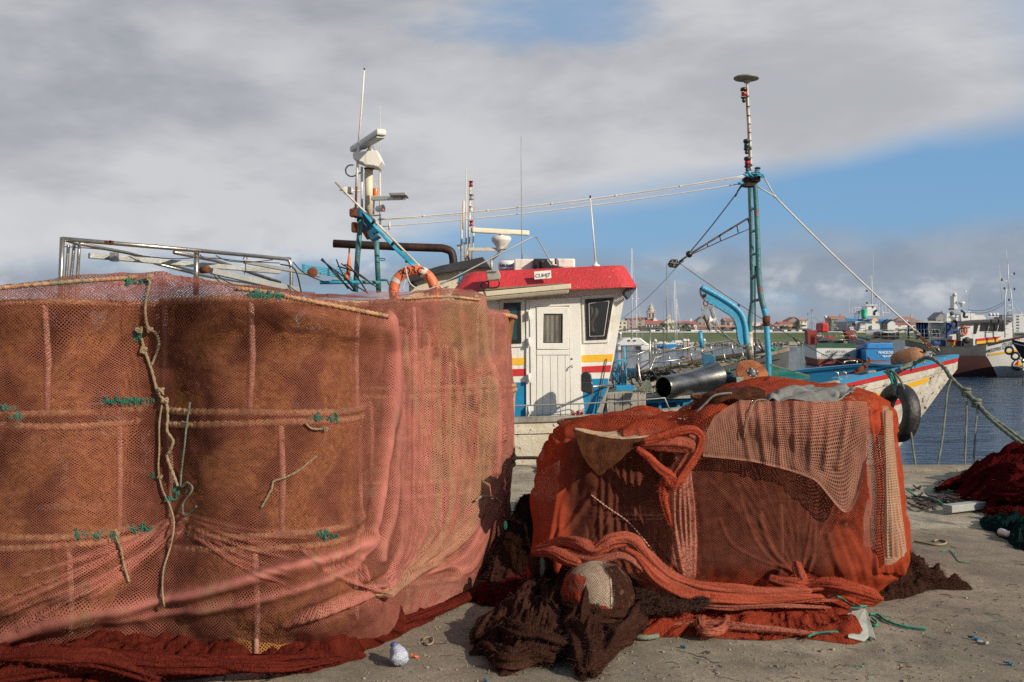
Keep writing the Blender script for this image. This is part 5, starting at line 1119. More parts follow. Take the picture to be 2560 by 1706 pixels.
for k in range(10):
    b.tube(smooth([vI(470+4*k,1120,12.95),vI(440+10*k,1170,12.9),vI(400+14*k,1215+rnd.uniform(-10,10),12.88),vI(345+22*k,1245+rnd.uniform(-6,20),12.9)],4),.007,6)
b.tube(smooth([vI(80,1240,13.0),vI(200,1225,12.95),vI(350,1232,12.95),vI(460,1240,12.95)],5),.008,6); b.build('lashing',M['rope'],B)
b=MB(); b.prism([vI(560,1210,13.1),vI(1000,1050,15.2),vI(1000,1075,15.2),vI(560,1240,13.1)],(0,.1,0)); b.prism([vI(490,1160,13.3),vI(640,1110,14.6),vI(640,1150,14.6),vI(490,1190,13.3)],(0,.1,0)); b.prism([vI(555,1215,13.5),vI(640,1185,13.5),vI(640,1290,13.5),vI(555,1240,13.5)],(0,.05,0),m=0); b.build('deck_board',M['rubgrey'],B)
# pink cloth by the door
pk=MB(); vs=[];fs=[]
for i in range(11):
    for j in range(9):
        p=vG(890+110*i/10,1100+70*j/8+10*math.sin(i*.7),12.78); p.y+=.03*math.sin(i*1.9)+.02*math.sin(j*2+i); vs.append(p)
for i in range(10):
    for j in range(8): fs.append((i*9+j,i*9+j+1,(i+1)*9+j+1,(i+1)*9+j))
pk.add(vs,fs,0,True); o=pk.build('cloth',M['pink'],solid=.01); tag(o,'crumpled pink cloth on the rail by the wheelhouse door','cloth')
# mooring rail on the quay edge
b=MB(); b.tube([vL(-200,668,11.85)]+smooth([vL(200,664,11.85),vL(400,662,11.85),vL(432,672,11.85),vL(438,700,11.85)],5)+[G(1349,1205,-.05)],.020,10); b.tube([vL(-200,668,11.85),G(1100,1180)],.02,8); o=b.build('quay_rail',M['exhaust']); tag(o,'low rusty brown tubular rail bent at its end on the quay edge','rail')
KS=.38
class FMB(MB):
    """far boats are measured in picture units; KS turns their nominal fitting sizes into metres"""
    def tube(s,pts,r,n=8,*a,**k): return MB.tube(s,pts,[x*KS*1.15 for x in r] if hasattr(r,'__len__') else r*KS*1.15,n,*a,**k)
    def lathe(s,o,ax,prof,n=20,*a,**k): return MB.lathe(s,o,ax,[(r*KS,h*KS) for r,h in prof],n,*a,**k)
    def beam(s,p,q,w,h=None,*a,**k): return MB.beam(s,p,q,w*KS*1.2,(h or w)*KS*1.2,*a,**k)
    def box(s,c,sz,*a,**k): return MB.box(s,c,[x*KS for x in sz],*a,**k)
    def ball(s,c,r,*a,**k): return MB.ball(s,c,r*KS,*a,**k)
# ================================================================ boats across the basin
def vj(x,y,D): return vJ(x,y,D)
def railing(b,pts,h,n,r,rails=(1,.66,.33)):
    """pts: two base corner points; rails with posts"""
    for p,q in zip(pts,pts[1:]):
        p=Vector(p);q=Vector(q)
        for k in rails: b.tube([p+Vector((0,0,h*k)),q+Vector((0,0,h*k))],r,5)
        for i in range(n+1): c=p.lerp(q,i/n); b.tube([c,c+Vector((0,0,h))],r,5)
# --- white stern boat, red brown bottom
D=112
A=thing('fishing_boat','white sterned trawler with red brown bottom, ARCA DO CEU on its transom','fishing boat',vj(515,1220,D))
L=17
hd=Vector((.16,1,0)).normalized()   # the hull runs away from us, a little to the left
hp=Vector((hd.y,-hd.x,0))
def hullq(root,x0,x1,yt,ydeck,ybt,yw,D,length,wl,bot,taper=.75,side_rise=1.4,hd=hd,side_m=None):
    """boat seen from astern: transom between x0,x1 (zoom px), sheer running away"""
    z0=vj(0,yt,D).z; zb=vj(0,ybt,D).z; zw=WZ-.4; a=vj(x0,yt,D); c=vj(x1,yt,D); W_=c.x-a.x
    N=10; vs=[];fs=[]; rows=[]
    for i in range(N+1):
        t_=i/N; l=length*t_; wid=W_*(1+.10*math.sin(t_*2.5)) *(1 if t_<.5 else math.cos((t_-.5)*PI*.98)**.6)
        mid=Vector(((a.x+c.x)/2,D,0))+hd*l; zz=z0+side_rise*t_**2.2
        for sd in (-1,1):
            for z,k in ((zz,1),(zb+(zz-z0)*.3,.97),(WZ+.1,.9),(zw-.3,.6)): vs.append(mid+Vector((1,0,0))*sd*wid/2*k+Vector((0,0,z)))
    def f(i,s,j): return i*8+(0 if s<0 else 4)+j
    top=FMB();bt=FMB(); ft=[];fb_=[]
    for i in range(N):
        for s in (-1,1):
            ft.append((f(i,s,0),f(i+1,s,0),f(i+1,s,1),f(i,s,1)))
            for j in (1,2): fb_.append((f(i,s,j),f(i+1,s,j),f(i+1,s,j+1),f(i,s,j+1)))
    ft.append((f(0,-1,0),f(0,-1,1),f(0,1,1),f(0,1,0)))
    for j in (1,2): fb_.append((f(0,-1,j),f(0,-1,j+1),f(0,1,j+1),f(0,1,j)))
    top.add(vs,ft); bt.add(vs,fb_); top.build('hull',wl,root); bt.build('bottom',bot,root)
    dk=FMB(); 
    for i in range(N): dk.quad(*[Vector(vs[q_])-Vector((0,0,.15)) for q_ in (f(i,-1,0),f(i,1,0),f(i+1,1,0),f(i+1,-1,0))])
    dk.build('deck',M['bgrey'],root)
    return vs
hullq(A,318,708,1062,0,1166,1222,D,16,M['bwhite'],M['boot'])
def pl(root,name,pts,D,m,th=.1,bev=0): b=FMB(); b.prism([vj(x,y,D) for x,y in pts],(0,th,0)); return b.build(name,m,root,bevel=bev)
b=FMB(); add_text(b,'ARCA DO CEU',.36,plane_fn(vj(516,1105,D-.12),(1,0,0),(0,0,1)),bold=.003,sx=.95); add_text(b,'PÓVOA DE VARZIM',.345,plane_fn(vj(512,1140,D-.12),(1,0,0),(0,0,1)),bold=.003,sx=1.0); b.build('lettering',M['lblack'],A)
pl(A,'bulwark_panel',[(322,1015),(706,1015),(708,1060),(318,1060)],D+.05,M['green'],.2)
pl(A,'stern_panel',[(229,890),(325,885),(325,1030),(240,1020)],D+.4,M['bred'],1.2); pl(A,'stern_panel',[(602,893),(705,890),(705,985),(640,992)],D+.4,M['bred'],1.2)
b=FMB(); railing(b,[vj(322,1015,D),vj(710,1013,D)],vj(0,905,D).z-vj(0,1013,D).z,6,.045)
for g in ((326,364),(662,704)):
    for x in np.linspace(g[0],g[1],7): b.tube([vj(x,985,D-.1),vj(x,915,D-.1)],.05,5)
    b.tube([vj(g[0],915,D-.1),vj(g[1],915,D-.1)],.05,5); b.tube([vj(g[0],985,D-.1),vj(g[1],985,D-.1)],.05,5)
b.build('stern_rail',M['steel'],A)
b=FMB(); b.prism([vj(372,812,D+4),vj(438,812,D+4),vj(440,905,D+4),vj(368,905,D+4)],(0,2.4,0)); b.build('funnel',M['bred2'],A,bevel=.15)
b=FMB(); b.beam(vj(408,812,D+4.5),vj(408,770,D+4.5),.8,.8); b.build('funnel_top',M['bred2'],A); b=FMB(); b.lathe(vj(408,762,D+4.5),(0,0,1),[(.3,-.2),(.5,0),(.5,.3),(.2,.5)],12); b.beam(vj(384,742,D+4.5),vj(434,740,D+4.5),.25,.35); b.build('radar',M['bwhite'],A)
b=FMB(); c=vj(455,950,D+1)
for k in range(14): a=rnd.uniform(0,6); p=c+Vector((rnd.gauss(0,.7),rnd.gauss(0,.4),rnd.gauss(0,.14))); b.beam(p,p+Vector((rnd.gauss(0,.4),rnd.gauss(0,.2),rnd.gauss(0,.12))),.14,.14)
b.box(vj(460,1000,D+1.5),(7,2,.7)); b.build('deck_gear',M['bblack'],A)
b=FMB(); b.box(vj(455,958,D+.6),(2.4,.5,.5)); b.box(vj(395,945,D+.6),(1.6,.5,.3)); b.build('deck_winch',M['bred2'],A)
b=FMB(); b.tube([vj(275,890,D+3),vj(274,690,D+3)],.10,6); b.tube([vj(248,860,D+3),vj(268,760,D+3)],.06,5); b.tube([vj(300,860,D+3),vj(280,760,D+3)],.05,5); b.tube([vj(262,730,D+3),vj(264,640,D+3)],.03,5); b.tube([vj(275,750,D+3),vj(450,860,D+3)],.05,5); b.tube([vj(268,755,D+3),vj(180,990,D+3)],.03,5); b.tube([vj(240,900,D+3),vj(268,880,D+3),vj(300,890,D+3)],.07,6); b.build('mast',M['galv'],A)
b=FMB(); b.lathe(vj(275,690,D+3),(0,0,1),[(.15,-.2),(.2,0),(.15,.3)],8); b.build('mast_light',M['bred2'],A); b=FMB()
for y in (720,735,778): b.lathe(vj(233,y,D+3),(0,0,1),[(.12,-.15),(.15,0),(.12,.15)],8)
b.build('mast_light',M['bblack'],A)
# --- blue stern boat
D2=108
U=thing('fishing_boat','blue sterned fishing boat with white superstructure, FILHOS DO on the transom','fishing boat',vj(980,1190,D2))
hullq(U,803,1165,1075,0,1178,1200,D2,18,M['bblue'],M['boot'],hd=Vector((.17,1,0)).normalized())
b=FMB(); add_text(b,'FILHOS DO OCEANO',.37,plane_fn(vj(1062,1115,D2-.12),(1,0,0),(0,0,1)),bold=.008,shear=.15,sx=.86); add_text(b,'VILA DO CONDE',.33,plane_fn(vj(1062,1150,D2-.12),(1,0,0),(0,0,1)),bold=.008,shear=.15,sx=.86); b.build('lettering',M['lwhite'],U)
pl(U,'tarpaulin',[(812,1018),(850,1010),(1148,1008),(1160,1070),(806,1072)],D2+.05,M['tarpb'],1.0,.12)
pl(U,'side_bulwark',[(715,1060),(806,1020),(806,1180),(712,1150)],D2+3,M['tarp'],.3)
b=FMB(); railing(b,[vj(805,975,D2),vj(1165,975,D2)],vj(0,880,D2).z-vj(0,975,D2).z,5,.05)
for x in np.linspace(808,868,9): b.tube([vj(x,975,D2-.1),vj(x,882,D2-.1)],.06,5)
railing(b,[vj(620,900,D2+9),vj(800,900,D2+4)],1.1,4,.05); b.build('stern_rail',M['galv'],U)
pl(U,'stern_board',[(805,978),(1142,978),(1142,1006),(805,1006)],D2+.1,M['bgrey'],.1)
b=FMB(); vs=[];fs=[]
for i in range(13):
    for j in range(7):
        p=vj(865+265*i/12,905+70*j/6-(8*math.sin(i*.6)),D2+.6+.5*math.sin(i*.8+j)); vs.append(p)
for i in range(12):
    for j in range(6): fs.append((i*7+j,i*7+j+1,(i+1)*7+j+1,(i+1)*7+j))
b.add(vs,fs,0,True); b.build('hanging_net',M['bblack'],U)
b=FMB(); b.prism([vj(640,775,D2+10),vj(610,800,D2+10),vj(655,885,D2+10),vj(1090,885,D2+10),vj(1090,800,D2+10)],(0,4,0)); b.prism([vj(755,800,D2+9.5),vj(1088,800,D2+9.5),vj(1088,885,D2+9.5),vj(740,885,D2+9.5)],(0,.4,0)); b.build('deckhouse',M['bwhite'],U)
pl(U,'doorway',[(965,808),(1015,808),(1015,895),(965,895)],D2+9.3,M['bblack'],.1); pl(U,'doorway',[(850,838),(862,838),(862,885),(850,885)],D2+9.3,M['bgrey'],.1)
for x in (672,690): pl(U,'porthole',[(x,815),(x+8,815),(x+8,842),(x,842)],D2+9.9,M['bblack'],.1)
pl(U,'blue_trim',[(608,768),(770,778),(850,788),(850,800),(610,796)],D2+9.2,M['bblue'],.2); pl(U,'blue_trim',[(935,780),(1055,780),(1055,800),(935,800)],D2+9.2,M['bblue'],.3)
b=FMB(); railing(b,[vj(640,775,D2+9.4),vj(760,780,D2+9.4)],1.4,4,.05,(1,.5)); railing(b,[vj(935,780,D2+9.4),vj(1030,780,D2+9.4)],1.6,3,.05,(1,.5)); b.build('bridge_rail',M['bwhite'],U)
b=FMB(); b.prism([vj(815,650,D2+11),vj(895,650,D2+11),vj(940,745,D2+11),vj(810,745,D2+11)],(0,2,0)); b.box(vj(850,640,D2+11),(3.6,1,.3)); b.tube([vj(860,640,D2+11),vj(862,470,D2+11),vj(858,350,D2+11)],[.22,.14,.08],6); b.beam(vj(735,640,D2+11),vj(920,638,D2+11),.25,.25); b.beam(vj(835,462,D2+11),vj(880,462,D2+11),.1); b.beam(vj(860,560,D2+11),vj(915,562,D2+11),.08); b.beam(vj(815,512,D2+11),vj(862,516,D2+11),.08); b.tube([vj(875,460,D2+11),vj(874,120,D2+11)],[.05,.02],5); b.tube([vj(842,460,D2+11),vj(842,330,D2+11)],.02,4)
b.build('mast',M['bwhite'],U)
b=FMB()
for x,y in ((640,570),(916,560),(936,580),(998,580),(788,650)): b.tube([vj(x,765,D2+10),vj(x,y,D2+10)],[.05,.02],5)
b.build('whip_aerial',M['bwhite'],U)
b=FMB()
for x,y,rr_ in ((735,705,.42),(690,715,.25),(970,715,.3),(715,700,.25)): b.ball(vj(x,y,D2+9.5),rr_,0,12,8,(1,1,1.2)); b.tube([vj(x,y,D2+9.5),vj(x,770,D2+9.5)],.06,5)
b.build('dome_aerial',M['bwhite'],U)
for x,y in ((812,500),(812,618),(868,662),(905,556),(822,785),(848,785),(1010,785),(1050,788)): b=FMB(); b.box(vj(x,y,D2+9),(.5,.4,.55)); b.build('lamp',M['bblack'],U)
b=FMB()
b.tube(smooth([vj(888,740,D2+10),vj(885,710,D2+10),vj(908,690,D2+10)],4),.35,8); b.build('exhaust_stack',M['bblack'],U)
b=FMB(); b.lathe(vj(786,775,D2+9),(0,0,1),[(.75,0),(.85,1.2),(1.05,2.8),(1.1,2.9)],16,caps=True); o=b.build('bucket',M['bucket']); tag(o,'large green bucket standing on the bridge of the blue sterned boat','bucket')
pl(U,'flag_patch',[(872,770),(910,770),(910,795),(872,795)],D2+9.1,M['yellow'],.05)
b=FMB(); b.tube(smooth([vj(478,890,D2+14),vj(490,850,D2+14),vj(560,838,D2+14),vj(625,845,D2+14)],5),.10,6); b.tube([vj(478,890,D2+14),vj(635,878,D2+14)],.08,6)
for x in (510,545,580): b.tube([vj(x,890,D2+14),vj(x+10,842,D2+14)],.07,6)
b.tube([vj(590,880,D2+14),vj(610,840,D2+14),vj(635,880,D2+14)],.1,6); b.build('arched_rail',M['bluelt'],U)
# --- big boat at right with MESTRE CRUZ on the bow
D3=86
C3=thing('fishing_boat','large white trawler with black roofed wheelhouse and red yellow bands, MESTRE CRUZ on bow','fishing boat',vj(1800,1330,D3))
ax0=vj(1150,1050,D3+5); 
st=[(-12.5,2.3,.2,-2.6,.25),(-8,2.6,.05,-2.8,.22),(-3,2.7,-.1,-2.9,.22),(1,2.7,.25,-2.9,.25),(5,2.6,1.0,-2.9,.35),(9,2.2,2.0,-2.9,.6),(12.5,1.3,2.8,-2.6,.9),(15,.1,3.4,-1.0,1.0)]
cx=vj(1760,0,D3).x; st=[(l,b_,s_,k_,e_) for l,b_,s_,k_,e_ in st]
# sheer heights from the photo: z at zoom x
zs=lambda x,y: vj(x,y,D3-2.6).z
xs_=[(1150,985),(1400,1040),(1600,1050),(1860,1030),(2050,985),(2230,945),(2400,925),(2560,905)]
st=[]
for i,(x,y) in enumerate(xs_):
    l=vj(x,0,D3).x-cx; bb=[2.2,2.6,2.7,2.7,2.5,2.0,1.2,.1][i]; kk=[-2.8,-2.9,-2.9,-2.9,-2.9,-2.8,-2.3,-.8][i]; ee=[.25,.2,.2,.2,.28,.45,.8,1][i]
    st.append((l,bb,zs(x,y),kk,ee))
h3=Hull(st,(cx,D3,0),-8)
def L3(x): return vj(x,0,D3).x-cx
b=FMB(); h3.shell(b,0,nt=16); b.build('hull',M['bwhite'],C3)
lf=lambda l:lerp_st(h3.fine,l)[2]
b=FMB(); h3.strip(b,L3(1155),L3(1500),lambda l:lf(l),lambda l:lf(l)-.45,1,.02,20); h3.strip(b,L3(1400),L3(1875),lambda l:lf(l)-.0,lambda l:lf(l)-1.2,1,.02,20); b.build('grey_bulwark',M['bgrey'],C3)  # dark grey carries the shade on the stern side in its colour
b=FMB(); h3.strip(b,L3(1155),L3(2000),lambda l:zs(0,1135)-.0-1.6*max(0,l-L3(1880)),lambda l:-2.4,1,.03,40); b.build('bottom',M['bootdk'],C3)  # bottom paint darkened for the shade on the stern
b=FMB(); h3.strip(b,L3(1890),L3(2540),lambda l:lf(l)+.02,lambda l:lf(l)-.14,1,.04,20); b.build('black_rail_band',M['bblack'],C3)
b=FMB(); h3.strip(b,L3(1895),L3(2240),lambda l:zs(1895,1118)+(l-L3(1895))*.14,lambda l:zs(1895,1136)+(l-L3(1895))*.14,1,.04,20); b.build('yellow_stripe',M['yellow'],C3)
b=FMB(); h3.cap(b,.1,.05); b.build('gunwale',M['bblack'],C3)
b=FMB(); h3.deck(b,.9); b.build('deck',M['bgrey'],C3)
def bowtext(x0,y0,rise):
    def fn(x,y):
        l=L3(x0)+x; z=zs(x0,y0)+y+x*rise; return h3.atz(l,z,1,.06)
    return fn
b=FMB(); add_text(b,'MESTRE CRUZ',.40,bowtext(2008,1078,.235),bold=.005,sx=.86); add_text(b,'PV-293-C',.31,bowtext(2105,1020,.235),bold=.003,sx=1.1); b.build('lettering',M['lblack'],C3)
# round emblem: red and yellow sail over black waves
def em(px_,py_,off=.08):
    return h3.atz(L3(px_),zs(px_,py_),1,off)
def disc(b,cx_,cy_,r0,r1,m,off,n=40):
    for i in range(n):
        a0,a1=2*PI*i/n,2*PI*(i+1)/n
        b.quad(*[em(cx_+r_q*math.cos(a_),cy_+r_q*math.sin(a_)*.78,off) for r_q,a_ in ((r0,a0),(r1,a0),(r1,a1),(r0,a1))],m)
b=FMB(); ex_,ey_=2214,1224; disc(b,ex_,ey_,64,74,0,.08); disc(b,ex_,ey_,1,64,1,.07)
def poly(b,pts,m,off): b.add([em(x,y,off) for x,y in pts],[tuple(range(len(pts)))],m)
poly(b,[(2158,1232),(2196,1180),(2202,1232)],2,.09); poly(b,[(2200,1178),(2262,1238),(2204,1234)],3,.09)
for k in range(4):
    y=1240+10*k; w_=54-9*k; poly(b,[(ex_-w_,y),(ex_+w_,y-4),(ex_+w_-3,y+2),(ex_-w_+3,y+6)],0,.09)
b.build('emblem',[M['lblack'],M['bwhite'],M['bred2'],M['yellow']],C3)
# superstructure
X=D3; KS=.31
pl(C3,'wheelhouse',[(1710,825),(2235,800),(2240,960),(2100,985),(1888,985),(1888,1045),(1600,1050),(1600,800)],X,M['bwhite'],3.6)
b=FMB(); b.prism([vj(*p,X-.3) for p in ((1718,830),(1800,800),(1900,785),(2100,776),(2210,784),(2240,805),(2235,815),(1950,815),(1800,828))],(0,4.2,0)); b.build('wheelhouse_roof',M['roofblk'],C3,bevel=.08)
for q_ in ([(1935,822),(2012,820),(1998,893),(1922,893)],[(2022,822),(2100,822),(2088,893),(2010,893)],[(2118,825),(2160,828),(2160,895),(2100,895)],[(1870,830),(1908,826),(1885,920),(1862,920)]): pl(C3,'window',q_,X-.06,M['glass'],.1)
b=FMB()
for q_ in ((1912,818,1890,930),(2016,815,2000,900),(2106,815,2092,900)): b.beam(vj(q_[0],q_[1],X-.12),vj(q_[2],q_[3],X-.12),.25,.1)
b.build('window_post',M['bwhite'],C3)
for n_,mm,ya,yb in (('red_band','bred2',975,1000),('yellow_band','yellow',1000,1028)):
    b=FMB(); b.prism([vj(1600,ya+4,X-.08),vj(1690,ya+4,X-.08),vj(1690,yb+4,X-.08),vj(1600,yb+4,X-.08)],(0,.05,0)); b.prism([vj(1888,ya-5,X-.08),vj(2130,ya-30,X-.08),vj(2090,yb-28,X-.08),vj(1888,yb-5,X-.08)],(0,.05,0)); b.build(n_,M[mm],C3)
b=FMB(); b.tube([vj(1768,890,X-.15)+Vector((math.cos(a)*.23,0,math.sin(a)*.36)) for a in np.linspace(0,6.28,25)[:-1]],.22,8,closed=True); o=b.build('lifebuoy',M['orange']); tag(o,'orange lifebuoy hung on the white wheelhouse of the large trawler','lifebuoy')
b=FMB(); b.box(vj(1715,760,X+2),(8,2.4,2.2)); b.prism([vj(1812,738,X+2),vj(1960,738,X+2),vj(1990,790,X+2),vj(1812,790,X+2)],(0,2,0)); b.build('upper_house',M['bwhite'],C3)
b=FMB(); b.prism([vj(1662,545,X+2),vj(1692,545,X+2),vj(1705,680,X+2),vj(1665,680,X+2)],(0,.8,0)); b.build('radar_tower',M['bwhite'],C3,bevel=.05)
b=FMB(); b.lathe(vj(1670,540,X+2),(0,0,1),[(.5,-.3),(.6,.0),(.5,.4),(.2,.6)],12); b.beam(vj(1563,515,X+2),vj(1770,506,X+2),.35,.35); b.box(vj(1780,505,X+2),(.5,.45,.45)); b.lathe(vj(1740,625,X+2),(0,0,1),[(.3,-1.0),(.5,-.3),(.9,.0),(.95,.3),(.8,.5)],14); b.beam(vj(1700,660,X+2),vj(1735,640,X+2),.5,.3); b.build('radar',M['bwhite'],C3)
b=FMB()
for x0,y0,x1,y1 in ((1612,700,1612,800),(1830,700,1830,800),(1612,705,1830,705),(1630,660,1640,400),(1805,690,1835,370)): b.tube([vj(x0,y0,X+1),vj(x1,y1,X+1)],.06 if y1>500 else .03,5)
b.build('bridge_frame',M['bwhite'],C3)
b=FMB(); b.tube(smooth([vj(1735,690,X+1),vj(1770,720,X+1),vj(1760,755,X+1),vj(1800,755,X+1)],4),.25,8); b.lathe(vj(1640,722,X+.6),(0,-1,0),[(.5,0),(.6,.2),(.3,.3)],12); b.box(vj(1640,680,X+1),(1.2,.8,.5)); b.build('bridge_gear',M['bblack'],C3)
b=FMB()
for x in (2020,2055,2088): b.ball(vj(x,732,X+.5),.5,0,12,8)
b.box(vj(2050,750,X+.5),(3,.3,.3)); b.tube([vj(2050,750,X+.5),vj(2050,782,X+.5)],.1,6); b.build('flood_lamp',M['bwhite'],C3)
b=FMB(); b.tube([vj(2165,960,X-1),vj(2165,600,X-1),vj(2178,480,X-1)],.14,7); b.tube([vj(2250,950,X-1),vj(2232,600,X-1),vj(2218,480,X-1)],.14,7)
for y in (640,690,755,815,870,925): b.tube([vj(2165,y,X-1),vj(2236+(y-640)*.03,y,X-1)],.08,6)
b.beam(vj(2130,595,X-1),vj(2275,597,X-1),.2,.2); b.beam(vj(2155,492,X-1),vj(2235,488,X-1),.35,.25); b.tube([vj(2200,490,X-1),vj(2195,240,X-1)],.13,6); b.tube([vj(2192,240,X-1),vj(2175,90,X-1)],[.07,.03],5); b.tube([vj(2137,590,X-1),vj(2120,380,X-1),vj(2108,245,X-1)],[.08,.06,.02],5)
b.tube([vj(2198,340,X-1),vj(2255,340,X-1)],.06,5); b.tube([vj(2135,402,X-1),vj(2195,402,X-1)],.06,5); b.tube([vj(2250,610,X-1),vj(2360,760,X-1)],.05,5); b.tube([vj(2240,640,X-1),vj(2300,790,X-1)],.04,5); b.build('ladder_mast',M['bwhite'],C3)
b=FMB()
for x,y in ((2256,330),(2135,390),(2258,480),(2205,588),(2160,475)): b.lathe(vj(x,y,X-1),(0,0,1),[(.2,-.35),(.25,0),(.2,.3)],8)
b.build('mast_light',M['bblack'],C3)
b=FMB(); b.tube(sag(vj(2160,600,X-1),vj(1800,682,X+1),.4),.05,5); b.tube(sag(vj(2160,622,X-1),vj(1830,705,X+1),.4),.05,5); b.build('stay',M['ropedk'],C3)
for x0,x1,y0,y1 in ((1205,1232,805,970),(1292,1415,808,970)):
    b=FMB(); vs=[];fs=[]
    for i in range(17):
        for j in range(5): vs.append(vj(x0+(x1-x0)*i/16,y0+(y1-y0)*j/4+6*math.sin(i),X+1+.35*math.sin(i*1.7)))
    for i in range(16):
        for j in range(4): fs.append((i*5+j,i*5+j+1,(i+1)*5+j+1,(i+1)*5+j))
    b.add(vs,fs,0,True); b.build('tarp_curtain',M['tarp'],C3)
b=FMB(); b.prism([vj(1600,810,X-.2),vj(1705,810,X-.2),vj(1705,905,X-.2),vj(1640,915,X-.2),(vj(1598,960,X-.2))],(0,.3,0)); b.build('tarp_curtain',M['tarp'],C3)
b=FMB(); b.box(vj(1515,1015,X+.5),(4.6,1.4,2.0)); b.build('net_bin',M['tarp'],C3,bevel=.3)
b=FMB(); railing(b,[vj(1165,980,X),vj(1300,995,X),vj(1600,1000,X)],vj(0,860,X).z-vj(0,980,X).z,4,.05); b.tube([vj(1210,800,X),vj(1600,800,X)],.08,6); b.tube([vj(1110,795,X+2),vj(1600,800,X+2)],.08,6)
for x in (1210,1290,1418,1600): b.tube([vj(x,800,X),vj(x,985,X)],.07,6)
b.build('deck_frame',M['galv'],C3)
b=FMB(); b.prism([vj(1205,796,X+.5),vj(1600,800,X+.5),vj(1600,812,X+.5),vj(1205,806,X+.5)],(0,3,0)); b.build('deck_canopy',M['bwhite'],C3)
b=FMB()
for k in range(26): x=rnd.uniform(1430,1600); b.tube([vj(x,rnd.uniform(860,960),X+.5),vj(x+rnd.uniform(-60,60),rnd.uniform(860,960),X+.5)],.07,5)
b.box(vj(1710,990,X-.5),(.9,.8,4.6)); b.box(vj(1800,1005,X-.4),(2.6,1,2.2)); b.lathe(vj(1790,985,X-1),(0,-1,0),[(.9,0),(.9,.3),(.3,.5)],14); b.tube([vj(1735,868,X-.6),vj(1820,860,X-.6)],.14,6); b.build('deck_gear',M['bblack'],C3)
b=FMB(); b.beam(vj(1822,855,X-.8),vj(1875,1010,X-.8),.5,.3); b.build('net_crane',M['bwhite'],C3)
b=FMB(); b.tube([h3.atz(L3(x),zs(x,y),1,-.1) for x,y in ((1880,985),(1900,965),(2050,920),(2200,892),(2352,885),(2480,880))],.07,6)
for x,y,y2 in ((1905,965,1030),(2045,922,990),(2165,900,960),(2290,888,940)): b.tube([h3.atz(L3(x),zs(x,y),1,-.1),h3.atz(L3(x),zs(x,y2),1,-.1)],.06,5)
b.build('bow_rail',M['bblack'],C3)
b=FMB()
for k in range(5): b.tube([vj(1672+rnd.uniform(-3,3),828+rnd.uniform(-4,4),X-.6)+Vector((math.cos(a)*(.24-.02*k),.03*k,math.sin(a)*(.36-.02*k))) for a in np.linspace(0,6.28,19)[:-1]],.12,6,closed=True)
b.build('rope_reel',M['exhaust'],C3)
# --- red railed boat at the right edge
D4=80
E4=thing('fishing_boat','dark hulled boat with red rail and tyre fenders cut by the right picture edge','fishing boat',vj(2420,1330,D4))
zz=lambda y: vj(0,y,D4).z
st=[(0,.03,zz(975),zz(1012),1.0),(.35,.25,zz(992),zz(1075),.9),(1.0,.6,zz(1010),zz(1200),.8),(2.2,1.2,zz(1040),-2.2,.5),(5,1.9,zz(1060),-2.6,.25),(10,2.0,zz(1050),-2.6,.25)]
h4=Hull(st,(vj(2236,0,D4).x,D4,0),0)
b=FMB(); h4.shell(b,0,nt=12); b.build('hull',M['bblack'],E4); lf4=lambda l:lerp_st(h4.fine,l)[2]
b=FMB(); h4.strip(b,.1,9,lambda l:lf4(l)-.22,lambda l:lf4(l)-.30,1,.03,20); b.build('white_line',M['bwhite'],E4)
b=FMB(); h4.strip(b,1.2,9,lambda l:-1.0,lambda l:-2.3,1,.03,20); b.build('bottom',M['bootdk'],E4)
b=FMB(); h4.deck(b,.3); b.build('deck',M['bgrey'],E4)
b=FMB()
for dz in (.26,.14): b.tube([h4.w(l,lerp_st(h4.fine,l)[1]*.95,lf4(l)+dz) for l in np.linspace(.05,8,24)],.05,6)
for l in np.linspace(.05,8,22): b.tube([h4.w(l,lerp_st(h4.fine,l)[1]*.95,lf4(l)),h4.w(l,lerp_st(h4.fine,l)[1]*.95,lf4(l)+.26)],.05,6)
b.build('red_rail',M['bred2'],E4)
for i,(x,y,l_) in enumerate(((2208,1085,'black tyre fender, upper left of the two at the right edge boat'),(2268,1140,'black tyre fender with pale rim at the right edge boat'))): tyre('tyre_fender',l_,vj(x,y,D4-1.0-.2*i),(-.5,-1,0),.36,.19,'tyre fenders of the red railed boat')
b=FMB(); b.tube([vj(2340,1430,40),vj(2335,1200,40),vj(2345,1180,40)],.05,8); b.lathe(vj(2342,1185,40),(0,-1,0),[(.3,0),(.3,.1)],12); o=b.build('davit_post',M['steel']); tag(o,'bent steel ladder post at the far right edge above the water','post')
# --- catamaran, sailing boats, blue skiff, pontoon
D5=205
ct=thing('catamaran','white sailing catamaran with tall mast moored at the far pontoon','catamaran',vI(330,810,D5))
b=MB()
for x0,x1 in ((175,215),(415,505)): b.prism([vI(x0,735,D5),vI(x1,740,D5),vI(x1,812,D5),vI(x0+6,812,D5)],(0,11,0))
b.build('hull',M['bwhite'],ct,bevel=.2)
b=MB(); b.prism([vI(175,735,D5),vI(240,690,D5),vI(300,678,D5),(vI(420,682,D5)),vI(460,715,D5),vI(500,745,D5),vI(500,765,D5),(vI(330,770,D5)),vI(175,765,D5)],(0,8,0)); b.build('bridge_deck',M['bwhite'],ct,bevel=.3)
b=MB()
for x in (298,356): b.prism([vI(x-12,705,D5-.1),vI(x+12,702,D5-.1),vI(x+16,716,D5-.1),vI(x-14,718,D5-.1)],(0,.1,0))
b.build('window',M['glass'],ct)
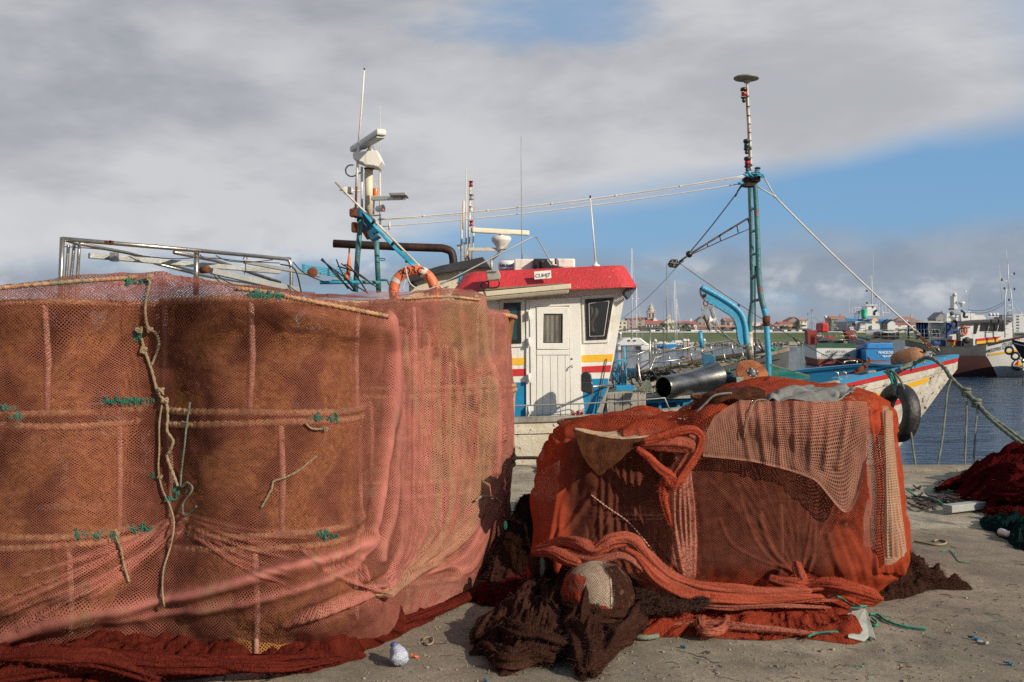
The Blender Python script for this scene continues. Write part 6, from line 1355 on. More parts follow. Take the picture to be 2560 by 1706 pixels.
def sail(root,x,yt,yb,D,m,spreader=None,r=.12):
    b=MB(); b.tube([vI(x,yb,D),vI(x+(-3 if yt<0 else -2),yt,D)],[r,r*.6],7)
    if spreader:
        for y in spreader: b.tube([vI(x-22,y,D),vI(x+22,y,D)],.05,5)
    b.tube([vI(x,yt+8,D),vI(x+70,yb,D)],.025,4); b.tube([vI(x,yt+8,D),vI(x-55,yb,D)],.025,4)
    return b.build('mast',m,root)
sail(ct,330,-245,690,D5,M['bwhite'],(275,))
# sloops
D6=215
def sloop(label,x,yt,D,m,hx0,hx1,yh,sp,mm='bwhite'):
    s_=thing('sailing_boat',label,'sailing boat',vI((hx0+hx1)/2,yh+40,D),'masted boats at the far pontoon')
    b=MB(); b.prism([vI(hx0,yh,D),vI(hx1,yh-4,D),vI(hx1-10,yh+36,D),vI(hx0+8,yh+36,D)],(0,2.8,0)); b.prism([vI(hx0+18,yh-14,D+.5),vI(hx1-22,yh-16,D+.5),vI(hx1-14,yh,D+.5),vI(hx0+14,yh,D+.5)],(0,1.6,0)); b.build('hull',M[m],s_,bevel=.15)
    sail(s_,x,yt,yh,D,M[mm],sp); return s_
sloop('sloop with short white mast just right of the catamaran mast',378,160,D6,'bwhite',340,440,730,(275,))
sloop('sloop with tall dark mast behind the church tower view',690,-90,D6,'bwhite',590,720,735,(308,),'galv')
sloop('white sloop with thin mast left of the crane hook',772,90,222,'bwhite',730,830,725,(290,))
sloop('sloop with the lowest mast, rightmost of the masted boats',792,285,228,'bwhite',770,860,722,())
sk=thing('motor_boat','small motor boat with blue and white hull at the far pontoon','motor boat',vI(725,805,205))
b=MB(); b.prism([vI(672,745,203),vI(690,740,203),(vI(780,742,203)),vI(790,770,203),vI(770,800,203),vI(680,800,203)],(0,5,0)); b.build('hull',M['bwhite'],sk,bevel=.2)
b=MB(); b.prism([vI(674,748,202.9),vI(790,744,202.9),vI(786,775,202.9),vI(720,790,202.9),vI(676,780,202.9)],(0,.1,0)); b.build('blue_side',M['bblue'],sk)
b=MB(); b.prism([vI(600,755,204),vI(665,752,204),vI(665,795,204),vI(605,795,204)],(0,3,0)); o=b.build('dinghy',M['bblue'],bevel=.3); tag(o,'small blue dinghy left of the blue and white motor boat','dinghy')
pn=thing('pontoon','long grey floating pontoon with white capped piles and gangway','pontoon',vI(800,800,212))
b=MB(); b.box(vI(760,795,214),(9,2,.4)); b.box(vI(1060,800,200),(3,2,.4)); b.build('deck',M['rubgrey'],pn)
for x,y in ((572,715),(867,712),(880,712),(908,712),(1075,710),(210,640)):
    b=MB(); b.tube([vI(x,y,212),vI(x,810,212)],.26,10); b.lathe(vI(x,y,212),(0,0,1),[(.36,-.1),(.36,.1),(.12,.45)],10,m=1); b.build('pile',[M['rubgrey'],M['bwhite']],pn)
b=MB()
for k in range(10): b.beam(vI(520+45*k,735,213),vI(542+45*k,770,213),.14); b.beam(vI(542+45*k,770,213),vI(565+45*k,735,213),.14)
b.beam(vI(520,735,213),vI(970,735,213),.18); b.beam(vI(520,770,213),vI(970,772,213),.2); b.build('gangway',M['bwhite'],pn)
b=MB(); b.box(vI(1945,768,230),(3.4,2,.4)); b.box(vI(1975,745,230),(1.8,2,1.0)); o=b.build('mooring_dolphin',M['rubgrey']); tag(o,'low concrete mooring block standing in the water left of the white stern trawler','mooring block')
# ================================================================ netting tools
def cr(P0,P1,P2,P3,t): return .5*((2*P1)+(P2-P0)*t+(2*P0-5*P1+4*P2-P3)*t*t+(3*P1-P0-3*P2+P3)*t**3)
def resample(A,n,axis):
    A=np.swapaxes(A,0,axis); N=A.shape[0]; out=[]
    for s_ in np.linspace(0,N-1,n):
        i=min(int(s_),N-2); t_=s_-i
        out.append(cr(A[max(i-1,0)],A[i],A[i+1],A[min(i+2,N-1)],t_))
    return np.swapaxes(np.array(out),0,axis)
def project(Q): 
    D=Q[...,1]; return 1280+F*Q[...,0]/D, HZ-F*(Q[...,2]-CZ)/D
def dist_poly(px,py,pts):
    best=np.full(px.shape,1e9)
    for (x0,y0),(x1,y1) in zip(pts,pts[1:]):
        dx,dy=x1-x0,y1-y0; L=dx*dx+dy*dy+1e-9
        t_=np.clip(((px-x0)*dx+(py-y0)*dy)/L,0,1); best=np.minimum(best,np.hypot(px-x0-t_*dx,py-y0-t_*dy))
    return best
def ssf(x,a,b): t_=np.clip((x-a)/(b-a),0,1); return t_*t_*(3-2*t_)
def curve2(pts,n=6):
    q=smooth([Vector((x,y,0)) for x,y in pts],n); return [(p.x,p.y) for p in q]
def grid_mesh(name,Q,mat,parent=None,dens=None,tint=None,uvs=None,oliv=None,closed_u=False,label=None,solid=0):
    nv,nu=Q.shape[:2]; b=MB(); fs=[]
    cu=nu if closed_u else nu-1
    for j in range(nv-1):
        for i in range(cu): i2=(i+1)%nu; fs.append((j*nu+i,j*nu+i2,(j+1)*nu+i2,(j+1)*nu+i))
    b.v=[tuple(x) for x in Q.reshape(-1,3)]; b.f=fs; b.m=[0]*len(fs); b.s=[True]*len(fs)
    o=b.build(name,mat,parent,label,solid=solid); me=o.data
    if uvs is None:
        wu=np.linalg.norm(np.diff(Q,axis=1),axis=2).sum(1).mean(); wv=np.linalg.norm(np.diff(Q,axis=0),axis=2).sum(0).mean()
        U,V_=np.meshgrid(np.linspace(0,wu,nu),np.linspace(0,wv,nv)); uvs=np.stack([U,V_],-1)
    uv=me.uv_layers.new(name='UVMap'); li=np.zeros(len(me.loops),dtype=int); me.loops.foreach_get('vertex_index',li); UU=uvs.reshape(-1,2)[li]
    if closed_u:   # keep the seam from wrapping backwards
        lim=uvs[...,0].max(); fc=UU[:,0].reshape(-1,4); hi=fc.max(1,keepdims=True); st_=uvs[0,1,0]-uvs[0,0,0]; fc[(hi>lim*.9)&(fc<lim*.1)]+=lim+st_; UU[:,0]=fc.reshape(-1)
    uv.data.foreach_set('uv',UU.reshape(-1))
    for nm,a in (('dens',dens),('tint',tint),('oliv',oliv)):
        if nm=='oliv' and a is None: continue
        at=me.attributes.new(nm,'FLOAT','POINT'); at.data.foreach_set('value',(np.zeros(nu*nv) if a is None else np.clip(a,0,1).reshape(-1)).astype(np.float32))
    return o
def normals(Q):
    du=np.gradient(Q,axis=1); dv=np.gradient(Q,axis=0); n=np.cross(du,dv); n/=np.linalg.norm(n,axis=2,keepdims=True)+1e-9
    v=Q-np.array([0,0,CZ]); s_=np.sign((n*v).sum(2,keepdims=True)); return -n*np.where(s_==0,1,s_)
def nz(Q,sc,off=0,oc=3): 
    f=Q.reshape(-1,3); return np.array([MN.fractal(Vector((p[0]*sc[0]+off,p[1]*sc[1],p[2]*sc[2])),1.0,2.0,oc) for p in f]).reshape(Q.shape[:2])
SURF=[]
def onnet(x,y,off=.012,r=9):
    """the point of the draped netting seen at a picture point, lifted by off towards the viewer"""
    best=None
    for S_ in SURF:
        d=np.hypot(S_[:,0]-x,S_[:,1]-y); k=d<r
        if k.any(): v=S_[k,2].min(); best=v if best is None else min(best,v)
    if best is None:
        S_=SURF[0]; best=S_[np.argmin(np.hypot(S_[:,0]-x,S_[:,1]-y)),2]
    return P(x,y,best-off)
def snap(pts,off=.012):
    out=[]
    for p in pts: px_,py_=1280+F*p.x/p.y,HZ-F*(p.z-CZ)/p.y; out.append(onnet(px_,py_,off))
    return out
def net_sheet(name,rows,nu,nv,mat,folds=(),noise=(.012,(6,6,2.5)),dens=None,tint=None,parent=None,off=0,wr=0,solid=0,label=None,minz=.006):
    A=np.array([[tuple(P(x,y,D) if D else G(x,y,.01)) for x,y,D in r] for r in rows])
    Q=resample(resample(A,nu,1),nv,0)
    px,py=project(Q); n_=normals(Q); de=np.zeros(px.shape); ti=np.zeros(px.shape); h_=np.zeros(px.shape); ov=np.zeros(px.shape)
    if dens is not None: de+=dens(px,py)
    if tint is not None: ti+=tint(px,py)
    for fo in folds:
        pts,w_,hh,dd,tt=fo[:5]
        c=curve2(pts); g=np.exp(-(dist_poly(px,py,c)/w_)**2); h_+=hh*g-hh*.45*np.exp(-((dist_poly(px,py,c)-1.8*w_)/w_)**2); de=np.maximum(de,dd*g); ti=np.maximum(ti,tt*g)
        if len(fo)>5: ov=np.maximum(ov,fo[5]*np.exp(-((dist_poly(px,py,c)-w_*1.1)/(w_*1.3))**2))
    h_+=noise[0]*nz(Q,noise[1],off)
    if wr: h_+=wr*nz(Q,(22,22,9),off+5,2)
    lim=.045; h0=noise[0]*nz(Q,noise[1],off); Q=Q+n_*(lim*np.tanh((h_-h0)/lim)+h0)[...,None] if False else Q+n_*(lim*np.tanh(h_/lim))[...,None]; Q[...,2]=np.maximum(Q[...,2],minz)
    SURF.append(np.stack([*project(Q),Q[...,1]],-1).reshape(-1,3))
    return grid_mesh(name,Q,mat,parent,de,ti,label=label,solid=solid,oliv=ov if any(len(f)>5 for f in folds) else None)
def net_roll(name,paths,mat,parent=None,flat=.7,n=28,ns=10,seed=0,groove=.16,dens=.85,tint=0,label=None):
    """bunched netting: paths = list of (points, radius or radii); each path one closed tube in a single mesh"""
    obs=[]
    for q_,(pts,r) in enumerate(paths):
        pts=smooth(pts,ns); N=len(pts); rs=np.interp(np.linspace(0,1,N),np.linspace(0,1,len(r)),r) if hasattr(r,'__len__') else np.full(N,r)
        Q=np.zeros((N,n,3)); pa=None; uv=np.zeros((N,n,2)); arc=0
        for i,p in enumerate(pts):
            t_=(pts[min(i+1,N-1)]-pts[max(i-1,0)]).normalized()
            if pa is None: a=t_.cross(Vector((0,0,1)) if abs(t_.z)<.9 else Vector((0,1,0))).normalized()
            else: a=(pa-t_*pa.dot(t_)).normalized()
            pa=a; b_=t_.cross(a)
            if i: arc+=(pts[i]-pts[i-1]).length
            for k in range(n):
                th=2*PI*k/n; cx_,cy_=math.cos(th),math.sin(th)
                rr_=rs[i]*(1+.10*MN.fractal(Vector((cx_*6+seed,cy_*6+q_,arc*16)),1,2,3)+groove*1.6*MN.fractal(Vector((cx_*2.6+seed,cy_*2.6+q_*3,arc*3.0)),1,2,3)+groove*math.sin(5*th+arc*4+seed)*.35+.045*math.sin(13*th+arc*6+seed+2*MN.noise(Vector((arc*5,seed,cx_)))))
                if i==0 or i==N-1: rr_*=.25
                v=p+(a*cx_+b_*cy_)*rr_; v.z=p.z+(v.z-p.z)*flat; v.z=max(v.z,.006)
                Q[i,k]=v; uv[i,k]=(th*rs[i],arc)
        obs.append((Q,uv))
    base=parent
    for Q,uv in obs: o=grid_mesh(name,Q,mat,base,np.full(Q.shape[:2],dens),np.full(Q.shape[:2],tint),uvs=uv,closed_u=True,label=label)
    return o
def mound(name,outline,h,mat,parent=None,seed=0,ruf=.35,na=150,nr=56,p=2.2,dens=.6,tint=0,peak=None,edge=.25,sc=7,label=None):
    """heap of netting lying on the ground inside an outline given as picture points of the ground"""
    o_=[G(x,y) if len((x,y))==2 else None for x,y in outline]; rg=smooth(o_,12,True); N=len(rg)
    c=sum(o_,Vector())/len(o_)
    if peak: c=G(*peak)
    Q=np.zeros((nr,na,3)); uv=np.zeros((nr,na,2)); de=np.zeros((nr,na))
    for j in range(nr):
        r=(1-j/(nr-1))
        for i in range(na):
            e=rg[int(i*N/na)%N]; v=c.lerp(e,r); 
            f=MN.fractal(Vector((v.x*sc+seed,v.y*sc,seed*.7)),1,2,5); f2=abs(MN.noise(Vector((v.x*sc*.55-seed,v.y*sc*.55,3)))); ridg=1-abs(2*MN.noise(Vector((v.x*sc*1.6,v.y*sc*1.6+seed,1))))
            en=min(1,(1-r)*7); hs=min(h,.17); f3=MN.fractal(Vector((v.x*sc*4+seed,v.y*sc*4,1)),1,2,3); hh=h*(1-r**p)+hs*(ruf*f+.4*f2+.32*ruf*ridg)*en+.016*f3*en
            g=1+edge*MN.fractal(Vector((math.cos(i*2*PI/na)*3+seed,math.sin(i*2*PI/na)*3,r)),1,2,4)*r**4
            v=c+(v-c)*g; Q[j,i]=(v.x+.03*f*en,v.y+.03*f2*en,max(hh,.004+.006*(1-r))); uv[j,i]=(v.x+.4*f*h,v.y+hh*1.2); de[j,i]=dens+.3*(ridg-.5)-.35*(r>.97)
    b=MB(); n0=nr*na; fs=[]
    return grid_mesh(name,Q,mat,parent,de,np.full((nr,na),tint),uvs=np.concatenate([uv],0),closed_u=False,label=label) if False else _closed(name,Q,uv,de,tint,mat,parent,label)
def _closed(name,Q,uv,de,tint,mat,parent,label):
    Q=np.concatenate([Q,Q[:,:1]],1); uv=np.concatenate([uv,uv[:,:1]],1); de=np.concatenate([de,de[:,:1]],1)
    return grid_mesh(name,Q,mat,parent,de,np.full(de.shape,tint),uvs=uv,label=label)
M['ropelash']=paint('faded_green_twine',(.04,.17,.12),.85,var=.4,scale=9,dirt=((.16,.13,.08),.3,9))
# ---------------------------------------------------------------- net colours
NM=dict(
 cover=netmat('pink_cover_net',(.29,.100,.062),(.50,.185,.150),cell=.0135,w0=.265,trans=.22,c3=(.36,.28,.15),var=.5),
 funnel=netmat('golden_funnel_net',(.34,.15,.05),(.2,.08,.04),cell=.0115,w0=.60,trans=.2,rot=45,var=.8),
 inner=netmat('brown_trap_net',(.40,.185,.065),(.022,.008,.006),cell=.0115,w0=.34,trans=.2,rot=45,var=.6),  # second colour is the near-black of the painted hollows
 inner2=netmat('dark_trap_net',(.10,.038,.024),(.10,.04,.03),cell=.015,w0=.40,trans=.2,var=.6),  # trap net darkened to stand for the shaded inside of the pile
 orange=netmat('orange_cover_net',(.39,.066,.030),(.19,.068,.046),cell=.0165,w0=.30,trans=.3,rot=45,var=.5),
 panel=netmat('dusty_panel_net',(.34,.17,.12),(.3,.12,.08),cell=.0130,w0=.38,trans=.2,rot=8,dist=.10),
 tan=netmat('tan_net',(.38,.28,.19),(.35,.22,.16),cell=.015,w0=.44,trans=.25,rot=3,dist=.12),
 bunch=netmat('bunched_orange_net',(.42,.080,.042),(.42,.19,.135),stk=.9,cell=.0055,w0=.52,trans=.2,bump=.6,var=.5),
 flat=netmat('spread_orange_net',(.34,.042,.018),(.44,.11,.07),stk=.7,cell=.007,w0=.5,trans=.2,bump=.9,var=.6),
 brown=netmat('brown_heap_net',(.075,.033,.023),(.10,.042,.03),stk=.6,cell=.007,w0=.58,trans=.15,bump=1.2,var=.7),
 veil=netmat('thin_brown_veil',(.22,.12,.09),(.1,.04,.03),cell=.010,w0=.22,trans=.2),
 dred=netmat('dark_red_heap_net',(.085,.008,.008),(.12,.02,.016),cell=.012,w0=.60,trans=.15,bump=1.2,var=.7),
 rred=netmat('red_skirt_net',(.15,.026,.017),(.26,.065,.04),stk=.8,cell=.007,w0=.55,trans=.2,bump=1.0,var=.6),
 teal=netmat('teal_heap_net',(.010,.030,.027),(.02,.06,.05),cell=.012,w0=.6,trans=.1,bump=1.2,var=.6),
)
# ---------------------------------------------------------------- round fishing traps
def make_trap(dark=False,r=.52,h=.585,posts=5,ph=0):
    t_=thing('fishing_trap','','fishing trap',(0,0,0)); N=64; im=NM['inner2' if dark else 'inner']
    for z in (.022,h-.022):
        b=MB(); pts=[Vector((math.cos(a)*r,math.sin(a)*r,z+.006*math.sin(3*a))) for a in np.linspace(0,2*PI,241)[:-1]]
        b.tube(pts,[(.0165 if not dark else .012)*(1.2 if k%3==0 else (1.0 if k%3==1 else .85)) for k in range(240)],8,closed=True); b.build('hoop',M['hoop' if not dark else 'hoopdk'],t_)
    Q=np.zeros((16,N,3)); uv=np.zeros((16,N,2))
    for j in range(16):
        for i in range(N):
            a=2*PI*i/N; s_=math.sin(PI*j/15); rr_=r*(1-.055*s_)+.012*MN.noise(Vector((math.cos(a)*3,math.sin(a)*3,j*.3)))*s_; Q[j,i]=(math.cos(a)*rr_,math.sin(a)*rr_,.02+(h-.04)*j/15); uv[j,i]=(r*a,h*j/15)
    Q=np.concatenate([Q,Q[:,:1]],1); uv=np.concatenate([uv,uv[:,:1]+np.array([2*PI*r,0])],1); tt_=np.array([[ssf(np.float64(MN.noise(Vector((math.cos(a_)*2.2+4*dark,math.sin(a_)*2.2,j*.16)))*1.5),.02,.20) for a_ in np.linspace(0,2*PI,N+1)] for j in range(16)]); grid_mesh('side_netting',Q,im,t_,np.full(Q.shape[:2],.02),tt_,uvs=uv)  # near-black tint patches paint dark hollows onto the side netting
    for z,nm in ((h-.015,'top_netting'),(.03,'bottom_netting')):
        Q=np.zeros((12,49,3)); uv=np.zeros((12,49,2))
        for j in range(12):
            for i in range(49):
                a=2*PI*i/48; rr_=r*(j/11)*.99; Q[j,i]=(math.cos(a)*rr_,math.sin(a)*rr_,z-.03*(1-(j/11)**2)+.01*MN.noise(Vector((math.cos(a)*rr_*7,math.sin(a)*rr_*7,z)))); uv[j,i]=Q[j,i,:2]
        grid_mesh(nm,Q,im,t_,uvs=uv)
    # entrance funnels: tapering net sleeves from the wall towards the middle
    for k,a0 in enumerate((ph-PI/2-.25,ph+PI*.2,ph+PI*.85)):
        Q=np.zeros((14,33,3)); uv=np.zeros((14,33,2)); d=Vector((math.cos(a0),math.sin(a0),0)); e=Vector((-d.y,d.x,0))
        for j in range(14):
            t2=j/13; c=d*(r*(.93-.85*t2)); ww=r*(.62*(1-t2)**1.3+.15); hh2=h*(.47*(1-t2)**1.2+.13)
            for i in range(33):
                a=2*PI*i/32; sq=.8; x=math.copysign(abs(math.cos(a))**sq,math.cos(a))*ww; z=math.copysign(abs(math.sin(a))**sq,math.sin(a))*hh2
                off=1-.35*(x/ww)**2*(1-t2)*.5; v=c*off+e*x+Vector((0,0,h/2+z-.05*t2)); 
                w2=math.hypot(v.x,v.y)
                if w2>r*.94: v.x*=r*.94/w2; v.y*=r*.94/w2
                q_=.02*MN.noise(v*9); Q[j,i]=(v.x+q_,v.y+q_,min(max(v.z,.04),h-.04)); uv[j,i]=(a*ww,t2*r)
        grid_mesh('entrance_funnel',Q,NM['funnel'] if not dark else im,t_,np.full(Q.shape[:2],.05),uvs=uv)
    for k in range(posts):
        a=ph-PI/2+.05+2*PI*k/posts; b=MB(); b.tube([Vector((math.cos(a)*r*.985,math.sin(a)*r*.985,.01)),Vector((math.cos(a+.02)*r*.965,math.sin(a+.02)*r*.965,h*.5)),Vector((math.cos(a)*r*.985,math.sin(a)*r*.985,h-.01))],.0145,8); b.build('post',M['postdark' if dark else 'post'],t_)
    return t_
tl=make_trap(); td=make_trap(True)
def place(proto,first,x,y,z,rz,label,group,tx=0,ty=0,s_=1):
    o=proto if first else copy_tree(proto); o.location=(x,y,z); o.rotation_euler=(tx,ty,rz); o.scale=(s_,s_,1); o['label']=label; o['group']=group; return o
tiers=['bottom','middle','top']; n_=0
for nm,x,y,zz_,rots,lean in (('leftmost front stack',-2.40,5.34,(0,.595,1.19),(.4,-.35,.2),.0),('right front stack',-1.31,5.275,(0,.6,1.20),(.12,.36,.05),.0),('rear stack beside the wheelhouse',-.73,6.72,(.02,.64,1.24),(.5,.9,.2),.0),('rearmost stack at the quay side',-.50,7.92,(.0,.6,1.18),(1,.3,.7),0),('far left stack cut by the picture edge',-3.55,5.4,(0,.6,1.18),(.3,.8,.1),0),('stack set back between the two front stacks',-1.93,6.42,(0,.6,1.20),(.3,.8,.1),0)):
    for k in range(3):
        rnd=random.Random(n_); place(tl,n_==0,x+rnd.uniform(-.012,.012),y,zz_[k],rots[k],f'brown net trap, {tiers[k]} of the {nm}','round traps stacked under the pink net',rnd.uniform(-.012,.012),rnd.uniform(-.02,.02)); n_+=1
n_=0
for nm,x,y in (('front left stack',.80,6.70),('front right stack',1.83,6.62),('rear left stack',.86,7.72),('rear right stack',1.90,7.66)):
    for k in range(2):
        rnd=random.Random(n_+50); place(td,n_==0,x,y,(.0,.575)[k]*(.80 if 'left' in nm else .98),rnd.uniform(0,6),f'dark brown round net trap, {("bottom","top")[k]} of the {nm} under orange net','round traps stacked under the orange net',rnd.uniform(-.02,.02),rnd.uniform(-.02,.02),.96).scale.z=(.80 if 'left' in nm else .98); n_+=1
# ---------------------------------------------------------------- the pink cover net over the left stacks
cols=[
 [(-330,820,6.0),(-330,745,4.9),(-330,880,4.85),(-330,1040,4.8),(-330,1190,4.75),(-330,1340,4.65),(-340,1500,4.62),(-350,1655,None)],
 [(-70,800,6.0),(-70,722,4.80),(-70,880,4.78),(-70,1040,4.77),(-70,1190,4.8),(-70,1340,4.72),(-80,1500,4.64),(-85,1655,None)],
 [(150,790,6.0),(150,702,4.80),(150,880,4.76),(150,1035,4.74),(150,1190,4.70),(150,1345,4.66),(150,1500,4.62),(150,1650,None)],
 [(380,780,6.2),(372,683,4.98),(375,860,4.98),(378,1020,4.95),(380,1190,4.92),(385,1330,4.85),(380,1500,4.72),(380,1648,None)],
 [(600,770,6.3),(560,712,4.72),(560,880,4.71),(560,1035,4.70),(560,1190,4.69),(560,1345,4.67),(560,1505,4.64),(570,1645,None)],
 [(790,744,6.5),(745,742,4.70),(750,880,4.70),(752,1045,4.70),(755,1190,4.70),(760,1355,4.66),(765,1510,4.62),(780,1636,None)],
 [(900,733,6.5),(880,768,4.86),(885,890,4.87),(885,1045,4.86),(880,1190,4.84),(875,1350,4.80),(870,1500,4.76),(885,1615,None)],
 [(985,731,6.5),(975,787,5.16),(982,890,5.20),(978,1045,5.18),(968,1190,5.12),(950,1345,5.05),(940,1480,4.98),(965,1590,None)],
 [(1050,730,6.6),(1030,748,6.05),(1030,890,5.95),(1030,1045,5.85),(1035,1190,5.75),(1030,1345,5.65),(1020,1465,5.50),(1010,1566,None)],
 [(1125,732,6.9),(1115,735,6.24),(1118,890,6.22),(1125,1045,6.2),(1135,1190,6.18),(1125,1345,6.05),(1095,1450,5.85),(1062,1542,None)],
 [(1195,740,7.3),(1203,746,6.5),(1210,860,6.5),(1238,965,6.45),(1246,1150,6.4),(1232,1310,6.35),(1178,1425,6.1),(1125,1514,None)],
 [(1225,776,7.8),(1216,782,7.25),(1225,880,7.2),(1254,1000,7.0),(1264,1180,6.75),(1256,1310,6.6),(1215,1405,6.4),(1168,1488,None)],
 [(1262,778,8.3),(1272,786,7.75),(1276,870,7.75),(1282,965,7.7),(1280,1150,7.55),(1266,1295,7.2),(1240,1375,7.0),(1205,1452,None)],
 [(1240,790,8.8),(1262,790,8.5),(1264,870,8.5),(1268,965,8.5),(1266,1130,8.4),(1256,1255,8.1),(1240,1310,7.9),(1215,1400,None)],
]
rows=[[c[i] for c in cols] for i in range(8)]
rnd=random.Random(12); FL=[]
def F_(pts,w_,hh=.02,dd=.7,tt=.8,ol=None): FL.append((pts,w_,hh,dd,tt) if ol is None else (pts,w_,hh,dd,tt,ol))
F_([(972,786),(984,880),(986,1000),(972,1120),(950,1250),(928,1360),(905,1395)],11,.028,.75,1)
F_([(978,800),(992,950),(1000,1100),(985,1250),(960,1400)],9,.018,.5,1)
F_([(0,1592),(130,1552),(320,1520),(520,1478),(700,1425),(860,1385),(925,1350)],16,.035,.75,1)
F_([(0,1600),(160,1570),(350,1545),(560,1515),(760,1470),(900,1410)],13,.02,.45,.8)
for k in range(13):   # gathers running down-left from the knot between the stacks
    e=(rnd.uniform(-60,250),1430+14*k+rnd.uniform(-8,8)); s0=(440+rnd.uniform(-20,30),1285+4*k)
    F_([s0,((s0[0]*.55+e[0]*.45),(s0[1]*.55+e[1]*.45)+rnd.uniform(5,22)),e],rnd.uniform(3.5,6.5),.010,.38,.7)
for k in range(10):
    s0=(470+rnd.uniform(-20,20),1290+6*k); e=(760+rnd.uniform(-60,60),1330+16*k)
    F_([s0,((s0[0]+e[0])/2,(s0[1]+e[1])/2+14),e],rnd.uniform(3,5),.006,.22,.5)
fx=(964,1490)
for k in range(36):   # the big fan from the gather at the foot to the rear stack
    u=k/35; e=(1000+240*u+rnd.uniform(-6,6),820+300*u*(.2+.8*rnd.random())); m1=(fx[0]+(40+190*u),fx[1]-150-20*u); m2=(m1[0]*.4+e[0]*.6+8,(m1[1]*.45+e[1]*.55))
    F_([fx,m1,m2,e],rnd.uniform(2.5,6),.013,rnd.uniform(.2,.5),rnd.uniform(.5,1),.75 if k%6==1 and k>10 else None)
for k in range(12):   # lower fan sweeping to the right silhouette
    u=k/11; s0=(700+230*u*.9,1560-70*u+rnd.uniform(-8,8)); e=(1262-rnd.uniform(0,20),1120+230*u*.7)
    F_([s0,(s0[0]+200,s0[1]-75),(1180-25*(1-u),1375-70*(1-u)+50*u),e],rnd.uniform(4,9),.009,rnd.uniform(.15,.5),rnd.uniform(.5,1))
for k in range(9):    # folds left of the gather
    u=k/8; s0=(fx[0]-20,fx[1]-10); e=(905+35*u*.3-150*(1-u),1405+10*u-30*(1-u))
    F_([s0,((s0[0]+e[0])/2-8,(s0[1]+e[1])/2+16),e],rnd.uniform(3,5),.012,.35,.8)
F_([(1203,748),(1210,850),(1236,955),(1246,1060),(1240,1180)],8,.02,.45,.9)
F_([(1160,790),(1172,830),(1180,860)],26,.0,.0,.3,.85)
F_([(1215,960),(1218,1050),(1212,1150),(1190,1250)],10,.008,.1,.5,.9)
F_([(1100,1180),(1130,1080),(1160,1010)],14,.0,.05,.4,.6)
F_([(1150,740),(1155,850),(1170,940),(1205,1030)],9,.010,.25,.6)
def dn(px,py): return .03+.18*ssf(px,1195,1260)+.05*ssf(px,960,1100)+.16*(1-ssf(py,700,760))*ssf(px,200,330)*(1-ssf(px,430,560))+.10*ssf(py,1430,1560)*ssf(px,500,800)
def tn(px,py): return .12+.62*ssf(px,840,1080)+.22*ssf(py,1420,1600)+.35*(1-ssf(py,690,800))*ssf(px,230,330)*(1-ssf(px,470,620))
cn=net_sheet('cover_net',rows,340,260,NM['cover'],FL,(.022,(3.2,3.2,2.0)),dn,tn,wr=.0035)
for a_,b_,r_r in (([(-330,745),(-70,722),(150,702),(290,692),(340,688)],0,.013),([(590,716),(680,728),(745,742),(880,768),(972,787)],0,.013),([(1010,742),(1115,737),(1200,745)],0,.010)):
    pts=smooth(snap(smooth([P(x,y+5,5) for x,y in a_],6),-.002),6); N_=len(pts); mb_=MB(); mb_.tube([p+Vector((0,0,0)) for p in pts],[r_r*.82*(1.15 if k%4<2 else .85) for k in range(N_)],8); mb_.build('rim_rope',M['hoop'],cn)
tag(cn,'large faded pink fishing net draped over the stacked traps at left','fishing net')
# the red skirt of netting lying in front of the left stacks
m_=mound('net_heap',[(-260,1700),(-150,1650),(60,1610),(260,1610),(480,1600),(700,1585),(870,1565),(1010,1535),(1120,1500),(1150,1508),(1060,1560),(960,1610),(870,1655),(780,1684),(620,1690),(420,1704),(150,1730),(-150,1760)],.15,NM['rred'],seed=3,ruf=.5,na=260,nr=60,p=2.5,dens=.75,edge=.12,sc=6); tag(m_,'dark red bunched netting along the foot of the pink covered stacks','fishing net')
net_roll('net_fold',[([G(-250,1700),G(-60,1640,.06),G(120,1600,.10),G(300,1622,.07),G(520,1640,.05),G(700,1600,.06)],(.03,.06,.07,.06,.05,.02)),([G(-200,1740),G(60,1700,.03),G(260,1660,.05),G(480,1690,.03),G(640,1670,.03),G(830,1640,.03)],(.02,.045,.05,.04,.04,.015)),([G(140,1690,.04),G(200,1640,.07),G(330,1655,.05),G(380,1700,.02)],(.02,.035,.035,.02))],NM['rred'],m_,seed=5,groove=.3,dens=.7) if False else None
for k,(pp,r_r) in enumerate([([(-150,1735,.04),(60,1680,.10),(250,1650,.12),(440,1665,.10),(640,1660,.08),(820,1635,.04)],(.02,.05,.055,.045,.04,.015)),([(-60,1650,.14),(100,1640,.18),(260,1650,.14),(400,1700,.05)],(.02,.045,.05,.02)),([(380,1640,.10),(540,1660,.10),(700,1668,.07),(860,1645,.03)],(.015,.03,.03,.01)),([(900,1600,.02),(1000,1560,.03),(1110,1520,.03),(1210,1470,.03),(1255,1430,.02)],(.015,.03,.035,.03,.015))]):
    net_roll('net_fold',[([G(*q_) for q_ in pp],r_r)],NM['rred'],m_,seed=k,groove=.3,dens=.65,flat=.8)
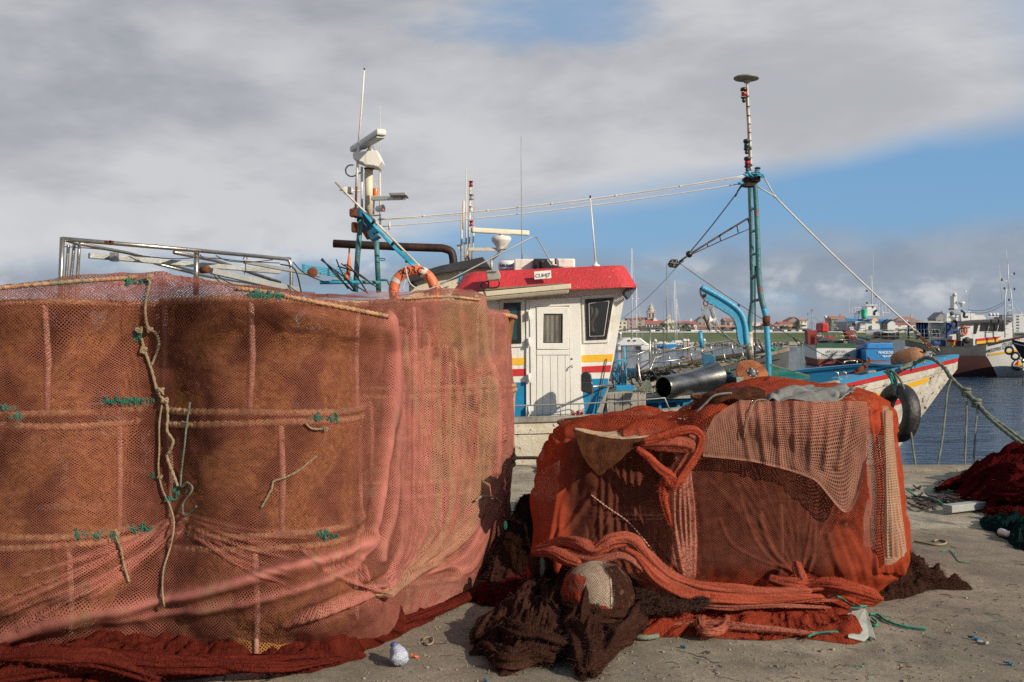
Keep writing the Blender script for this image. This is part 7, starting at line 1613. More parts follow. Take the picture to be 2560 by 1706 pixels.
# ---------------------------------------------------------------- ropes and twine on the pink net
def hang(name,label,pts,r,m,cat='rope',group=None,knots=(),lob=3):
    pts=snap(smooth(pts,3),r+.004); ys=[p.y for p in pts]; b=MB(); b.tube(smooth(pts,4),r,9,lobes=lob,pitch=r*5,depth=.2); knots=snap(knots,r+.006) if knots else ()
    for kp in knots:
        for q_ in range(4): kk=Vector(kp); b.tube(smooth([kk+Vector((random.uniform(-1,1)*r*2.4,random.uniform(-.8,.2)*r*2,random.uniform(-1,1)*r*2.2)) for _ in range(5)],4,True),r*.7,7,closed=True)
    return tag(b.build(name,M[m]),label,cat,group)
random.seed(21)
d_=4.74
hang('knotted_rope','tan rope hanging with a big loop from the peak of the pink net',[vA(1052,365,4.9),vA(1045,430,4.88),vA(1020,540,4.84),vA(1018,640,4.82),vA(1040,740,4.8),vA(1080,755,4.8),vA(1110,810,4.8),vA(1105,880,4.8),vA(1060,990,4.8)],.0065,'ropew',knots=[vA(1050,742,4.8),vA(975,745,4.8),vA(1052,372,4.9)])
hang('knotted_rope','long tan rope running down between the two front stacks',[vA(990,800,d_+.04),vA(1010,880,d_+.04),vA(1060,1020,d_+.04),vA(1105,1180,d_+.04),vA(1165,1260,d_+.04),vA(1175,1360,d_+.03),vA(1170,1450,d_+.03),vA(1212,1520,d_+.02),vB(1100,70,d_),vB(1080,110,d_),vB(1120,220,d_),vB(1150,300,d_)],.0072,'ropew',knots=[vA(1008,882,d_+.03),vA(1155,1240,d_+.02),vA(1130,1170,d_+.02)])
hang('knotted_rope','thin pale rope hanging left of the long tan rope, nearly to the foot',[vA(1135,1260,d_+.02),vA(1115,1400,d_),vB(1030,60,d_),vB(1025,200,d_-.02),vB(1050,320,d_-.03),vB(1100,430,d_-.06),vB(1125,540,d_-.09),vB(1105,680,d_-.11),vB(1060,830,d_-.15),vB(1050,960,d_-.20),vB(1062,1080,d_-.26)],.0045,'ropew',knots=[vB(1035,240,d_-.05)])
hang('green_twine','green cord hanging in loops right of the tan ropes',[vA(1330,1250,d_+.02),vA(1310,1380,d_),vB(1195,20,d_-.02),vB(1168,290,d_-.05),vB(1210,275,d_-.06),vB(1245,320,d_-.06),vB(1185,410,d_-.06),vB(1195,490,d_-.07),vB(1270,430,d_-.07)],.0045,'rope','cord')
hang('rope_tail','frayed tan rope end sticking out of the right front stack',[vB(1690,440,4.64),vB(1755,320,4.6),vB(1770,270,4.58),vC(100,1550,4.57),vC(200,1500,4.56),vC(350,1380,4.56)],.005,'ropew','rope')
hang('rope_tail','short white cord lying across the fold above the right gather',[vD(1435,292,6.2),vD(1480,258,6.17),vD(1560,265,6.2),vD(1618,305,6.35)],.007,'ropew','rope')
hang('rope_tail','loose end of braided rope at the middle hoop of the left stack',[vB(745,580,4.6),vB(755,640,4.58),vB(780,700,4.56),vB(800,800,4.52),vB(835,920,4.48)],.0055,'ropew','rope',knots=[vB(760,610,4.6)])
hang('rope_tail','tan cord tied round the post of the right front stack',[vC(262,1125,4.66),vC(310,1165,4.62),vC(380,1170,4.62),vC(430,1150,4.62)],.005,'ropew','rope',knots=[vC(425,1170,4.62)])
def lash(label,cs,r=.007,n=6,m='ropeg'):
    b=MB(); cs=snap(cs,-.004)
    for c in cs:
        for k in range(n): p=Vector(c)+Vector((random.gauss(0,.014),random.uniform(-.004,.004),random.gauss(0,.008))); b.tube(smooth([p+Vector((random.gauss(0,.008),0,random.gauss(0,.010))) for _ in range(4)],3,True),r*.30,5,closed=True)
    return tag(b.build('twine_knot',M['ropelash']),label,'twine')
lash('fat green twine knot beside the tan rope loop on the pink net',[vA(965,775,4.78)]*2,.013)
lash('green twine lashing at the top hoop left of the net peak',[vA(x,400+(x-860)*.04,4.74) for x in (875,900,940,990)],.008)
lash('green twine lashing at the top right hoop post',[vA(x,505,4.64) for x in (1765,1800,1850,1900,1945)],.008)
lash('green twine row along the upper middle hoop of the left stack',[vA(x,1245-(x-730)*.03,4.64) for x in range(735,1100,38)],.008,5)
lash('green twine lashing at the left end of the upper middle hoop',[vA(x,1290,4.8) for x in (45,90)]+[vA(x,1352,4.8) for x in (95,150)],.009)
lash('green twine lashing on the hoop over the right front post',[vC(x,1080,4.60) for x in (330,365,450,495)],.008)
lash('green twine lashing on the lowest hoop of the left stack',[vB(x,615,4.55) for x in (500,560,620,650,720)]+[vB(x,575,4.6) for x in (850,900,960)],.008,5)
lash('green twine lashing on the lowest hoop of the right front stack',[vD(x,535,4.52) for x in (335,375,430)],.008)
lash('green twine knot hanging low between the front stacks',[vB(1120,375,4.66),vB(1150,335,4.66),vB(990,240,4.66)],.010)
b=MB(); b.ball(vD(1645,462,6.32),.018,sc=(.6,.6,1.6)); tag(b.build('net_float',M['bucket']),'small green oval float on the right rim of the pink net','float')
# ---------------------------------------------------------------- the orange cover net over the right pile
c2=[
 [(1345,1180,8.2),(1362,1118,7.4),(1345,1150,6.6),(1338,1200,6.3),(1332,1270,6.2),(1328,1350,6.15),(1322,1420,6.1),(1310,1462,None)],
 [(1440,1120,8.3),(1400,1072,7.6),(1392,1095,6.35),(1384,1170,6.12),(1376,1260,6.05),(1370,1350,6.0),(1365,1430,5.95),(1360,1480,None)],
 [(1520,1100,8.4),(1450,1050,7.7),(1450,1085,6.15),(1450,1180,5.98),(1450,1270,5.95),(1448,1350,5.92),(1445,1430,5.9),(1440,1490,None)],
 [(1620,1080,8.5),(1530,1038,7.8),(1530,1082,6.02),(1530,1180,5.92),(1535,1270,5.9),(1540,1350,5.88),(1545,1430,5.84),(1550,1495,None)],
 [(1680,1080,8.5),(1612,1018,7.9),(1620,1072,5.98),(1620,1180,5.9),(1622,1270,5.88),(1625,1350,5.86),(1630,1430,5.82),(1640,1500,None)],
 [(1720,1080,8.5),(1690,1034,7.9),(1700,1060,5.98),(1700,1170,5.9),(1702,1265,5.88),(1705,1350,5.86),(1710,1430,5.82),(1715,1505,None)],
 [(1850,1060,8.5),(1790,978,7.9),(1800,1018,5.98),(1800,1150,5.9),(1802,1260,5.87),(1805,1350,5.84),(1810,1430,5.8),(1815,1505,None)],
 [(1950,1060,8.5),(1900,953,7.9),(1920,1008,5.98),(1920,1140,5.9),(1922,1255,5.87),(1924,1350,5.84),(1928,1430,5.8),(1930,1505,None)],
 [(2040,1060,8.5),(2010,958,7.9),(2030,1006,5.98),(2032,1140,5.9),(2034,1255,5.87),(2036,1350,5.84),(2040,1430,5.8),(2045,1505,None)],
 [(2100,1060,8.5),(2110,970,7.9),(2130,1008,5.98),(2135,1140,5.9),(2138,1255,5.87),(2140,1350,5.84),(2145,1430,5.8),(2150,1500,None)],
 [(2150,1070,8.5),(2180,992,7.8),(2196,1020,6.05),(2205,1140,5.95),(2208,1255,5.92),(2212,1350,5.9),(2212,1420,5.88),(2208,1478,None)],
 [(2180,1080,8.5),(2225,1022,7.7),(2232,1060,6.45),(2243,1150,6.35),(2254,1260,6.3),(2264,1340,6.25),(2270,1400,6.2),(2272,1430,None)],
 [(2195,1090,8.5),(2240,1062,7.9),(2246,1090,7.4),(2252,1160,7.3),(2260,1240,7.3),(2266,1300,7.3),(2270,1340,7.3),(2272,1375,None)],
]
rows=[[c[i] for c in c2] for i in range(8)]; FL=[]
for k in range(9): y=1065+rnd.uniform(0,60); F_([(1380+12*k,1100+rnd.uniform(0,20)),(1372+9*k,1180),(1362+6*k,1300),(1345+7*k,1430)],rnd.uniform(4,8),.016,.4,0)
for k in range(9): F_([(2178+6*k,1015+rnd.uniform(0,30)),(2186+6*k,1150),(2190+7*k,1300),(2190+8*k,1430)],rnd.uniform(3,6),.016,.75,0)
F_([(2046,1200),(2040,1290),(2034,1380),(2024,1430)],3.5,.006,.6,0); F_([(2045,1215),(2028,1300),(2012,1400),(2000,1440)],4,.006,.35,0)
F_([(1850,1240),(1880,1330),(1930,1400),(2000,1440)],4,.006,.4,0); F_([(1900,1290),(1920,1350),(1960,1410),(2060,1470)],7,.010,.55,0); F_([(1800,1300),(1830,1360),(1900,1400),(1960,1420)],4,.005,.25,0)
F_([(1480,1240),(1440,1290),(1410,1330),(1380,1350)],8,.014,.45,0); F_([(1380,1090),(1400,1180),(1390,1290),(1360,1380)],10,.02,.5,0); F_([(1480,1150),(1560,1240),(1620,1330),(1700,1430)],4,.008,.35,.6)
for k in range(6): F_([(1500+20*k,1090+rnd.uniform(-10,10)),(1505+18*k,1200),(1500+22*k,1330),(1520+25*k,1430)],rnd.uniform(4,9),.012,.12,.5)
F_([(1330,1230),(1345,1330),(1330,1440)],9,.02,.55,0)
for k in range(5): F_([(2070+12*k,1330+rnd.uniform(-20,20)),(2090+16*k,1400),(2120+12*k,1470)],rnd.uniform(6,10),.014,.45,0)
F_([(1400,1078),(1480,1050),(1600,1035),(1700,1045),(1800,990),(1950,965),(2100,975)],9,.015,.3,0); F_([(1560,1085),(1650,1050),(1740,1040),(1800,1005)],12,.03,.4,0)
for k in range(16):
    u=k/15; e=(1770+390*u+rnd.uniform(-10,10),1180+70*abs(u-.5)+rnd.uniform(-25,25)); F_([(2006+rnd.uniform(-12,12),1462),(2006*.5+e[0]*.5+(12 if u<.5 else -12),1345),e],rnd.uniform(2.5,4.5),.0035,rnd.uniform(.08,.28),rnd.uniform(0,.5))
for k in range(14):
    u=k/13; e=(1440+300*u+rnd.uniform(-8,8),1400+35*u); F_([(1690+rnd.uniform(-10,30),1100+rnd.uniform(0,30)),(1690*.5+e[0]*.5-14,1235),e],rnd.uniform(2.5,4.5),.004,rnd.uniform(.06,.25),rnd.uniform(.2,.8))
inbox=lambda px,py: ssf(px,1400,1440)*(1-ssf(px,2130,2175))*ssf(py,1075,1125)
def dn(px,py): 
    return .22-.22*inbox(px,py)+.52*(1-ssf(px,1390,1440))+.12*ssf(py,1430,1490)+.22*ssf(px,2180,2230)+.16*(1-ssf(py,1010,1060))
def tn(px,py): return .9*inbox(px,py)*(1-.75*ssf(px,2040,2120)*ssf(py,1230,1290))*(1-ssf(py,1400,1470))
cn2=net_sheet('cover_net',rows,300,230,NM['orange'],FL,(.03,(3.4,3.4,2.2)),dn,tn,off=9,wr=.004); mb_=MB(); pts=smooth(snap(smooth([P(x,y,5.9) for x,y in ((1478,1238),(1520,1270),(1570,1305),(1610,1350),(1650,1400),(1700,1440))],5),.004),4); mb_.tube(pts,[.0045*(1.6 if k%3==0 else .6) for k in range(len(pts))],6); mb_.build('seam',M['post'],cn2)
tag(cn2,'bright orange fishing net draped over the pile of traps at right','fishing net')
# dusty brown panel, tan strip and gathers lying on the orange net
D_=5.81
rw=[[(1790,1040,5.86),(1846,1003,5.90),(1920,1002,5.90),(2000,1003,5.90),(2090,1002,5.90),(2168,1004,5.90)],
 [(1768,1075,D_),(1846,1045,D_),(1920,1055,D_),(2010,1065,D_),(2100,1072,D_),(2174,1066,D_+.03)],
 [(1760,1110,D_-.02),(1846,1102,D_-.02),(1920,1110,D_-.03),(2020,1150,D_-.03),(2112,1180,D_-.03),(2173,1120,D_)],
 [(1757,1141,D_-.02),(1842,1150,D_-.03),(1905,1160,D_-.03),(2032,1200,D_-.04),(2118,1281,D_-.04),(2168,1155,D_-.02)]]
FL=[]
for k in range(7): F_([(1850+45*k,1005),(1860+42*k,1080),(1880+36*k,1170)],7,.010,.10,.3)
F_([(1757,1141),(1842,1150),(1905,1160),(2032,1200),(2118,1281),(2168,1155)],3.5,.006,.5,0)
rw=[[(x,y,min(onnet(x,y,.045,26).y,D)) for x,y,D in r_] for r_ in rw]
o=net_sheet('panel_net',rw,150,110,NM['panel'],FL,(.012,(5,5,4)),lambda px,py:.0*px+.06,None,off=4,wr=.004); tag(o,'dusty brown pointed net panel hanging over the front of the orange net','fishing net')
rw=[[(2205,1015,6.0),(2217,1018,6.0),(2226,1024,6.05),(2232,1030,6.1)],[(2212,1095,5.84),(2220,1095,5.85),(2228,1095,5.92),(2236,1095,6.0)],[(2212,1200,5.82),(2222,1200,5.83),(2234,1200,5.9),(2246,1200,6.0)],[(2211,1300,5.80),(2224,1300,5.8),(2241,1300,5.85),(2258,1300,5.95)],[(2212,1412,5.78),(2230,1412,5.78),(2250,1398,5.8),(2270,1378,5.9)]]
FL=[]; 
for k in range(4): F_([(2214+5*k,1030),(2216+8*k,1200),(2218+13*k,1390)],3,.008,.15,0)
o=net_sheet('net_strip',rw,60,160,NM['tan'],FL,(.010,(7,7,3)),None,None,off=14); tag(o,'long tan net strip hanging down the right side of the orange pile','fishing net')
rw=[[(1682,1085,5.82),(1700,1078,5.8),(1722,1078,5.8),(1738,1090,5.82)],[(1688,1160,5.78),(1700,1165,5.76),(1712,1170,5.76),(1728,1165,5.78)],[(1686,1240,5.76),(1700,1240,5.74),(1718,1240,5.74),(1734,1240,5.76)],[(1680,1330,5.74),(1700,1330,5.72),(1724,1330,5.72),(1746,1330,5.74)],[(1686,1400,5.68),(1706,1405,5.66),(1724,1405,5.66),(1744,1400,5.68)],[(1705,1445,5.6),(1715,1452,5.58),(1726,1452,5.58),(1738,1446,5.6)]]
FL=[]
for k in range(5): F_([(1690+11*k,1090),(1692+8*k,1170),(1688+12*k,1300),(1708+7*k,1440)],4.5,.018,.35,.3*(k%2))
o=net_sheet('net_column',rw,70,150,NM['bunch'],FL,(.012,(8,8,3)),lambda px,py:.15+0*px,lambda px,py:.95+0*px,off=2); tag(o,'pinkish column of gathered net hanging from the orange loop','fishing net')
lp=[(1150,590),(1230,650),(1310,735),(1400,800),(1450,830),(1500,770),(1560,690),(1610,600),(1628,510),(1570,458),(1480,465),(1400,490),(1300,520),(1200,545)]
ol=thing('net_loop','orange net tied in a drooping loop on the front of the right pile','fishing net',P(1690,1150,5.75))
net_roll('strand',[([vL(x,y,5.74) for x,y in lp],(.015,.022,.025,.028,.032,.028,.026,.024,.024,.024,.026,.024,.02,.015))],NM['bunch'],ol,flat=1.0,n=24,seed=2,groove=.28,dens=.55)
net_roll('strand',[([vL(x,y,5.76) for x,y in [(1180,570),(1330,560),(1450,560),(1560,600),(1480,740),(1420,800)]],(.015,.038,.045,.04,.035,.02))],NM['bunch'],ol,flat=1.0,n=24,seed=7,groove=.35,dens=.25,tint=.3)
net_roll('strand',[([vL(x,y,5.74) for x,y in [(1400,790),(1350,860),(1345,960),(1370,1060),(1400,1160)]],(.026,.028,.026,.02,.01))],NM['bunch'],ol,flat=1.0,n=24,seed=4,groove=.3,dens=.35)
net_roll('strand',[([vL(x,y,5.73) for x,y in [(1440,820),(1410,860),(1380,820),(1360,790)]],(.03,.03,.025,.015))],NM['bunch'],ol,flat=1.0,n=20,seed=14,groove=.3,dens=.6)
# carpet flap with its patterned face, furry roll and grey cloth on top
ct_=thing('carpet','brown carpet piece folded over the orange net with one corner hanging down','carpet',vL(900,700,5.8))
rw=[[(1434,1076,5.86),(1472,1085,5.82),(1513,1096,5.8),(1560,1098,5.8),(1601,1095,5.82),(1642,1088,5.86),(1703,1074,5.9)],
 [(1446,1118,5.78),(1470,1128,5.76),(1490,1134,5.75),(1525,1130,5.75),(1560,1122,5.77),(1592,1108,5.8),(1690,1080,5.86)],
 [(1466,1160,5.74),(1482,1176,5.73),(1500,1190,5.72),(1518,1175,5.73),(1545,1155,5.75),(1580,1126,5.78),(1676,1084,5.84)]]
o=net_sheet('flap',rw,70,50,M['carpet'],[],(.014,(6,6,6)),off=3,wr=.006,parent=ct_,solid=.012)
rw=[[(1438,1074,5.9),(1475,1078,5.98),(1515,1084,6.05),(1560,1080,6.15),(1601,1074,6.2),(1652,1078,6.15)],[(1436,1078,5.86),(1474,1088,5.84),(1513,1098,5.82),(1560,1099,5.82),(1601,1097,5.84),(1646,1089,5.88)]]
net_sheet('patterned_face',rw,60,16,M['carpetb'],[],(.008,(7,7,7)),off=6,parent=ct_,solid=.01)
rw=[[(1598,1068,6.3),(1615,1064,6.3),(1635,1066,6.3),(1655,1074,6.3)],[(1596,1078,6.15),(1615,1070,6.15),(1635,1074,6.12),(1655,1084,6.1)]]
net_sheet('folded_edge',rw,24,8,M['greycloth'],[],(.006,(8,8,8)),off=6,parent=ct_,solid=.008)
fr_=thing('carpet_roll','long brown furry carpet strip curling over the top of the orange pile','carpet',vL(1700,260,6.2))
rw=[[(x,y-9,6.35) for x,y in ((1722,1058),(1738,1032),(1760,1008),(1785,992),(1820,984),(1870,984),(1912,986))],[(x+1,y,6.1) for x,y in ((1728,1062),(1748,1038),(1770,1012),(1792,997),(1822,990),(1870,991),(1912,994))],[(x+4,y+9,6.02) for x,y in ((1735,1064),(1760,1042),(1778,1018),(1798,1001),(1825,995),(1870,995),(1912,998))]]
net_sheet('strip',rw,70,24,M['carpet'],[],(.018,(8,8,8)),off=8,wr=.012,parent=fr_,solid=.014)
b=MB(); b.tube(smooth([vL(x,y,6.02) for x,y in ((1540,395),(1590,330),(1660,260),(1720,205),(1800,188),(1850,186))],6),.006,6); b.build('bound_edge',M['greycloth'],fr_)
b=MB(); b.tube(smooth([P(1728,1066,6.0),P(1745,1040,6.0),P(1768,1030,6.0),P(1752,1056,6.0)],6),.014,8); b.build('dark_fringe',M['black'],fr_)
rw=[[(1906,984,6.7),(1950,972,6.8),(2000,966,6.9),(2060,968,6.9),(2110,968,6.8),(2138,975,6.7)],[(1905,992,6.3),(1950,985,6.3),(2005,980,6.3),(2062,984,6.3),(2105,984,6.25),(2136,977,6.4)],[(1904,1000,6.05),(1950,1001,6.02),(2010,1002,6.0),(2060,1003,6.0),(2098,1000,6.0),(2122,988,6.1)]]
o=net_sheet('grey_cloth',rw,80,40,M['greycloth'],[([(1930,996),(1980,980),(2040,990),(2110,972)],7,.02,0,0),([(1950,990),(2020,975),(2090,990)],5,.015,0,0)],(.022,(6,6,6)),off=2,solid=.008); tag(o,'crumpled grey cloth lying on top of the orange pile','cloth')
hang('rope_tail','thin pale string hanging on the brown net panel',[vL(2110,236,5.85),vL(2040,236,5.84),vL(2000,290,5.8),vL(1970,380,5.79),vL(1948,450,5.78),vL(1942,515,5.78)],.0035,'ropew','string',lob=0)
# gathered orange folds along the foot
ft=thing('net_folds','thick folds of orange net gathered along the foot of the right pile','fishing net',G(1700,1500))
for k,(pp,r_r,dd,tt) in enumerate([
 ([(1340,1372,5.75),(1400,1356,5.65),(1450,1362,5.55),(1490,1378,5.5),(1530,1355,5.5),(1575,1352,5.5),(1612,1385,5.48),(1655,1430,5.45),(1715,1462,5.45),(1790,1478,5.45),(1900,1482,5.45),(2030,1478,5.5)],(.02,.034,.040,.034,.042,.042,.038,.037,.037,.037,.033,.02),.35,.25),
 ([(1335,1385,5.7),(1380,1380,5.6),(1420,1400,5.5),(1450,1412,5.45)],(.015,.034,.036,.02),.35,.2),
 ([(1560,1372,5.45),(1600,1400,5.42),(1650,1455,5.38),(1720,1488,5.36),(1820,1500,5.36),(1930,1500,5.4),(2060,1492,5.45)],(.015,.03,.034,.034,.034,.03,.015),.35,.1),
 ([(2000,1470,5.6),(2060,1462,5.55),(2120,1472,5.5),(2180,1490,5.5),(2200,1500,5.55)],(.02,.036,.042,.036,.015),.3,0),
 ([(1920,1445,5.65),(1980,1462,5.6),(2060,1470,5.6),(2140,1470,5.6)],(.02,.04,.045,.02),.35,.1),
 ([(1990,1405,5.72),(2000,1440,5.66),(2010,1468,5.6)],(.02,.035,.03),.3,.2)]):
    net_roll('fold',[([P(*q_) for q_ in pp],r_r)],NM['bunch'],ft,seed=k*3,groove=.32,dens=dd,tint=tt,flat=.85,n=30)
for k,off_ in enumerate(((0,-16,.03),(6,14,-.03),(-10,26,-.06))):
    net_roll('fold',[([P(x+off_[0],y+off_[1]+6*math.sin(x*.02+k*2),D+off_[2]) for x,y,D in ((1400,1372,5.6),(1470,1385,5.5),(1560,1368,5.48),(1615,1402,5.46),(1665,1445,5.43),(1730,1474,5.42),(1840,1490,5.42),(1960,1492,5.45),(2090,1488,5.5))],(.008,.016,.02,.022,.02,.02,.02,.016,.006))],NM['bunch'],ft,seed=40+k,groove=.35,dens=.2,tint=.15+.2*k,flat=.9,n=20)
o=mound('net_spread',[(1560,1590),(1640,1596),(1720,1594),(1900,1605),(2016,1598),(2160,1613),(2164,1560),(2124,1520),(2190,1516),(2206,1488),(2190,1462),(2100,1452),(1900,1456),(1760,1462),(1640,1480),(1575,1530)],.085,NM['flat'],seed=6,ruf=.5,na=260,nr=60,p=3,dens=.45,tint=.25,edge=.06,sc=5); tag(o,'orange red net spread flat on the asphalt in front of the right pile','fishing net')
for k,(pp,r_r,tt) in enumerate([([(1790,1500,.06),(1815,1545,.06),(1800,1575,.05),(1760,1580,.05),(1750,1550,.06),(1775,1525,.07)],(.012,.022,.024,.024,.022,.012),.5),([(1600,1520,.05),(1700,1510,.07),(1820,1530,.06),(1980,1530,.05),(2120,1560,.03)],(.01,.03,.03,.03,.01),.1),([(1600,1575,.03),(1750,1560,.05),(1900,1572,.05),(2100,1590,.02)],(.01,.025,.025,.01),.6)]):
    net_roll('net_fold',[([G(*q_) for q_ in pp],r_r)],NM['bunch'],o,seed=k*5+1,groove=.3,dens=.4,tint=tt,flat=.8)
# cream float wrapped in brown net
cf=P(1497,1478,5.32); cf=P(1492,1490,5.30)
fl_=thing('float','cream ball float half wrapped in brown and orange netting','float',(cf.x,cf.y,0.0))
b=MB(); b.ball(cf,.185,0,36,24,(1,1,.98)); b.build('ball',M['cushion'],fl_)
b=MB(); b.tube([cf+Vector((math.sin(a)*.207*math.cos(.5)-.0,-math.cos(a)*.207,0)).normalized().lerp(Vector((0,0,0)),0)*.207 if False else cf+Vector((.06+.0*a,-.178*math.cos(a),.178*math.sin(a))) for a in np.linspace(-.6,1.7,20)],.004,5); b.build('seam',M['cushion'],fl_)
def shell(name,a0,a1,e0,e1,r,mat,dens,tint,par,seed,c=cf):
    Q=np.zeros((36,44,3)); uv=np.zeros((36,44,2))
    for j in range(36):
        for i in range(44):
            a=a0+(a1-a0)*i/43+.10*MN.noise(Vector((j*.18,seed,0)))*(1 if i in (0,43) else .6); e=e0+(e1-e0)*j/35+.12*MN.noise(Vector((i*.15,seed,3)))
            d=Vector((math.cos(e)*math.sin(a),-math.cos(e)*math.cos(a),math.sin(e))); rr_=r*(1+.05*MN.fractal(d*5+Vector((seed,0,0)),1,2,3)+.02); v=c+d*rr_; Q[j,i]=(v.x,v.y,max(v.z,.005)); uv[j,i]=(a*r,e*r)
    return grid_mesh(name,Q,mat,par,np.full((36,44),dens),np.full((36,44),tint),uvs=uv)
shell('veil_netting',-1.7,1.7,-.9,1.45,.189,NM['veil'],.0,0,fl_,4); shell('brown_netting',.42,1.9,-.9,1.25,.193,NM['brown'],.4,0,fl_,2); shell('orange_netting',-1.5,-.46,-.7,.75,.191,NM['flat'],.2,.1,fl_,5); shell('orange_netting',-.6,.7,-.8,-.05,.194,NM['flat'],.3,.0,fl_,8)
c9=P(1352,1408,5.75); f2=thing('float','small cream float peeping from dark net left of the ball float','float',(c9.x,c9.y,.1)); b=MB(); b.ball(c9,.055,0,20,14,(.9,.9,1.5)); b.build('ball',M['cushion'],f2); shell('brown_netting',-1.6,-.1,-1.2,1.2,.075,NM['brown'],.5,0,f2,3,c9); shell('brown_netting',.3,1.7,-1.2,1.3,.072,NM['brown'],.4,0,f2,6,c9)
# brown heap in front
o=mound('net_heap',[(1176,1630),(1236,1646),(1277,1685),(1338,1660),(1426,1660),(1442,1694),(1484,1697),(1500,1657),(1520,1622),(1572,1585),(1600,1540),(1600,1500),(1540,1480),(1460,1500),(1380,1490),(1310,1510),(1250,1545),(1190,1575)],.155,NM['brown'],seed=11,ruf=.9,na=280,nr=80,p=2.6,dens=.55,edge=.10,sc=9,peak=(1440,1560)); tag(o,'dark brown bunched fishing net heaped on the asphalt in front of the ball float','fishing net')
bh=o
for k,(pp,r_r) in enumerate([([(1345,1440,.20),(1310,1490,.16),(1270,1530,.12),(1225,1565,.09),(1190,1600,.05)],(.02,.04,.05,.06,.035)),([(1570,1440,.22),(1592,1500,.14),(1580,1550,.10),(1545,1590,.07),(1500,1620,.05)],(.03,.06,.07,.06,.03)),([(1360,1450,.20),(1375,1520,.16),(1370,1580,.10),(1345,1640,.05)],(.015,.035,.05,.04)),([(1420,1540,.14),(1450,1590,.12),(1470,1640,.07),(1470,1685,.03)],(.03,.06,.07,.05)),([(1250,1560,.09),(1300,1590,.11),(1360,1600,.11),(1420,1620,.08)],(.03,.06,.06,.03)),([(1400,1500,.18),(1460,1530,.17),(1530,1540,.14),(1590,1520,.1)],(.02,.05,.06,.04)),([(1220,1610,.04),(1270,1650,.05),(1330,1640,.05),(1390,1650,.04)],(.03,.05,.05,.03)),([(1490,1560,.1),(1520,1600,.07),(1490,1650,.05),(1440,1670,.04)],(.03,.05,.05,.03))]):
    net_roll('net_fold',[([G(*q_) for q_ in pp],r_r)],NM['brown'],bh,seed=k*7,groove=.42,dens=.5,flat=.8,n=32)
o=net_sheet('net_tongue',[[(1596,1470,5.42),(1640,1486,5.38),(1720,1498,5.34),(1770,1500,5.3)],[(1600,1500,5.35),(1640,1508,5.32),(1700,1512,5.3),(1765,1506,5.28)],[(1598,1530,5.24),(1640,1528,5.24),(1690,1522,5.24),(1760,1510,5.26)]],60,24,NM['brown'],[],(.02,(8,8,8)),lambda px,py:.2+0*px,off=3,wr=.008); tag(o,'flat brown net tongue reaching right from the brown heap onto the orange net','fishing net')
o=mound('net_tail',[(2190,1500),(2215,1440),(2240,1408),(2262,1398),(2330,1436),(2380,1458),(2430,1476),(2380,1476),(2330,1476),(2300,1486),(2250,1500)],.13,NM['brown'],seed=17,ruf=.6,na=160,nr=46,p=1.6,dens=.4,edge=.06,sc=8,peak=(2238,1455)); tag(o,'dark brown net tail spreading over the asphalt right of the orange pile','fishing net')
o=mound('net_heap',[(1215,1500),(1255,1440),(1290,1330),(1320,1280),(1345,1300),(1350,1400),(1330,1470),(1300,1505),(1260,1510)],.34,NM['brown'],seed=23,ruf=.35,na=140,nr=50,p=2.2,dens=.6,edge=.1,sc=7,peak=(1300,1400)); tag(o,'shaded dark net heap in the gap between the two covered piles','fishing net')
o=mound('net_heap',[(1180,1500),(1215,1470),(1250,1440),(1320,1440),(1350,1460),(1345,1500),(1290,1512),(1230,1520)],.10,NM['dred'],seed=25,ruf=.6,na=120,nr=40,dens=.6,edge=.1,sc=8); tag(o,'low dark red net scraps between the two covered piles','fishing net')
# heaps at the right edge
o=mound('net_heap',[(2400,1190),(2480,1172),(2640,1165),(2800,1180),(2860,1240),(2780,1290),(2640,1300),(2540,1292),(2470,1282),(2420,1262),(2395,1225)],.40,NM['dred'],seed=31,ruf=.55,na=200,nr=70,p=2.0,dens=.6,edge=.15,sc=4,peak=(2650,1225)); tag(o,'big dark red net heap at the right picture edge by the water','fishing net')
for k,(pp,r_r) in enumerate([([(2335,1228,.01),(2380,1212,.06),(2430,1200,.10),(2480,1190,.16),(2530,1185,.25)],(.02,.06,.09,.11,.10)),([(2440,1262,.04),(2490,1240,.12),(2540,1240,.16),(2600,1230,.22)],(.05,.10,.11,.08)),([(2470,1285,.03),(2540,1290,.05),(2620,1290,.07)],(.04,.07,.06)),([(2455,1215,.10),(2470,1190,.20),(2510,1180,.26),(2550,1180,.3)],(.04,.08,.1,.08))]):
    net_roll('net_fold',[([G(*q_) for q_ in pp],r_r)],NM['dred'],o,seed=k*7+2,groove=.42,dens=.5,flat=.8,n=32)
o=mound('net_heap',[(2450,1302),(2510,1298),(2600,1296),(2680,1310),(2680,1370),(2600,1384),(2540,1372),(2500,1340),(2455,1322)],.09,NM['teal'],seed=41,ruf=.7,na=160,nr=50,p=2,dens=.6,edge=.15,sc=6); tag(o,'dark teal net heap below the dark red heap at the right edge','fishing net')
b=MB(); random.seed(5)
for k in range(26):
    x,y=random.uniform(2262,2400),random.uniform(1205,1262); pts=[]
    for q_ in range(5): pts.append(G(x,y,.012+.02*random.random())); x+=random.uniform(-6,34); y+=random.uniform(-7,9)
    b.tube(smooth(pts,4),random.uniform(.004,.012),5)
o=b.build('rope_scraps',M['exhaust']); tag(o,'tangle of dark rope scraps and dried weed left of the red heap','rope scraps',kind='stuff')
b=MB(); 
for pp in ([(2265,1222),(2290,1240),(2330,1246),(2360,1262)],[(2330,1228),(2350,1222),(2375,1226)]): b.tube(smooth([G(x,y,.02) for x,y in pp],6),.009,6)
tag(b.build('green_rope',M['ropeg']),'short green rope ends among the dark rope scraps','rope')
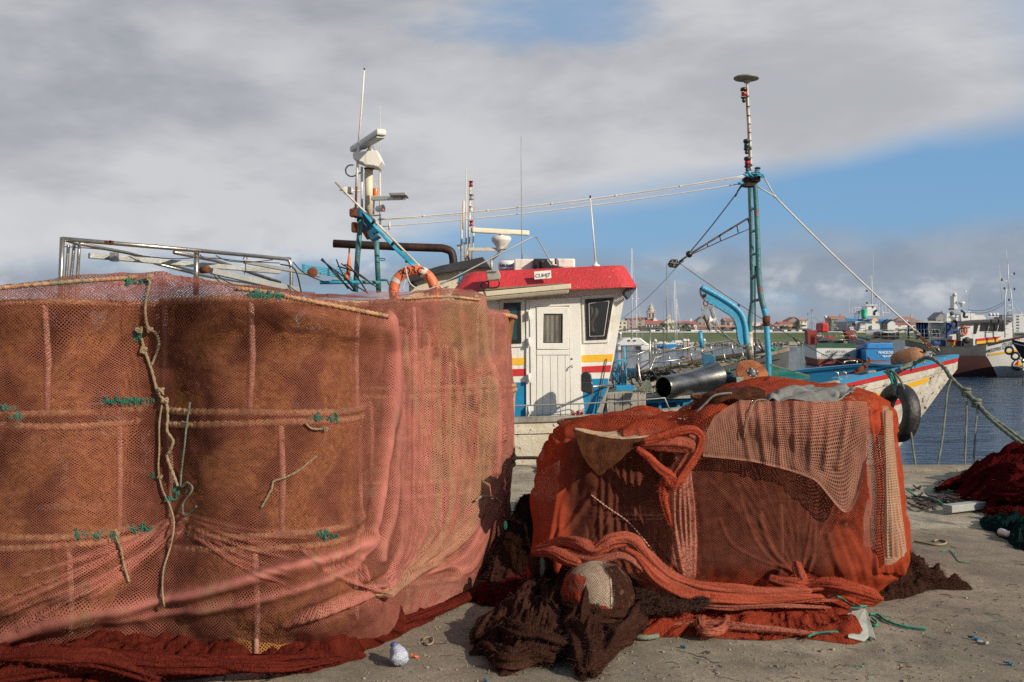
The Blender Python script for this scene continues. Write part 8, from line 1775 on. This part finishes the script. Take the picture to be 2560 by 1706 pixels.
b=MB(); pa,pb=G(2368,1272,.045),G(2455,1262,.045); b.beam(pa,pb,.10,.065); o=b.build('plank',M['plank'],bevel=.006); tag(o,'short pale painted timber block lying before the dark red heap','timber')
b=MB(); c=G(2500,1330,.035); ax=(G(2536,1342,.035)-c).normalized(); b.lathe(c,ax,[(.0,-.005),(.024,0),(.031,.01),(.031,.07),(.026,.10),(.031,.13),(.026,.155),(.0,.156)],16,caps=False); tag(b.build('drink_can',M['can']),'dented red and white drink can by the teal net heap','can')
# grey board, green cord and litter on the asphalt
b=MB(); b.prism([G(2118,1520,.05),G(2165,1522,.05),G(2178,1560,.035),G(2190,1598,.02),(G(2172,1590,.02)),G(2160,1600,.015),G(2120,1590,.04)],(0,0,-.012)); o=b.build('board_scrap',M['slab'],bevel=.004); tag(o,'pale grey board scrap sticking out from under the orange net','board')
def cord(label,pts,r=.006,m='ropeg',cat='cord',group=None): b=MB(); b.tube(smooth([G(x,y,z) for x,y,z in pts],8),r,7); return tag(b.build('cord',M[m]),label,cat,group)
cord('green cord curling over the right end of the orange net',[(2068,1498,.10),(2085,1490,.11),(2105,1497,.09),(2128,1514,.07),(2150,1516,.06),(2166,1516,.055)])
cord('long green cord trailing right over the asphalt',[(2174,1536,.012),(2195,1537,.01),(2215,1552,.01),(2250,1564,.01),(2290,1571,.01),(2316,1574,.012)],.007)
cord('short green cord hook beside the grey board scrap',[(2180,1545,.012),(2192,1556,.01),(2190,1564,.01),(2178,1562,.01)],.006)
cord('green cord lying on the front rim of the orange net',[(2020,1592,.03),(2040,1584,.04),(2070,1580,.05),(2095,1580,.05)],.005)
cord('pale rope loop lying alone on the asphalt at right',[(2286,1353,.01),(2310,1358,.01),(2340,1362,.01),(2362,1360,.01),(2364,1354,.01),(2345,1350,.01),(2335,1353,.01)],.008,'ropew')
cord('faint green thread on the asphalt at right',[(2354,1378,.005),(2375,1377,.005),(2390,1394,.005),(2400,1405,.005),(2425,1407,.005)],.003)
cord('thick green twisted rope end under the spread orange net',[(1568,1580,.02),(1590,1592,.02),(1620,1594,.02),(1645,1590,.02)],.014,'rope')
cord('small pale twine loop near the plastic bottle',[(1058,1600,.008),(1065,1594,.01),(1080,1594,.01),(1082,1606,.01),(1070,1612,.01),(1060,1606,.008)],.005,'ropew')
cord('pale twine lying at the foot of the pink net, right end',[(1185,1482,.03),(1200,1475,.04),(1222,1474,.04),(1250,1484,.03)],.007,'ropew')
def scrap(label,x,y,m,s_=.03):
    b=MB(); c=G(x,y,.008); rr_=random.Random(int(x)); pts=[c+Vector((rr_.uniform(-s_,s_),rr_.uniform(-s_,s_)*.7,rr_.uniform(0,.012))) for _ in range(5)]; b.tube(smooth(pts,4),s_*.16,6); b.box(c+Vector((s_*.6,0,0)),(s_*.8,s_*.6,.008),Matrix.Rotation(.5,3,'Z')); return tag(b.build('litter',M[m]),label,'litter')
scrap('blue and white plastic scrap on the asphalt at lower right',2434,1598,'scrapblue',.035); scrap('blue plastic scrap near the lower right corner',2520,1660,'scrapblue',.03); scrap('white scrap beside the blue plastic scrap at lower right',2455,1608,'plank',.03)
scrap('tiny turquoise scrap below the spread orange net',1706,1618,'scrapblue',.02); scrap('tiny turquoise scrap at the bottom by the brown heap',1212,1702,'scrapblue',.018); scrap('small orange scrap beside the plastic bottle',1036,1642,'orange',.02)
scrap('teal scrap at the left tip of the brown heap',1175,1578,'ropeg',.02)
b=MB(); rr_=random.Random(77)
for k in range(1500):
    x=rr_.uniform(900,2700); y=rr_.uniform(1400,1720) if rr_.random()<.7 else rr_.uniform(1180,1420); c=G(x,y,.003); s_=rr_.uniform(.002,.0055)*(1 if rr_.random()<.93 else 2)
    b.box(c,(s_*2,s_*1.4,s_),Matrix.Rotation(rr_.random()*6,3,'Z'))
o=b.build('gravel',M['concrete']); tag(o,'fine loose grit scattered over the asphalt','gravel',kind='stuff')
# crumpled bottle
bt=thing('plastic_bottle','crumpled clear plastic bottle with blue cap lying by the pink net','bottle',G(994,1652)); base=G(1002,1650,.042); ax=(P(974,1592,4.95)-base).normalized()
Lb=.13; prof=[(.004,-.002),(.036,0),(.042,.012),(.040,.03),(.043,.05),(.038,.068),(.034,.085),(.022,.10),(.014,.112),(.013,.122)]
b=MB(); b.lathe(base,ax,prof,20,caps=False); b.v=[tuple(Vector(v)+Vector((MN.noise(Vector(v)*38),MN.noise(Vector(v)*38+Vector((5,0,0))),MN.noise(Vector(v)*38+Vector((9,0,0)))))*.010) for v in b.v]; b.build('body',M['plastic'],bt)
b=MB(); b.lathe(base+ax*.120,ax,[(.015,0),(.016,.002),(.016,.017),(.013,.019),(.0,.019)],16); b.build('cap',M['cap'],bt)

# loose threads standing off the heaps, so that their outlines fray as netting does
def fuzz(target,mat,n,ln,seed,zmin=.0,r=.0009):
    rr_=random.Random(seed); src=[target]+[c for c in target.children if c.type=='MESH']; src=[o for o in src if o.type=='MESH']; b=MB()
    base=Vector(target.location)
    for k in range(n):
        o=rr_.choice(src); me=o.data; pl_=me.polygons[rr_.randrange(len(me.polygons))]; c=Vector(pl_.center)+base
        if c.z<zmin or c.x/c.y*F+1280>2620: continue
        nn_=Vector(pl_.normal); 
        if nn_.z<0 and nn_.y>0: nn_=-nn_
        p1=c+nn_*ln*rr_.uniform(.1,.5)+Vector((rr_.gauss(0,ln*.5),rr_.gauss(0,ln*.5),rr_.gauss(0,ln*.25))); p2=p1+Vector((rr_.gauss(0,ln*.5),rr_.gauss(0,ln*.5),rr_.uniform(-ln*.6,ln*.1)))
        b.tube([c,p1,p2],r,3,caps=False)
    me_=b.build('loose_threads',mat,target); me_['kind']='stuff'; return me_
thr=dict(b=paint('brown_thread',(.07,.035,.025),.9,bump=0),r=paint('dark_red_thread',(.14,.02,.018),.9,bump=0),o=paint('orange_thread',(.40,.07,.03),.9,bump=0),p=paint('pink_thread',(.40,.16,.12),.9,bump=0))
for o in list(bpy.data.objects):
    if o.parent is None and o.get('category')=='fishing net':
        mn=o.data.materials[0].name if o.type=='MESH' else 'bunched_orange_net'
        if mn.startswith('brown_heap'): fuzz(o,thr['b'],4500,.026,3)
        elif mn.startswith('dark_red'): fuzz(o,thr['r'],3000,.035,4)
        elif mn.startswith('red_skirt'): fuzz(o,thr['r'],2500,.02,5)
        elif mn.startswith('spread_orange'): fuzz(o,thr['o'],2500,.016,6)
        elif mn.startswith('bunched_orange') : fuzz(o,thr['o'],1500,.012,7)

# coloured fibres shed on the quay
rr_=random.Random(99)
for nm,mm,lb_ in (('red_fibres',thr['r'],'short dark red net fibres scattered over the quay'),('green_fibres',M['ropelash'],'short green twine fibres scattered over the quay')):
    b=MB()
    for k in range(160):
        x=rr_.uniform(950,2560); y=rr_.uniform(1190,1700); c=G(x,y,.003); a=rr_.uniform(0,6.3); l_=rr_.uniform(.01,.05)
        b.tube([c,c+Vector((math.cos(a)*l_,math.sin(a)*l_,.003)),c+Vector((math.cos(a+.6)*l_*1.9,math.sin(a+.6)*l_*1.9,0))],rr_.uniform(.0008,.002),3,caps=False)
    tag(b.build(nm,mm),lb_,'fibres',kind='stuff')
